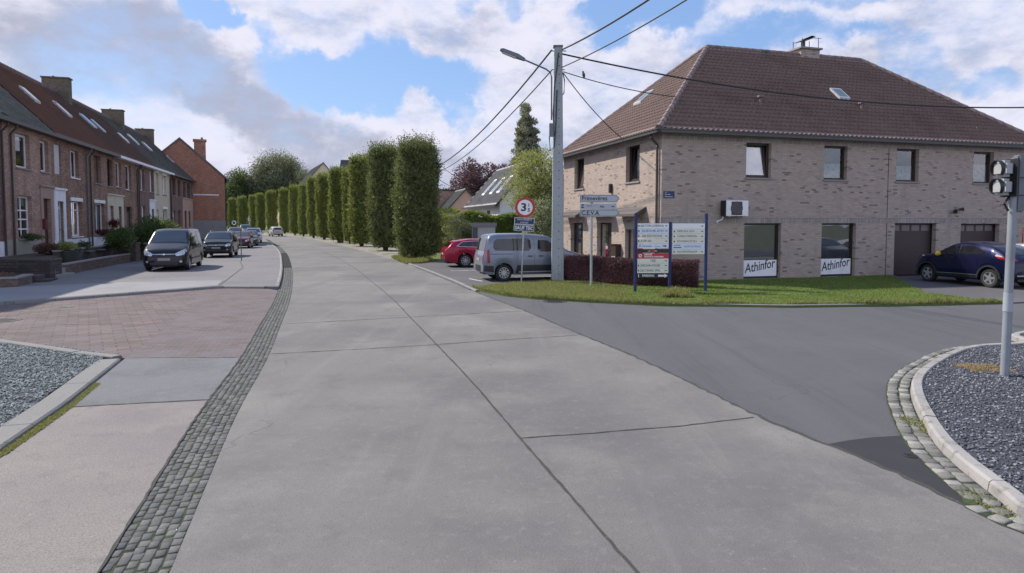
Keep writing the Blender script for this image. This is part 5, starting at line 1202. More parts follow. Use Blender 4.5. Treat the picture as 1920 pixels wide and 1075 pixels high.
def broad_tree(name, label, mat, loc, h, trunk_h, rx, ry, clumps, leaves, ll, shape='round', group=None, droop=0.0, cs=.24, seed=0, trunk_r=.25, asp=.55):
    """crown of leaf clumps on limbs; clumps spread through an ellipsoid"""
    t = thing(name, label, 'tree', loc, 0, group); rr = random.Random(seed); cz = (h+trunk_h)/2; rz_ = (h-trunk_h)/2
    C_ = []
    while len(C_) < clumps:
        x, y, z = [rr.uniform(-1, 1) for _ in range(3)]; q = x*x+y*y+z*z
        if q > 1 or q < .12: continue
        if shape == 'spire' and (x*x+y*y) > (1-.97*max(0, z+.1)**1.3)*.9: continue
        if rr.random() > .25+.75*q**.5: continue
        C_.append((x*rx*.86, y*ry*.86, cz+z*rz_*.88, q))
    n = leaves; parts = []
    for (x, y, z, q) in C_:
        s = cs*min(rx, rz_)*rr.uniform(.7, 1.35); d = RNG.normal(size=(n, 3)); d = unit(d)*(RNG.uniform(.25, 1, (n, 1))**.6)
        P = np.array([x, y, z])+d*np.array([s*1.15, s*1.15, s*(.8+droop*.9)])-np.array([0, 0, droop*s*.8])
        out = np.array([x, y, (z-cz)*.6]); LD = unit(d*.8+unit(out[None])*.3+np.array([0, 0, -.35-droop*2.0 if droop else -.1])+RNG.normal(0, .45, (n, 3)))
        if shape == 'spire': LD = unit(d*.4+np.array([0, 0, 1.0])+RNG.normal(0, .35, (n, 3)))
        parts.append(leaves_from(P, LD, ll*RNG.uniform(.7, 1.4, n), ll*asp*RNG.uniform(.7, 1.3, n), np.clip(rr.random()*.6+RNG.uniform(0, .4, n), 0, 1), d+unit(out[None])*.8+np.array([0, 0, .3]), .9))
    V, F, A = join(parts); fast_mesh('crown', V, F, mat, parent=t, var=A)
    b = MB(); b.tube([(0, 0, -.1), (.05, 0, trunk_h*.6), (0, .04, trunk_h+rz_*.4), (0, 0, cz+rz_*.5)], [trunk_r, trunk_r*.8, trunk_r*.55, trunk_r*.15], 8)
    for (x, y, z, q) in C_[::3]: 
        z0 = max(trunk_h*.7, z-rz_*.5); b.tube([(0, 0, z0), (x*.5, y*.5, (z0+z)/2+.1), (x, y, z)], [trunk_r*.35, trunk_r*.2, .02], 5)
    b.build('trunk', bark_m, t, smooth=True); return t
broad_tree('weeping_tree', 'big grey-green weeping tree above the far end of the road', lf_willow, (-85.6, 240, 0), 30.4, 4.5, 11.0, 9.0, 250, 190, .62, droop=.5, cs=.26, seed=3, trunk_r=.5, asp=.4)
broad_tree('weeping_tree', 'smaller weeping tree filling the right shoulder of the big one', lf_willow, (-72.8, 234, 0), 23.0, 4, 6.0, 6.0, 70, 150, .6, droop=.4, cs=.3, seed=5, trunk_r=.4, asp=.4)
broad_tree('leafy_tree', 'dark green tree between the brick gable and the weeping tree', lf_dark, (-97.5, 236, 0), 21.7, 2, 7.6, 7, 110, 150, .58, cs=.28, seed=8, trunk_r=.4)
broad_tree('leafy_tree', 'lower dark green tree touching the right side of the brick gable', lf_dark, (-99.0, 229, 0), 16.5, 1, 5.6, 5.5, 70, 130, .58, cs=.3, seed=9, trunk_r=.35)
broad_tree('poplar', 'tall grey-green poplar rising left of the concrete pole', lf_poplar, (2.2, 98, 0), 21.4, 2.5, 2.35, 2.3, 300, 150, .28, shape='spire', cs=.24, seed=11, trunk_r=.4, asp=.5)
broad_tree('conifer', 'narrow darker tree at the left foot of the poplar', lf_dark, (-.2, 94, 0), 14.0, 1, 1.1, 1.1, 40, 110, .28, shape='spire', cs=.5, seed=12, trunk_r=.2)
broad_tree('copper_beech', 'dark purple copper beech behind the white house', lf_purple, (-4.3, 84, 0), 10.7, 2, 3.4, 3.2, 90, 150, .26, cs=.26, seed=13, trunk_r=.3)
broad_tree('copper_beech', 'smaller purple tree between copper beech and poplar', lf_purple, (-.2, 88, 0), 10.6, 2, 2.4, 2.4, 40, 140, .26, cs=.3, seed=14, trunk_r=.25)
broad_tree('light_green_tree', 'spreading light yellow-green tree between the speed sign and the concrete pole', lf_light, (1.9, 43.5, 0), 7.2, 2.4, 2.5, 2.0, 130, 150, .13, cs=.28, seed=17, trunk_r=.14)
broad_tree('variegated_shrub', 'pale variegated shrub below the light green tree', lf_pale, (1.75, 41.0, 0), 4.3, .3, 1.0, .9, 36, 150, .12, cs=.4, seed=18, trunk_r=.07)
def hedge(name, label, mat, pts, th, z0, z1, n, ll, loc=None, lump=.06, group=None):
    P = resample([Vector((p[0], p[1], 0)) for p in pts], .05); Lh = len(P); O = offset_path(P, 1.0)
    N = np.array([(o-p)[:2] for p, o in zip(P, O)]); B = np.array([p[:2] for p in P])
    i = RNG.integers(0, Lh, n); side = RNG.uniform(size=n); s = np.where(side < .42, 0.0, np.where(side < .6, 1.0, RNG.uniform(0, 1, n)))*th
    hh = z1-z0; lumpz = lump*(np.sin(i*.11)+np.sin(i*.043+2)); z = np.where(side < .6, z0+RNG.uniform(0, 1, n)*(hh+lumpz), z0+hh+lumpz)
    s = s+np.sin(i*.17+z*6)*lump*.6
    Pp = np.column_stack([B[i]+N[i]*s[:, None], z])+RNG.normal(0, ll*.35, (n, 3))
    D = unit(np.column_stack([N[i]*np.where(side < .42, -1, np.where(side < .6, 1, 0))[:, None], np.where(side < .6, .5, 1.0)])+RNG.normal(0, .6, (n, 3)))
    lv = leaves_from(Pp, D, ll*RNG.uniform(.7, 1.4, n), ll*.6*RNG.uniform(.7, 1.3, n), RNG.uniform(0, 1, n)*.5+.25+.25*np.sin(i*.05+z*3))
    q = P[::10]+[P[-1]]; oq = offset_path(q, th); V = []; F = []
    for a, c in zip(q, oq):
        e = (c-a).normalized()*ll*.8; V += [(a.x+e.x, a.y+e.y, z0), (c.x-e.x, c.y-e.y, z0), (c.x-e.x, c.y-e.y, z1-ll), (a.x+e.x, a.y+e.y, z1-ll)]
    for k in range(len(q)-1):
        for j in range(4): F.append((4*k+j, 4*k+(j+1) % 4, 4*k+4+(j+1) % 4, 4*k+4+j))
    F += [(0, 1, 2, 3), (len(V)-4, len(V)-3, len(V)-2, len(V)-1)]
    V, F, A = join([lv, (np.array(V), np.array(F), np.full(len(V), .3))])
    o = fast_mesh(name, V, F, mat, var=A); tag(o, label, 'hedge', group); return o
hedge('hedge', 'low dark reddish-purple clipped hedge behind the business sign', lf_red, [(2.05, 25.55), (3.2, 24.4), (4.5, 23.25), (5.5, 22.85), (6.45, 22.55)], .8, .05, .95, 26000, .055, lump=.02)
hedge('hedge', 'tall green boundary hedge behind the parked cars and the kiosk', lf_hedge, [(-3.6, 48.5), (-1.5, 48.0), (2.0, 47.6), (5.5, 47.2)], 1.3, .0, 2.85, 26000, .13, lump=.12)
hedge('hedge', 'rounded yellow-green hedge at the left end of the boundary, beside the widest clipped tree', lf_light, [(-6.2, 50.5), (-4.9, 49.0), (-3.5, 48.2)], 2.0, .0, 3.0, 16000, .12, lump=.18)
broad_tree('grey_shrub', 'grey-green shrub beside the kiosk in front of the hedge', lf_willow, (-3.75, 45.8, 0), 3.0, .1, 1.0, .8, 34, 120, .11, cs=.42, seed=21, trunk_r=.05)
def bush(name, label, mat, loc, rx, ry, h, n, ll, cat='bush', group=None):
    t = thing(name, label, cat, loc, 0, group); m = 26; C_ = RNG.normal(size=(m, 3)); C_ = unit(C_)*RNG.uniform(.3, .85, (m, 1)); parts = []
    for c in C_:
        k = n//m; d = unit(RNG.normal(size=(k, 3)))*RNG.uniform(.4, 1, (k, 1))*.42; P = (c+d)*np.array([rx, ry, h/2])+np.array([0, 0, h*.5])
        P[:, 2] = np.maximum(P[:, 2], .02); parts.append(leaves_from(P, d*2+np.array([0, 0, .3])+RNG.normal(0, .5, (k, 3)), ll*RNG.uniform(.7, 1.4, k), ll*.6*RNG.uniform(.7, 1.3, k), np.clip(RNG.uniform()*.6+RNG.uniform(0, .4, k), 0, 1)))
    V, F, A = join(parts); fast_mesh('foliage', V, F, mat, parent=t, var=A)
    b = MB()
    for k in range(5): b.tube([(0, 0, 0), (rx*.2*math.cos(k*1.3), ry*.2*math.sin(k*1.3), h*.4), (rx*.5*math.cos(k*1.3), ry*.5*math.sin(k*1.3), h*.75)], [.03, .02, .008], 5)
    b.build('stem', bark_m, t); return t
bush('bush', 'big dark green bush with shiny leaves left of the black van', lf_dark, (-21.75, 40.0, .3), 1.6, 1.4, 2.35, 11000, .12)
bush('bush', 'dark green bush directly behind the big bush, beside the van', lf_dark, (-22.6, 43.4, .3), 1.2, 1.2, 1.9, 6000, .13)
bush('bush', 'round mid-green bush above the end of the low brick wall', lf_dark, (-21.8, 36.3, .75), .85, .8, 1.25, 7000, .09)
bush('bush', 'small dark shrub on the terrace by the second wall', lf_dark, (-21.6, 33.0, .86), .35, .35, .5, 1200, .07)
bush('ornamental_plant', 'reddish grassy plant on the terrace by the brown door', lf_pinkplant, (-20.7, 29.2, .86), .55, .4, .6, 2200, .09, 'plant')
bush('ornamental_plant', 'reddish low plants in the planter at the left edge', lf_pinkplant, (-19.9, 23.6, .3), 1.6, .7, .32, 3600, .07, 'plant')
po_ = thing('plant_pot', 'big dark round planter on the terrace edge in front of the white plinth', 'planter', (-20.35, 29.9, .46))
b = MB(); b.lathe([(.36, 0), (.40, .25), (.44, .52), (.46, .52), (.46, .58), (.41, .58), (.40, .5)], 20); b.build('pot', terra_m, po_, smooth=True)
bush('pot_plant', 'bushy green plant growing in the big dark planter', lf_light, (-20.35, 29.9, .95), .5, .5, .5, 3000, .06, 'plant')
for k, (x, y, s) in enumerate(((-21.0, 31.3, .3), (-21.15, 31.9, .16))):
    b = MB(); b.lathe([(s*.7, 0), (s, s*1.3), (s*.9, s*1.3), (s*.8, s)], 14); o_ = b.build('plant_pot', terra_m, smooth=True); o_.location = (x, y, .88); tag(o_, ['medium dark pot right of the big planter', 'smallest dark pot right of the big planter'][k], 'planter')
def facade_pt(t, out, z): p = L0+U*t+Vv*out; return (p.x, p.y, z)
bush('flower_box', 'red geraniums under the ground floor window of the house with cream door surround', lf_flower, facade_pt(7.8, .22, 1.5), .95, .5, .42, 2600, .05, 'flowers')
bush('hanging_flowers', 'hanging basket of dark red flowers beside the cream door surround', lf_flower, facade_pt(9.5, .35, 2.0), .42, .42, .6, 1500, .06, 'flowers')
bush('flower_box', 'green plants in a window box under the white muntined window', lf_dark, facade_pt(-2.9, .2, 1.5), .6, .5, .32, 900, .07, 'plants')
mb_ = MB(); mb_.box(-.12, .12, -.08, .08, 0, .5); o_ = mb_.build('letter_box', plain('dark_red_paint', (.13, .02, .025)), bevel=.01); o_.location = facade_pt(-1.0, .12, 2.0); o_.rotation_euler = (0, 0, ROT); tag(o_, 'dark red letter box beside the brown door of the light brick house', 'letter box')

# ------------------------------------------------------------------ utility pole, lamp, cables
up = thing('utility_pole', 'tall grey concrete utility pole beside the parked silver people carrier', 'pole', (1.76, 25.35, .03), R(0))
b = MB(); w0, d0, w1, d1, ht = .235, .19, .15, .13, 8.95
b.add([(-w0, -d0, -.1), (w0, -d0, -.1), (w0, d0, -.1), (-w0, d0, -.1), (-w1, -d1, ht), (w1, -d1, ht), (w1, d1, ht), (-w1, d1, ht)], [(0, 1, 5, 4), (1, 2, 6, 5), (2, 3, 7, 6), (3, 0, 4, 7), (4, 5, 6, 7)])
b.build('shaft', pole_m, up, bevel=.02)
b = MB()
for i in range(26): 
    z = .3+i*.33; yf = -(d0+(d1-d0)*z/ht)-.003; b.cyl((.03, yf, z), (.03, yf+.01, z), .02, n=8)
b.build('bolt_holes', dark_m, up)
b = MB(); b.box(-.19, .17, -.16, .16, ht-.02, ht+.04); b.cyl((-.32, 0, ht-.15), (.3, 0, ht-.15), .02); b.cyl((-.25, 0, ht-.85), (.25, 0, ht-.85), .018); b.build('crossbar', galv_dk, up)
b = MB(); b.tube([(-.16, -.16, 5.6), (-.2, -.18, 6.4), (-.16, -.17, 7.4), (-.05, -.16, 8.2), (.0, -.15, 8.7)], .022, 6); b.tube([(-.24, -.15, 5.9), (-.34, -.17, 5.5), (-.30, -.17, 5.0), (-.16, -.18, 5.15), (-.1, -.18, 5.8), (-.05, -.16, 7.3)], .022, 6); b.tube([(.17, 0, 8.0), (.24, -.05, 7.7), (.22, -.06, 7.2), (.14, -.1, 7.1)], .02, 6)
b.build('cable_loop', cable_m, up); b = MB(); b.box(-.34, -.17, -.2, -.05, 5.55, 6.05); b.build('junction_box', galv_dk, up, bevel=.015)
b = MB()
for z in (5.6, 6.2, 7.2, 8.0): ww = w0+(w1-w0)*z/ht+.006; dd = d0+(d1-d0)*z/ht+.006; b.box(-ww, ww, -dd, dd, z, z+.02)
b.build('strap', galv, up)
sl_ = thing('street_lamp', 'grey street lamp with a curved arm reaching over the road from the concrete pole', 'street lamp', (1.58, 25.2, 6.6), R(4))
b = MB(); b.tube([(-.08, -.02, -.4), (-.08, -.02, 1.2), (-.13, -.03, 1.38), (-.3, -.05, 1.5), (-1.15, -.1, 1.83)], .032, 8); b.build('arm', galv_dk, sl_, smooth=True)
b = MB(); Ml = Matrix.Translation((-1.1, -.1, 1.82)) @ Matrix.Rotation(R(21), 4, 'Y'); b2 = MB(Ml)
b2.add([(0, -.06, -.05), (-.3, -.12, -.06), (-.9, -.13, -.05), (-1.0, -.08, -.02), (0, .06, -.05), (-.3, .12, -.06), (-.9, .13, -.05), (-1.0, .08, -.02), (0, -.04, .05), (-.3, -.08, .1), (-.9, -.08, .08), (-1.0, -.06, .03), (0, .04, .05), (-.3, .08, .1), (-.9, .08, .08), (-1.0, .06, .03)],
       [(0, 1, 5, 4), (1, 2, 6, 5), (2, 3, 7, 6), (8, 12, 13, 9), (9, 13, 14, 10), (10, 14, 15, 11), (0, 8, 9, 1), (1, 9, 10, 2), (2, 10, 11, 3), (4, 5, 13, 12), (5, 6, 14, 13), (6, 7, 15, 14), (0, 4, 12, 8), (3, 11, 15, 7)])
b2.build('lamp_head', galv_dk, sl_, smooth=True)
b = MB(Ml); b.box(-.88, -.35, -.10, .10, -.085, -.058); b.build('lamp_glass', plain('lamp_cover', (.55, .56, .45), .25), sl_)
def cable(label, p, q, sag, r=.022, name='cable', n=26):
    p, q = Vector(p), Vector(q); b = MB(); pts = []
    for i in range(n+1):
        t = i/n; v = p.lerp(q, t); v.z -= sag*4*t*(1-t); pts.append(v-p)
    b.tube(pts, r, 6); o = b.build(name, cable_m, smooth=True); o.location = p; tag(o, label, 'cable'); return o
PT = Vector((1.76, 25.35, 0)); 
cable('thick overhead cable running from the pole top up over the camera to the right', PT+Vector((.15, -.1, 8.86)), (9.5, -4.0, 10.2), 1.1, .030)
cable('thinner overhead cable running up to the right from below the pole top', PT+Vector((.15, -.1, 8.2)), (10.5, -4.0, 10.0), 1.0, .020)
cable('thick overhead cable from the pole top down to the left behind the clipped trees', PT+Vector((-.25, 0, 8.86)), (-14.6, 83, 9.8), 2.6, .034)
cable('thinner overhead cable from the pole down to the left behind the clipped trees', PT+Vector((-.25, 0, 8.1)), (-14.0, 83, 9.3), 2.3, .024)
cable('thick overhead cable crossing the front of the corner house roof to the right', PT+Vector((.15, 0, 8.72)), (28.5, 31.0, 7.9), .9, .032)
c_h = cable('thin service cable with a bird on it, from pole to roof slope', PT+Vector((.2, 0, 8.05)), cw(1.3, 1.2)+Vector((0, 0, on_slope(1.2)+.25)), .12, .018)
cable('thin double service cable from the pole down to the eaves of the corner house', PT+Vector((.2, 0, 8.0)), cw(-.30, 2.9)+Vector((0, 0, 5.86)), .15, .018)
cable('thin cable right of the widest clipped tree sloping to the copper beech, upper one', (-5.6, 42, 6.9), (-3.8, 70, 6.2), .4, .02)
cable('thin cable right of the widest clipped tree sloping to the copper beech, lower one', (-5.6, 42, 5.9), (-4.6, 60, 5.4), .35, .02)
bp0, bp1 = Vector((1.96, 25.35, 8.05)), cw(1.3, 1.2)+Vector((0, 0, on_slope(1.2)+.25)); bt = .17; bq = bp0.lerp(bp1, bt)-Vector((0, 0, .12*4*bt*(1-bt)))
bd = thing('bird', 'small dark bird perched on the thin service cable beside the concrete pole', 'bird', bq+Vector((0, 0, .018)), R(20))
b = MB(); b.lathe([(.0, -.16), (.035, -.12), (.055, -.04), (.058, .02), (.045, .07), (.03, .095), (.04, .12), (.035, .15), (.012, .165), (.004, .19)], 10)
b.v = [(x, y, z) for x, y, z in b.v]
o_ = b.build('body', plain('bird_feathers', (.03, .03, .035), .8), bd, smooth=True); o_.rotation_euler = (R(-25), 0, 0); o_.location = (0, -.02, .10)

# ------------------------------------------------------------------ signs
def disc(b, c, r, y0, y1, n=40, mi=0): b.cyl((c[0], y0, c[1]), (c[0], y1, c[1]), r, n=n, mi=mi)
ws = thing('width_limit_sign', 'round red-rimmed 3 1/5 limit sign above two blue plates on a thin steel post', 'sign', (.36, 25.2, .05), 0)
ws.rotation_euler = (0, R(2.8), R(2))
b = MB(); b.cyl((0, 0, -.1), (0, 0, 3.1), .032, n=12); b.build('post', galv, ws, smooth=True)
b = MB(); disc(b, (0, 2.84), .385, -.05, -.035); b.build('disc', sign_red, ws); b = MB(); disc(b, (0, 2.84), .29, -.056, -.0505); b.build('disc_centre', sign_white, ws)
text('lettering', '3', .42, sign_black, ws, -.05, -.058, 2.83, align='CENTER', ext=.001, bold=.012, xs=1.15); text('lettering', '1', .16, sign_black, ws, .14, -.058, 2.93, align='CENTER', ext=.001, bold=.006); text('lettering', '5', .19, sign_black, ws, .15, -.058, 2.74, align='CENTER', ext=.001, bold=.006)
for (z0, z1, w_) in ((2.19, 2.44, .385), (1.93, 2.17, .39)):
    b = MB(); b.box(-w_, w_, -.045, -.033, z0, z1); pn = b.build('plate', sign_white, ws, bevel=.004); b = MB(); b.box(-w_+.018, w_-.018, -.05, -.0455, z0+.016, z1-.016); b.build('plate_face', sign_blue, pn)
text('lettering', 'SAUF DESSERTE', .088, sign_white, ws, 0, -.052, 2.37, align='CENTER', ext=.001, xs=.9); text('lettering', 'LOCALE', .088, sign_white, ws, 0, -.052, 2.26, align='CENTER', ext=.001, xs=.95); text('lettering', 'SAUF TEC', .185, sign_white, ws, 0, -.052, 2.045, align='CENTER', ext=.001, xs=.86, bold=.004)
ds = thing('direction_sign', 'three grey arrow-shaped direction boards stacked on a steel post before the red hedge', 'sign', (2.80, 23.13, .05), 0)
b = MB(); b.cyl((0, 0, -.1), (0, 0, 2.95), .045, n=12); b.build('post', galv, ds, smooth=True)
def arrow(z0, z1, x0, x1, mat, pointed=True):
    b = MB(); pt = .12 if pointed else 0; zm = (z0+z1)/2
    def pr(i, y0, y1, mi):
        P = [(x0+i, z0+i), (x1-pt-i*.6, z0+i), (x1-i*1.3 if pointed else x1-i, zm), (x1-pt-i*.6, z1-i), (x0+i, z1-i)]
        if not pointed: P = [(x0+i, z0+i), (x1-i, z0+i), (x1-i, z1-i), (x0+i, z1-i)]
        n = len(P); b.add([(x, y0, z) for x, z in P]+[(x, y1, z) for x, z in P], [tuple(range(n)), tuple(range(2*n-1, n-1, -1))]+[(k, (k+1) % n, n+(k+1) % n, n+k) for k in range(n)], mi)
    pr(0, -.075, -.05, 0)
    if pointed: pr(.014, -.0775, -.0755, 1); pr(.026, -.0795, -.0777, 0)
    return b.build('sign_board', [mat, sign_black], ds)
arrow(2.96, 3.23, -.42, .98, sign_grey); arrow(2.72, 2.925, -.42, .86, sign_grey, False); arrow(2.47, 2.74-.03, -.42, .98, sign_grey)
text('lettering', 'Primevères', .215, sign_black, ds, -.36, -.081, 3.10, ext=.001, xs=.92, bold=.004); text('lettering', 'C.E.V.A', .215, sign_black, ds, -.37, -.081, 2.59, ext=.001, xs=.92, bold=.004)
text('lettering', 'Ath', .10, sign_black, ds, .28, -.0765, 2.815, ext=.001, bold=.003); text('lettering', 'Rue de', .07, sign_black, ds, -.18, -.0765, 2.845, ext=.001)
def small_arrow(b, x, z, s, y):  # dark arrow pointing right
    b.box(x-s, x, y, y+.003, z-s*.22, z+s*.22); b.add([(x, y, z-s*.55), (x+s*.8, y, z), (x, y, z+s*.55)], [(0, 1, 2)])
b = MB(); small_arrow(b, .74, 2.82, .06, -.078); b.box(-.36, -.29, -.078, -.0755, 2.85, 2.90); b.box(-.37, -.28, -.078, -.0755, 2.77, 2.82); b.build('arrow_mark', sign_black, ds)
b = MB(); b.box(-.05, .05, -.05, .0, 2.99, 3.05); b.box(-.05, .05, -.05, 0, 2.55, 2.6); b.cyl((0, 0, 2.9), (0, 0, 3.24), .045, n=12); b.build('clamp', galv_dk, ds)
# business directory
bs = thing('business_sign', 'business directory of stacked name strips between three blue posts', 'sign', (4.03, 21.4, .05), R(1.5))
PXs = (.0, 1.135, 2.32)
for k, x in enumerate(PXs):
    b = MB(); b.cyl((x, 0, -.1), (x, 0, 2.55-(.27 if k == 1 else 0)), .052, n=14); b.build('post', blue_post, bs, smooth=True)
b = MB(); b.box(PXs[0], PXs[2], .0, .03, 2.10, 2.14); b.build('rail', blue_post, bs)
def zpx(py): return CAMH-(py-418)/FPX*21.4-.05
rowsL = [(419, 428.6, sign_white, 'ABATTOIR COMMUNAL', .75), (428.6, 438, sign_pale, 'DUFOUR ATH', 1.15), (438, 447.5, sign_cream, 'AB EDITIONS', 1.15), (447.5, 457, sign_cream, 'AVIP SA', 1.1), (457, 466, sign_pale, '', 1),
         (467, 474.5, sign_black, '', 1), (475, 484.5, sign_red, '', 1), (485, 493.5, sign_cream, 'CBD', 1.0), (493.5, 503, sign_cream, 'CEPROSAIN ATELIERS', .72), (503, 512.5, sign_cream, 'DELTENRE SPRL', 1.0), (513, 521.5, sign_black, '', 1)]
for (a, c, m, s, xs) in rowsL:
    z1, z0 = zpx(a), zpx(c); b = MB(); b.box(.06, 1.078, -.04, -.02, z0+.003, z1-.003); p_ = b.build('name_strip', m, bs); zm = (z0+z1)/2
    if s:
        wl = {'ABATTOIR COMMUNAL': .14, 'DUFOUR ATH': .20, 'AB EDITIONS': .20, 'AVIP SA': .15, 'CBD': .48, 'CEPROSAIN ATELIERS': .14, 'DELTENRE SPRL': .14}[s]
        text('lettering', s, .105, sign_black, p_, wl, -.042, zm, ext=.001, xs=xs*.92)
        b = MB(); small_arrow(b, 1.0, zm, .045, -.044); 
        if wl < .45: b.box(.08, .115, -.043, -.0405, zm-.03, zm+.03)
        b.build('arrow_mark', sign_black, p_)
    elif m is sign_pale: text('lettering', 'Services', .09, ink, p_, .22, -.042, zm, ext=.001); text('lettering', 'bâtiment', .05, ink_blue, p_, .62, -.042, zm-.01, ext=.001); b = MB(); small_arrow(b, .96, zm, .07, -.044); b.tube([(.10, -.042, zm-.05), (.14, -.042, zm+.05), (.18, -.042, zm-.03)], .008, 4); b.build('arrow_mark', sign_black, p_)
    elif m is sign_red:
        b = MB(); disc(b, (.15, zm), .055, -.044, -.041, 16); b.build('emblem', sign_white, p_); b = MB(); disc(b, (.15, zm), .03, -.0465, -.0445, 12); b.build('emblem_centre', sign_red, p_)
        text('lettering', 'GARAGE', .065, sign_white, p_, .28, -.042, zm+.035, ext=.001, bold=.003); text('lettering', 'DEPANNAGE CARROSSERIE', .06, sign_white, p_, .28, -.042, zm-.035, ext=.001, xs=.85, bold=.002)
    elif a < 470:
        text('lettering', 'LA    ING', .075, sign_white, p_, .40, -.042, zm, ext=.001); b = MB(); disc(b, (.56, zm+.005), .05, -.046, -.042, 16); b.build('red_dot', sign_red, p_)
    else:
        text('lettering', 'PARKING', .10, sign_white, p_, .22, -.042, zm, ext=.001, xs=.95, bold=.002)
        b = MB(); b.box(.74, .97, -.045, -.042, zm-.03, zm+.03); b.add([(.95, -.045, zm-.065), (1.06, -.045, zm), (.95, -.045, zm+.065)], [(0, 1, 2)]); b.box(.09, .11, -.044, -.042, zm-.05, zm+.05); b.build('arrow_mark', sign_white, p_)
rowsR = [(419, 429.5, sign_white, ''), (429.5, 438.5, sign_cream, 'MERCKX ATH'), (438.5, 448, sign_cream, "CUISINES D'OPERATION"), (448, 457.5, sign_cream, 'ROUSSEAU ET FILS'), (457.5, 467.5, sign_pale, 'JARDIN DE FRANCE'), (467.5, 477, sign_cream, "HALL D'EXPOSITION.COM")]
for (a, c, m, s) in rowsR:
    z1, z0 = zpx(a), zpx(c); b = MB(); b.box(1.20, 2.262, -.04, -.02, z0+.003, z1-.003); p_ = b.build('name_strip', m, bs); zm = (z0+z1)/2
    if s: text('lettering', s, .09, ink_blue if m is sign_pale else sign_black, p_, 1.36 if m is not sign_pale else 1.58, -.042, zm, ext=.001, xs={10: 1.0, 20: .66, 16: .86 if m is not sign_pale else .72, 21: .62}[len(s)])
    b = MB()
    if m is not sign_pale: small_arrow(b, 2.18, zm, .045, -.044)
    else: b.box(1.24, 1.5, -.044, -.041, zm-.045, zm-.02); b.tube([(1.26, -.042, zm+.02), (1.34, -.042, zm+.045), (1.46, -.042, zm+.03)], .008, 4)
    if s and m is not sign_pale: b.box(1.24, 1.28, -.043, -.0405, zm-.03, zm+.02)
    b.build('arrow_mark', sign_black, p_)
# traffic light seen from the side
tl = thing('traffic_light', 'grey traffic light pole with two-lamp signal in the gravel island', 'traffic light', (7.17, 9.45, .07), 0)
tl.rotation_euler = (0, R(.6), 0)
tl_grey = layered('signal_pole_paint', (.27, .295, .32), [(2, (.20, .22, .24), .45, .65, .8), (16, (.36, .38, .40), .55, .7, .5)], rough=.5, metal=.2)
b = MB(); b.cyl((0, 0, -.1), (0, 0, 3.15), .056, n=16); b.build('pole', tl_grey, tl, smooth=True)
b = MB(); b.cyl((0, 0, .95), (0, 0, 1.22), .062, n=16); b.build('sleeve', plain('pale_sleeve', (.38, .42, .45), .5, metal=.3), tl, smooth=True)
b = MB(); b.cyl((.075, .06, -.05), (.075, .06, 1.1), .036, n=12); b.build('service_pipe', galv_dk, tl, smooth=True)
b = MB(); b.box(.0, .125, -.07, .07, 2.38, 3.20); b.build('control_box', galv_dk, tl, bevel=.02)
lamp_house_m = plain('lamp_housing', (.33, .34, .35), .5)
sg = MB(); sg.box(-.075, -.05, -.15, .15, 2.60, 3.14); sg.build('backboard', black_m, tl)
for z in (3.0, 2.74):
    b = MB(); b.box(-.245, -.078, -.118, .118, z-.118, z+.118); m_ = b.build('signal_lamp', lamp_house_m, tl, smooth=True, bevel=.045)
    b = MB(); n = 16; vs = []
    for i in range(n+1):
        t = -.28*math.pi+1.56*math.pi*i/n; ca, sa = math.cos(t), math.sin(t); l = .03*math.sin(math.pi*i/n)**.6
        for (rr, xx) in ((.108, -.225), (.112, -.255-l), (.122, -.255-l), (.122, -.225)): vs.append((xx, rr*ca, z+rr*sa))
    b.add(vs, [(4*i+k, 4*i+(k+1) % 4, 4*i+4+(k+1) % 4, 4*i+4+k) for i in range(n) for k in range(4)]); b.build('visor', black_m, m_)
    b = MB(); b.box(-.10, -.052, -.13, .13, z-.135, z-.122); b.build('bracket', black_m, m_)
b = MB(); b.tube([(-.06, 0, 2.6), (-.14, -.02, 2.5), (-.08, -.02, 2.4)], .018, 6); b.build('cable', black_m, tl)
b = MB(); b.tube([(-.16, -.13, 2.87), (.14, -.13, 2.87)], .006, 4); b.tube([(-.16, -.13, 2.62), (.14, -.13, 2.62)], .006, 4); b.build('bracket', black_m, tl)
# small posts
b = MB(); b.cyl((0, 0, 0), (0, 0, 1.85), .03, n=10); b.lathe([(.034, 1.85), (.02, 1.88), (.0, 1.89)], 10); o_ = b.build('thin_post', galv_dk, smooth=True); o_.location = (-15.78, 38.2, .08); tag(o_, 'thin grey post standing on the pavement right of the dark SUV', 'post')
bl = thing('bollard_sign', 'low dark bollard with a small round sign at the road edge among the clipped trees', 'bollard', (G(642, 456).x, G(642, 456).y, .04))
b = MB(); b.cyl((0, 0, 0), (0, 0, 1.0), .13, .11, 12); b.build('post', black_m, bl, smooth=True); b = MB(); disc(b, (0, 1.25), .24, -.04, .02, 20); b.build('disc', sign_grey, bl); b = MB(); disc(b, (0, 1.25), .16, -.05, -.041, 20); b.build('disc_centre', sign_blue, bl)
g_ = G(440, 440); fs = thing('far_sign', 'distant round sign above the parked cars in front of the leftmost clipped trees', 'sign', (-55, 130, 0))
b = MB(); b.cyl((0, 0, 0), (0, 0, 2.2), .05); b.build('post', galv_dk, fs); b = MB(); disc(b, (0, 2.3), .42, -.05, .0, 20); b.build('disc', sign_white, fs); b = MB(); disc(b, (0, 2.3), .3, -.07, -.05, 20); b.build('disc_centre', sign_blue, fs)

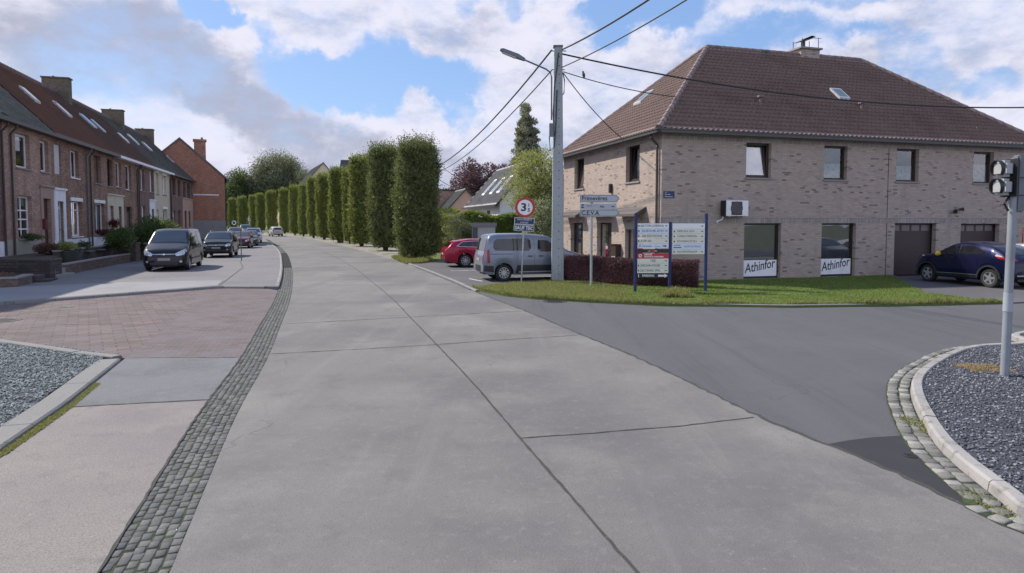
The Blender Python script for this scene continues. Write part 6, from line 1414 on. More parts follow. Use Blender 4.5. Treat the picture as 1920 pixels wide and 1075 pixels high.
# ------------------------------------------------------------------ vehicles
def lerp_pts(pts, x):
    """pts sorted from front (big x) to rear"""
    if x >= pts[0][0]: return pts[0][1]
    for (a, b_) in zip(pts[:-1], pts[1:]):
        if x >= b_[0]:
            t = (a[0]-x)/(a[0]-b_[0]) if a[0] != b_[0] else 0
            return a[1]+(b_[1]-a[1])*t
    return pts[-1][1]
def rounded(pts, r=.12):
    """soften the corners of a profile polyline"""
    out = [pts[0]]
    for a, b_, c in zip(pts[:-2], pts[1:-1], pts[2:]):
        A, B, C_ = Vector(a), Vector(b_), Vector(c); l1, l2 = (A-B).length, (C_-B).length; q = min(r, l1*.45, l2*.45)
        p0 = B+(A-B)/l1*q; p2 = B+(C_-B)/l2*q
        for t in (0, .33, .67, 1): out.append(tuple((1-t)**2*p0+2*t*(1-t)*B+t*t*p2))
    out.append(pts[-1]); return out
class Car:
    def __init__(s, name, label, S, paint, loc, heading, group=None, cat='car'):
        s.S = S; s.paint = paint
        s.root = thing(name, label, cat, (loc[0], loc[1], loc[2] if len(loc) > 2 else 0), math.atan2(heading[1], heading[0]), group)
        top = rounded(S['top'], S.get('rnd', .14)); W = S['w']; belt = S['belt']; tum = S.get('tumble', .28); Ra = S['wr']+S.get('arch', .055); zw = S['wr']
        zs = lambda x: lerp_pts(S['sill'], x)
        def zbot(x):
            z = zs(x)
            for xw in S['axles']:
                if abs(x-xw) < Ra: z = max(z, zw+math.sqrt(Ra*Ra-(x-xw)**2))
            return z
        xs = set(round(p[0], 4) for p in top)
        for a, b_ in zip(top[:-1], top[1:]):
            n = int(math.hypot(a[0]-b_[0], a[1]-b_[1])/.13)
            for i in range(1, n+1): xs.add(round(a[0]+(b_[0]-a[0])*i/(n+1), 4))
        for xw in S['axles']:
            for k in range(13): xs.add(round(xw+Ra*.9999*math.cos(math.pi*k/12), 4))
            xs.add(round(xw+Ra+.003, 4)); xs.add(round(xw-Ra-.003, 4))
        xs = sorted((x for x in xs if top[-1][0] <= x <= top[0][0]), reverse=True)
        rings = []
        for x in xs:
            zt = lerp_pts(top, x); zb = zbot(x); w_ = lerp_pts(W, x); bl = min(lerp_pts(belt, x), zt-.05); bl = max(bl, zb+.03)
            z5 = max(bl+.01, zt-.055); wb = w_*.985; w5 = wb-(z5-bl)*tum-.02; w6 = w5-.10
            zm = zb+(bl-zb)*.5
            rings.append([(x, 0, zb), (x, w_*.80, zb), (x, w_*.97, zb+.004), (x, w_, zb+(bl-zb)*.18), (x, w_*1.005, zm), (x, w_*.998, zb+(bl-zb)*.85), (x, wb, bl),
                          (x, wb-(z5-bl)*tum*.5-.004, bl+(z5-bl)*.5), (x, w5+.012, z5), (x, w5-.03, zt-.018), (x, w6, zt), (x, w6*.5, zt+S.get('crown', .02)), (x, 0, zt+S.get('crown', .02)*1.2)])
        n = len(rings[0]); V, F, MI = [], [], []
        for r_ in rings: V += r_
        m = len(rings)
        for i in range(m-1):
            for k in range(n-1):
                a = i*n+k; F.append((a, a+1, a+n+1, a+n)); MI.append(1 if k < 1 else 0)
        F.append(tuple(range(n))); MI.append(0); F.append(tuple(range((m-1)*n, m*n))); MI.append(0)
        V2 = V+[(x, -y, z) for x, y, z in V]; o = len(V)
        F2 = F+[tuple(i+o for i in reversed(f)) for f in F]; MI2 = MI+MI
        b = MB(); b.v = V2; b.f = F2; b.mi = MI2
        s.body = b.build('body', [paint, black_m], s.root)
        bm = bmesh.new(); bm.from_mesh(s.body.data); bmesh.ops.remove_doubles(bm, verts=bm.verts, dist=.0008); bmesh.ops.recalc_face_normals(bm, faces=bm.faces)
        s.bvh = BVHTree.FromBMesh(bm); bm.to_mesh(s.body.data); bm.free()
        s.body.data.polygons.foreach_set('use_smooth', [True]*len(s.body.data.polygons))
        s.body.data.set_sharp_from_angle(angle=R(40))
        # dark floor, so that one does not look through
        b = MB(); x0, x1 = top[-1][0]+.15, top[0][0]-.15; wm = max(p[1] for p in W)
        a1, a2 = S['axles']; zf = min(p[1] for p in S['sill'])
        b.box(a2+Ra+.02, a1-Ra-.02, -wm*.9, wm*.9, zf+.0, zf+.1); b.box(x0, x1, -wm*.45, wm*.45, zf, zf+.3); b.build('underbody', black_m, s.root)
        s.wheels()
    def wheels(s):
        S = s.S; r, wd = S['wr'], S.get('ww', .20); wm = max(p[1] for p in S['w'])
        proto = None
        for xw in S['axles']:
            for sd in (1, -1):
                y = sd*(wm-.035)
                if proto is None:
                    b = MB(); b.lathe([(r*.62, -.01), (r*.66, 0), (r*.93, 0), (r*.985, -.025), (r, -.05), (r, -wd+.05), (r*.985, -wd+.02), (r*.9, -wd), (r*.6, -wd)], 28, 'y'); wh_ = b.build('wheel', tyre_m, s.root, smooth=True)
                    b = MB(); b.lathe([(r*.64, -.02), (r*.655, .002), (r*.60, .002), (r*.58, -.03)], 28, 'y', mi=0); b.lathe([(r*.59, -.075), (r*.01, -.075)], 28, 'y', mi=1)
                    ns = S.get('spokes', 5); hw = S.get('spw', .05)
                    b.lathe([(r*.15, -.03), (r*.15, -.004), (r*.03, .0)], 14, 'y')
                    for k in range(ns):
                        a = 2*math.pi*k/ns; M = Matrix.Rotation(a, 4, 'Y')
                        b.add([(r*.10, -.045, -hw), (r*.61, -.04, -hw*.75), (r*.61, -.04, hw*.75), (r*.10, -.045, hw), (r*.10, -.006, -hw*.8), (r*.61, -.004, -hw*.55), (r*.61, -.004, hw*.55), (r*.10, -.006, hw*.8)], [(0, 1, 5, 4), (1, 2, 6, 5), (2, 3, 7, 6), (3, 0, 4, 7), (4, 5, 6, 7)], 0, M)
                    b.build('rim', [rim_m, black_m], wh_); proto = wh_; c = wh_
                else: c = copy_tree(proto, s.root)
                c.location = (xw, y, r); c.rotation_euler = (0, random.uniform(0, 2), 0 if sd > 0 else math.pi)
    def panel(s, name, poly, side, mat, off=.008, parent=None, div=2, mirror=False, thick=0.0):
        """a panel lying on the body surface; poly in (x,z) for L/R, (y,z) for F/B, (x,y) for T"""
        for sd in ((side, {'L': 'R', 'R': 'L'}.get(side, side)) if mirror and side in 'LR' else (side,)):
            polys = [poly]
            if mirror and side in 'FB': polys = [poly, [(-a, c) for a, c in poly]]
            for pl_ in polys:
                tris = tessellate_polygon([[Vector((a, c, 0)) for a, c in pl_]]); pts = [Vector((a, c)) for a, c in pl_]; T = [tuple(t) for t in tris]
                for _ in range(div):
                    nt = []; cache = {}
                    def mid(i, j):
                        k = (min(i, j), max(i, j))
                        if k not in cache: pts.append((pts[i]+pts[j])/2); cache[k] = len(pts)-1
                        return cache[k]
                    for (a, c, d) in T:
                        ac, cd, da = mid(a, c), mid(c, d), mid(d, a); nt += [(a, ac, da), (ac, c, cd), (da, cd, d), (ac, cd, da)]
                    T = nt
                V, ok = [], []
                for p in pts:
                    if sd == 'L': o_, d_ = Vector((p.x, 3, p.y)), Vector((0, -1, 0))
                    elif sd == 'R': o_, d_ = Vector((p.x, -3, p.y)), Vector((0, 1, 0))
                    elif sd == 'F': o_, d_ = Vector((6, p.x, p.y)), Vector((-1, 0, 0))
                    elif sd == 'B': o_, d_ = Vector((-6, p.x, p.y)), Vector((1, 0, 0))
                    else: o_, d_ = Vector((p.x, p.y, 4)), Vector((0, 0, -1))
                    h = s.bvh.ray_cast(o_, d_); ok.append(h[0] is not None)
                    V.append(tuple(h[0]-d_*off) if h[0] is not None else (0, 0, 0))
                Fs = [t for t in T if ok[t[0]] and ok[t[1]] and ok[t[2]]]
                if not Fs: continue
                b = MB(); b.v = V; b.f = Fs; b.mi = [0]*len(Fs); o2 = b.build(name, mat, parent or s.root, smooth=True)
        return o2
    def line(s, pts, side, w_=.008, mat=None, mirror=True, off=.004):
        b = []
        for (p, q) in zip(pts[:-1], pts[1:]):
            p, q = Vector(p), Vector(q); d = (q-p).normalized(); n_ = Vector((-d.y, d.x))*w_/2
            s.panel('door_seam', [tuple(p+n_), tuple(p-n_), tuple(q-n_), tuple(q+n_)], side, mat or black_m, off, s.body, 2, mirror)
    def mirror_wing(s, x, z, mat, y=None):
        wm = max(p[1] for p in s.S['w'])
        for sd in (1, -1):
            b = MB(); b.lathe([(.0, -.11), (.06, -.10), (.085, -.03), (.085, .03), (.06, .09), (0, .10)], 10, 'y')
            b.v = [(x+vx*.7, sd*(wm+.09)+vy, z+vz) for vx, vy, vz in b.v]; b.cyl((x, sd*(wm-.12), z-.05), (x, sd*(wm+.05), z-.02), .025, n=6); b.build('wing_mirror', mat, s.root, smooth=True)
u_ = (-U.x, -U.y)      # heading of the cars facing us
# --- black van
vs = dict(top=[(2.40, .55), (2.375, .80), (2.24, .985), (1.72, 1.16), (1.42, 1.24), (.66, 1.82), (.35, 1.905), (-.8, 1.94), (-2.0, 1.91), (-2.26, 1.80), (-2.36, 1.15), (-2.40, .5)],
    belt=[(2.4, .6), (1.9, .93), (1.4, 1.10), (-2.4, 1.14)], sill=[(2.4, .24), (2.1, .20), (1.0, .24), (-2.2, .26), (-2.4, .34)], w=[(2.40, .66), (2.33, .80), (2.15, .90), (1.8, .945), (-2.0, .95), (-2.3, .93), (-2.4, .88)],
    axles=(1.52, -1.50), wr=.33, tumble=.24, spokes=9, spw=.03, rnd=.10)
pv_ = carpaint('van_black', (.012, .012, .016), .2, .3)
vc = (G(354, 510)+G(278, 510))/2
van_pos = vc+Vector((U.x, U.y, 0))*1.52
van = Car('parked_van', 'black people-carrier van parked nose towards the camera beside the bushes', vs, pv_, (van_pos.x, van_pos.y, .08), u_, 'vehicles parked nose to tail on the left', 'van')
van.panel('windscreen', [(1.36, -.80), (1.36, .80), (.72, .62), (.72, -.62)], 'T', windscreen_m, .012)
van.panel('side_window', [(1.18, 1.17), (.62, 1.66), (.30, 1.74), (.30, 1.17)], 'L', carglass_m, .01, mirror=True); van.panel('side_window', [(.22, 1.17), (.22, 1.75), (-.85, 1.77), (-.85, 1.18)], 'L', carglass_m, .01, mirror=True); van.panel('side_window', [(-.95, 1.18), (-.95, 1.77), (-2.0, 1.74), (-2.1, 1.2)], 'L', carglass_m, .01, mirror=True)
van.panel('rear_window', [(-.7, 1.2), (.7, 1.2), (.6, 1.7), (-.6, 1.7)], 'B', carglass_m)
van.panel('headlight', [(.44, .80), (.52, .70), (.80, .74), (.90, .92), (.84, 1.02), (.66, .92)], 'F', lamp_m, .012, mirror=True)
van.panel('grille', [(-.46, .775), (.46, .775), (.42, .71), (-.42, .71)], 'F', black_m, .010); van.panel('grille_bar', [(-.5, .80), (.5, .80), (.47, .775), (-.47, .775)], 'F', chrome_m, .014); van.panel('emblem', [(-.06, .77), (.0, .84), (.06, .77), (0, .74)], 'F', chrome_m, .018)
van.panel('lower_grille', [(-.55, .30), (.55, .30), (.6, .42), (-.6, .42)], 'F', black_m, .006); van.panel('number_plate', [(-.26, .49), (.26, .49), (.26, .61), (-.26, .61)], 'F', plate_m, .02)
van.panel('fog_lamp', [(.66, .40), (.74, .40), (.76, .47), (.70, .50), (.64, .47)], 'F', lamp_m, .012, mirror=True)
van.line([(1.12, .40), (1.12, 1.15)], 'L'); van.line([(.26, .30), (.26, 1.8)], 'L'); van.line([(-.9, .45), (-.9, 1.8)], 'L'); van.line([(.26, 1.03), (-2.1, 1.05)], 'L', .015)
van.panel('door_handle', [(.36, .98), (.52, .98), (.52, 1.02), (.36, 1.02)], 'L', chrome_m, .03, mirror=True); van.panel('side_moulding', [(1.05, .50), (-.95, .50), (-.95, .57), (1.05, .57)], 'L', black_m, .014, mirror=True)
van.mirror_wing(1.0, 1.2, black_m); b = MB(); b.cyl((.15, 0, 1.93), (-.02, 0, 2.15), .008); b.build('aerial', black_m, van.root)
b = MB(); 
for sd in (1, -1): b.tube([(1.38, sd*.15, 1.275), (1.25, sd*.62, 1.36)], .012, 4)
b.build('wiper', black_m, van.root)
# --- dark SUV
ss_ = dict(top=[(2.13, .62), (2.11, .88), (1.98, 1.02), (1.25, 1.10), (1.05, 1.14), (.42, 1.54), (.15, 1.62), (-.9, 1.64), (-1.6, 1.57), (-1.85, 1.45), (-2.05, 1.05), (-2.12, .6)],
    belt=[(2.13, .6), (1.6, .92), (1.0, 1.02), (-2.1, 1.08)], sill=[(2.13, .34), (1.9, .26), (1.0, .28), (-2.0, .30), (-2.13, .42)], w=[(2.13, .66), (2.05, .80), (1.85, .88), (1.5, .91), (-1.8, .91), (-2.12, .84)],
    axles=(1.33, -1.34), wr=.345, tumble=.32, spokes=5, spw=.05, rnd=.10)
def suv_details(c, plate=True, lights=True):
    c.panel('windscreen', [(1.02, -.74), (1.02, .74), (.46, .58), (.46, -.58)], 'T', windscreen_m, .012)
    c.panel('side_window', [(.86, 1.09), (.38, 1.42), (.02, 1.47), (.02, 1.09)], 'L', carglass_m, .01, mirror=True); c.panel('side_window', [(-.06, 1.09), (-.06, 1.48), (-.95, 1.48), (-1.05, 1.11)], 'L', carglass_m, .01, mirror=True); c.panel('side_window', [(-1.13, 1.12), (-1.05, 1.47), (-1.45, 1.43), (-1.65, 1.2)], 'L', carglass_m, .01, mirror=True)
    c.panel('rear_window', [(-.62, 1.14), (.62, 1.14), (.52, 1.45), (-.52, 1.45)], 'B', carglass_m)
    c.panel('headlight', [(.50, .80), (.56, .72), (.80, .74), (.84, .88), (.70, .92)], 'F', lamp_m, .012, mirror=True)
    c.panel('grille', [(-.50, .72), (.50, .72), (.52, .86), (-.52, .86)], 'F', black_m, .010); c.panel('grille_bar', [(-.48, .80), (.48, .80), (.48, .825), (-.48, .825)], 'F', chrome_m, .014); c.panel('emblem', [(-.05, .79), (0, .84), (.05, .79), (0, .76)], 'F', chrome_m, .018)
    c.panel('lower_grille', [(-.6, .42), (.6, .42), (.55, .54), (-.55, .54)], 'F', black_m, .008); c.panel('number_plate', [(-.26, .58), (.26, .58), (.26, .69), (-.26, .69)], 'F', plate_m, .02); c.panel('fog_lamp', [(.62, .48), (.70, .48), (.70, .55), (.62, .55)], 'F', lamp_m, .012, mirror=True)
    c.line([(.95, .45), (.95, 1.05)], 'L'); c.line([(-.02, .36), (-.02, 1.5)], 'L'); c.line([(-.95, .50), (-1.05, 1.1)], 'L')
    c.panel('tail_lamp', [(.60, .90), (.78, .90), (.76, 1.08), (.62, 1.08)], 'B', tail_m, .012, mirror=True)
    c.panel('number_plate', [(-.26, .72), (.26, .72), (.26, .83), (-.26, .83)], 'B', plate_m, .015)
    c.panel('side_cladding', [(.90, .33), (-.90, .34), (-.90, .42), (.90, .42)], 'L', black_m, .012, mirror=True)
    c.mirror_wing(.82, 1.1, c.paint)
    for sd in (1, -1):
        b = MB(); b.tube([(.1, sd*.60, 1.63), (-.05, sd*.60, 1.68), (-1.2, sd*.60, 1.69), (-1.35, sd*.60, 1.62)], .016, 5); b.build('roof_rail', galv, c.root)
p = G(435, 484.7); q = Vector((p.x, p.y, 0))-Vector((Vv.x, Vv.y, 0))*.83+Vector((U.x, U.y, 0))*1.33
suv = Car('parked_suv', 'dark green-black SUV with roof rails parked second, behind the van', ss_, carpaint('suv_dark', (.016, .021, .021), .3, .3), (q.x, q.y, .08), u_, 'vehicles parked nose to tail on the left'); suv_details(suv)
# --- hatchbacks
hs = dict(top=[(2.02, .55), (2.0, .72), (1.85, .84), (1.15, .98), (.95, 1.02), (.25, 1.38), (.0, 1.44), (-.9, 1.46), (-1.5, 1.36), (-1.82, 1.12), (-1.98, .95), (-2.04, .55)],
    belt=[(2.0, .55), (1.5, .80), (.9, .93), (-2.0, .99)], sill=[(2.02, .24), (1.8, .19), (1.0, .2), (-1.9, .22), (-2.04, .34)], w=[(2.02, .60), (1.94, .76), (1.7, .84), (1.4, .86), (-1.7, .86), (-2.04, .76)],
    axles=(1.28, -1.26), wr=.31, tumble=.36, spokes=7, spw=.035, rnd=.10)
def hatch_details(c):
    c.panel('windscreen', [(.92, -.70), (.92, .70), (.30, .52), (.30, -.52)], 'T', windscreen_m, .012)
    c.panel('side_window', [(.72, .99), (.25, 1.27), (-.1, 1.32), (-.1, .99)], 'L', carglass_m, .01, mirror=True); c.panel('side_window', [(-.17, .99), (-.17, 1.33), (-.9, 1.32), (-1.3, 1.06)], 'L', carglass_m, .01, mirror=True)
    c.panel('rear_window', [(-.58, 1.06), (.58, 1.06), (.48, 1.32), (-.48, 1.32)], 'B', carglass_m)
    c.panel('headlight', [(.46, .66), (.54, .60), (.76, .64), (.80, .78), (.68, .78)], 'F', lamp_m, .012, mirror=True); c.panel('grille', [(-.42, .62), (.42, .62), (.38, .54), (-.38, .54)], 'F', black_m, .010); c.panel('lower_grille', [(-.55, .28), (.55, .28), (.5, .38), (-.5, .38)], 'F', black_m, .008)
    c.panel('number_plate', [(-.26, .42), (.26, .42), (.26, .52), (-.26, .52)], 'F', plate_m, .02); c.line([(.78, .35), (.78, .95)], 'L'); c.line([(-.13, .26), (-.13, 1.35)], 'L'); c.line([(-.86, .5), (-1.0, 1.0)], 'L')
    c.panel('tail_lamp', [(.54, .82), (.72, .82), (.70, .98), (.56, .98)], 'B', tail_m, .012, mirror=True); c.mirror_wing(.68, 1.0, c.paint)
gp_ = 'vehicles parked nose to tail on the left'
def put(px, y, spec, name, label, col, hd=u_, met=.3, det=hatch_details, z=.08, grp=gp_):
    c = Car(name, label, spec, carpaint(label[:12].replace(' ', '_'), col, met), ((px-960)/FPX*y, y, z), hd, grp); det(c); return c
put(453, 58.5, hs, 'parked_car', 'dark red hatchback parked third in the row behind the SUV', (.075, .012, .02))
put(467, 64.5, hs, 'parked_car', 'dark blue-grey hatchback parked fourth in the row', (.035, .04, .065), hd=(.33, -.94))
put(475.5, 74, ss_, 'parked_suv', 'white SUV parked fifth in the row, before the road bends', (.50, .51, .54), hd=(.36, -.93), det=suv_details)
put(442, 84, ss_, 'parked_suv', 'dark grey car showing only its roof above the red hatchback', (.08, .085, .09), det=suv_details)
put(461, 108, vs, 'parked_van', 'distant dark van behind the white SUV', (.05, .07, .075), hd=(.4, -.91), det=lambda c: (c.panel('windscreen', [(1.36, -.80), (1.36, .80), (.72, .62), (.72, -.62)], 'T', windscreen_m, .012), c.panel('grille', [(-.46, .80), (.46, .80), (.42, .60), (-.42, .60)], 'F', black_m, .01), c.panel('headlight', [(.5, .75), (.8, .75), (.85, .95), (.6, .9)], 'F', lamp_m, .012, mirror=True)))
put(517, 112, ss_, 'moving_suv', 'silver-beige SUV seen from behind, driving away where the road bends left', (.40, .37, .33), hd=(-.5, .87), det=suv_details, z=.0, grp=None)
# --- silver people carrier in the yard (faces right)
ms_ = dict(top=[(2.20, .60), (2.18, .84), (2.02, .98), (1.45, 1.13), (1.22, 1.19), (.62, 1.66), (.35, 1.77), (-.6, 1.84), (-1.7, 1.83), (-1.98, 1.76), (-2.12, 1.15), (-2.20, 1.0), (-2.22, .55)],
    belt=[(2.2, .65), (1.7, .95), (1.2, 1.09), (-2.2, 1.12)], sill=[(2.2, .30), (2.0, .24), (1.0, .24), (-2.0, .26), (-2.22, .36)], w=[(2.2, .64), (2.1, .80), (1.9, .89), (1.5, .92), (-1.8, .925), (-2.1, .90), (-2.22, .86)],
    axles=(1.36, -1.38), wr=.325, tumble=.20, spokes=10, spw=.028, rnd=.12)
rw = G(945, 529); fv = Vector((.965, .26, 0)).normalized(); nv = Vector((-fv.y, fv.x, 0))
q = rw+fv*1.38+nv*.88
mp_ = carpaint('mpv_silver_blue', (.19, .215, .27), .45, .32)
mpv = Car('parked_people_carrier', 'silver-blue people carrier with black lower trim parked in the yard behind the speed sign', ms_, mp_, (q.x, q.y, .03), (fv.x, fv.y))
mpv.panel('bumper_corner', [(-2.17, .40), (-2.17, .62), (-1.80, .60), (-1.80, .36)], 'R', black_m, .012, mirror=True); mpv.panel('rear_bumper', [(-.90, .38), (.90, .38), (.90, .60), (-.90, .60)], 'B', black_m, .014)
mpv.panel('rear_window', [(-.72, 1.18), (.72, 1.18), (.66, 1.66), (-.66, 1.66)], 'B', carglass_m, .012)
mpv.panel('side_window', [(-1.72, 1.20), (-1.80, 1.30), (-1.78, 1.55), (-1.66, 1.64), (-.42, 1.66), (-.30, 1.58), (-.28, 1.26), (-.38, 1.18)], 'R', carglass_m, .010, mirror=True)
mpv.panel('window_pillar', [(-.98, 1.18), (-1.02, 1.18), (-1.02, 1.655), (-.98, 1.655)], 'R', black_m, .014, mirror=True)
mpv.panel('side_window', [(-.02, 1.24), (.02, 1.60), (.42, 1.57), (.95, 1.20), (.86, 1.14), (.12, 1.14)], 'R', carglass_m, .010, mirror=True)
mpv.panel('windscreen', [(1.18, -.74), (1.18, .74), (.68, .64), (.68, -.64)], 'T', windscreen_m, .012)
mpv.panel('tail_lamp', [(-2.05, .70), (-2.05, 1.22), (-1.96, 1.24), (-1.94, .72)], 'R', tail_m, .012, mirror=True); mpv.panel('tail_lamp', [(.78, .70), (.77, 1.22), (.845, 1.22), (.85, .70)], 'B', tail_m, .012, mirror=True)
mpv.panel('side_cladding', [(-.93, .30), (-.85, .62), (.90, .62), (.92, .30)], 'R', black_m, .014, mirror=True)
mpv.panel('cladding_trim', [(-.80, .33), (-.80, .38), (.88, .38), (.88, .33)], 'R', galv, .02, mirror=True)
mpv.line([(-.98, .62), (-.98, 1.1)], 'R'); mpv.line([(-.15, .3), (-.15, 1.65)], 'R'); mpv.line([(.95, .60), (1.0, 1.12)], 'R'); mpv.line([(-1.95, 1.06), (-1.02, 1.06)], 'R', .022)
for x in (-.32, .12): mpv.panel('door_handle', [(x-.09, .95), (x+.09, .95), (x+.09, .99), (x-.09, .99)], 'R', black_m, .03, mirror=True)
mpv.panel('number_plate', [(-.26, .78), (.26, .78), (.26, .89), (-.26, .89)], 'B', plate_m, .016); mpv.panel('headlight', [(.5, .78), (.6, .7), (.84, .8), (.86, .98), (.7, .94)], 'F', lamp_m, .012, mirror=True)
mpv.panel('grille', [(-.45, .8), (.45, .8), (.4, .68), (-.4, .68)], 'F', black_m, .01); mpv.mirror_wing(.92, 1.22, black_m)
# --- red estate
es = dict(top=[(2.38, .52), (2.36, .68), (2.2, .80), (1.25, .96), (1.0, 1.0), (.25, 1.36), (-.1, 1.42), (-1.1, 1.43), (-1.85, 1.33), (-2.02, 1.26), (-2.28, .98), (-2.38, .85), (-2.40, .5)],
    belt=[(2.38, .55), (1.6, .80), (.9, .93), (-2.3, 1.02)], sill=[(2.38, .24), (2.1, .18), (1.0, .19), (-2.0, .22), (-2.4, .38)], w=[(2.38, .60), (2.28, .78), (2.0, .88), (1.5, .92), (-1.7, .92), (-2.2, .86), (-2.4, .74)],
    axles=(1.42, -1.36), wr=.335, tumble=.42, spokes=9, spw=.032, rnd=.14)
rw = G(873, 502.5); q = rw+fv*1.36+nv*.88
est = Car('parked_estate_car', 'crimson red estate car parked in the yard left of the silver people carrier', es, carpaint('estate_red', (.30, .012, .04), .35, .25), (q.x, q.y, .03), (fv.x, fv.y))
est.panel('side_window', [(-1.72, 1.10), (-1.45, 1.27), (-.98, 1.30), (-.98, 1.06)], 'R', carglass_m, .01, mirror=True); est.panel('side_window', [(-.92, 1.05), (-.92, 1.30), (-.1, 1.31), (-.1, 1.0)], 'R', carglass_m, .01, mirror=True); est.panel('side_window', [(-.03, .99), (-.03, 1.31), (.25, 1.26), (.78, .99)], 'R', carglass_m, .01, mirror=True)
est.line([(-1.80, 1.09), (-1.50, 1.30), (-.9, 1.335), (-.1, 1.34)], 'R', .022, chrome_m, off=.012); est.line([(-1.80, 1.075), (-.95, 1.035), (-.1, .975)], 'R', .018, chrome_m, off=.012)
est.panel('rear_window', [(-.62, 1.04), (.62, 1.04), (.52, 1.26), (-.52, 1.26)], 'B', carglass_m, .012); est.panel('windscreen', [(.95, -.72), (.95, .72), (.32, .55), (.32, -.55)], 'T', windscreen_m, .012)
est.panel('tail_lamp', [(-2.32, .86), (-2.28, .96), (-1.92, .92), (-2.0, .86)], 'R', tail_m, .014, mirror=True); est.panel('tail_lamp', [(.42, .86), (.82, .86), (.82, .96), (.5, .96)], 'B', tail_m, .014, mirror=True); est.panel('number_plate', [(-.26, .62), (.26, .62), (.26, .73), (-.26, .73)], 'B', plate_m, .016)
est.panel('rear_valance', [(-.75, .38), (.75, .38), (.75, .46), (-.75, .46)], 'B', black_m, .012)
est.line([(-.95, .3), (-.95, 1.0)], 'R'); est.line([(-.07, .24), (-.07, 1.3)], 'R'); est.panel('door_handle', [(-.85, .87), (-.68, .87), (-.68, .90), (-.85, .90)], 'R', chrome_m, .03, mirror=True); est.mirror_wing(.75, 1.02, est.paint)
# --- dark blue crossover on the drive
js = dict(top=[(2.05, .60), (2.03, .84), (1.88, 1.0), (1.15, 1.10), (.95, 1.14), (.35, 1.48), (.05, 1.55), (-.55, 1.56), (-1.30, 1.44), (-1.62, 1.28), (-1.95, 1.02), (-2.05, .85), (-2.07, .55)],
    belt=[(2.0, .6), (1.5, .95), (.9, 1.02), (-.8, 1.12), (-2.0, 1.06)], sill=[(2.05, .32), (1.8, .24), (1.0, .25), (-1.8, .27), (-2.07, .40)], w=[(2.05, .58), (1.95, .76), (1.7, .86), (1.3, .89), (-.3, .87), (-1.3, .90), (-1.8, .84), (-2.07, .70)],
    axles=(1.27, -1.26), wr=.335, tumble=.42, spokes=5, spw=.055, arch=.06, rnd=.16, crown=.03)
rf_, rr_ = Vector((16.1, 25.36, 0)), Vector((16.7, 22.9, 0)); hd = (rf_-rr_).normalized(); nr = Vector((hd.y, -hd.x, 0))
q = rr_+hd*1.26+nr*.86
jk = Car('parked_crossover', 'dark blue crossover car with yellow mirror caps parked on the garage drive', js, carpaint('crossover_blue', (.007, .009, .038), .3, .25), (q.x, q.y, .03), (hd.x, hd.y))
jk.panel('side_window', [(.80, 1.10), (.35, 1.36), (.02, 1.42), (.02, 1.10)], 'L', carglass_m, .01, mirror=True); jk.panel('side_window', [(-.05, 1.11), (-.05, 1.43), (-.62, 1.42), (-1.05, 1.26), (-.95, 1.16)], 'L', carglass_m, .01, mirror=True)
jk.panel('windscreen', [(.92, -.70), (.92, .70), (.42, .52), (.42, -.52)], 'T', windscreen_m, .012); jk.panel('rear_window', [(-.55, 1.16), (.55, 1.16), (.46, 1.40), (-.46, 1.40)], 'B', carglass_m, .012)
jk.panel('tail_lamp', [(-1.84, 1.0), (-1.78, 1.07), (-1.48, 1.19), (-1.45, 1.13), (-1.62, 1.02)], 'L', tail_m, .014, mirror=True); jk.panel('tail_lamp', [(.52, .95), (.72, .95), (.66, 1.12), (.56, 1.12)], 'B', tail_m, .014, mirror=True)
jk.panel('sill_cladding', [(.84, .29), (-.84, .30), (-.84, .40), (.84, .38)], 'L', black_m, .014, mirror=True); jk.panel('sill_trim', [(.84, .39), (-.84, .41), (-.84, .435), (.84, .415)], 'L', chrome_m, .016, mirror=True)
for xw in js['axles']:
    for sd in (1, -1):
        b = MB(); n = 16; vs2 = []
        for i in range(n+1):
            a = math.pi*i/n
            for (rr2, yy) in ((.395, .885), (.395, .925), (.455, .922), (.455, .88)): vs2.append((xw+rr2*math.cos(a), sd*yy, .335+rr2*math.sin(a)))
        b.add(vs2, [(4*i+k, 4*i+(k+1) % 4, 4*i+4+(k+1) % 4, 4*i+4+k) for i in range(n) for k in range(4)]); b.build('wheel_arch', black_m, jk.root, smooth=True)
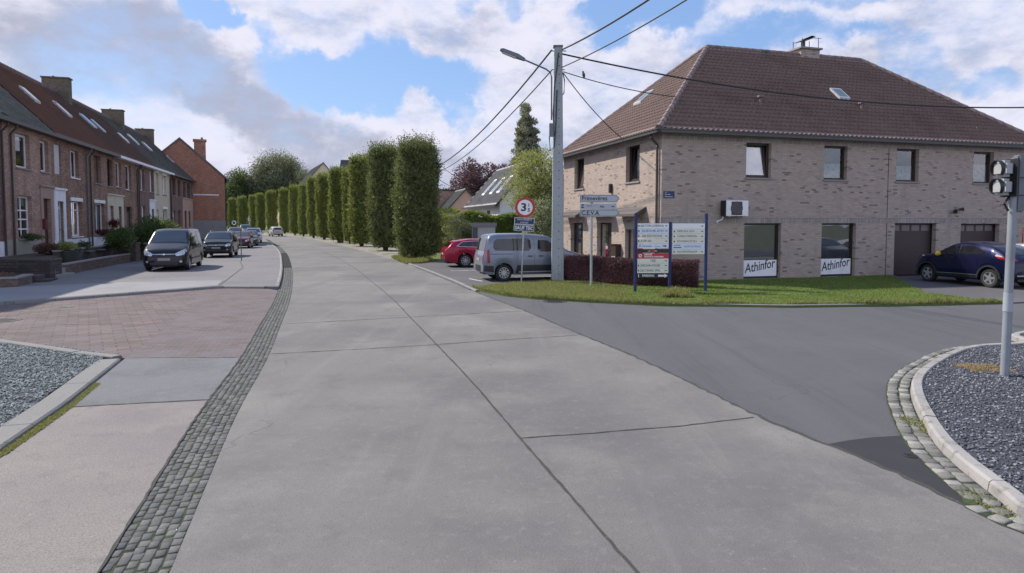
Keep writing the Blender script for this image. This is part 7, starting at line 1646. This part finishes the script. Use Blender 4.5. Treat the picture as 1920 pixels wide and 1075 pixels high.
jk.panel('rear_bumper', [(-.75, .42), (.75, .42), (.75, .60), (-.75, .60)], 'B', black_m, .012); jk.panel('bumper_trim', [(-.62, .44), (.62, .44), (.66, .48), (-.66, .48)], 'B', chrome_m, .02); jk.panel('number_plate', [(-.26, .74), (.26, .74), (.26, .85), (-.26, .85)], 'B', plate_m, .016)
jk.panel('headlight', [(.45, .62), (.6, .55), (.7, .66), (.6, .74)], 'F', lamp_m, .012, mirror=True); jk.panel('marker_light', [(1.45, .98), (1.6, 1.0), (1.62, 1.03), (1.42, 1.02)], 'L', lamp_m, .012, mirror=True)
jk.line([(.92, .40), (.92, 1.05)], 'L'); jk.line([(-.02, .3), (-.02, 1.45)], 'L'); jk.line([(-.85, .55), (-1.0, 1.15)], 'L'); jk.panel('door_handle', [(.10, .98), (.26, .98), (.26, 1.01), (.10, 1.01)], 'L', black_m, .03, mirror=True)
jk.mirror_wing(.72, 1.12, plain('mirror_yellow', (.75, .48, .03), .35))
# --- white car behind the crossover, cut by the frame
wc = Car('parked_car', 'white car standing behind the blue crossover, cut off by the right frame edge', hs, carpaint('white_car_paint', (.55, .56, .58), .1), (19.75, 25.7, .03), (hd.x, hd.y)); hatch_details(wc)
b = MB(); b.box(-.03, .03, -.02, .02, 0, 1.5); b.cyl((0, -.03, 1.75), (0, 0, 1.75), .3, n=24); o_ = b.build('round_sign', sign_red); o_.location = tuple(cw(17.75, -.6)[:2])+(.03,); o_.rotation_euler = (0, 0, R(50)); tag(o_, 'red round sign edge-on between traffic light pole and garage wall', 'sign')
# --- things far away
broad_tree('leafy_tree', 'far dark treetop seen above the flat-roofed brown building', lf_dark, (-9.0, 118, 0), 8.8, 1, 6.0, 3, 60, 110, .4, cs=.4, seed=31, trunk_r=.3)
broad_tree('leafy_tree', 'far tree filling the gap behind the small orange-cream house', lf_purple, (-7.2, 105, 0), 7.0, 1, 2.6, 2.5, 36, 110, .35, cs=.4, seed=33, trunk_r=.3)
print('objects', len(bpy.data.objects), 'tris', sum(len(m.polygons) for m in bpy.data.meshes))
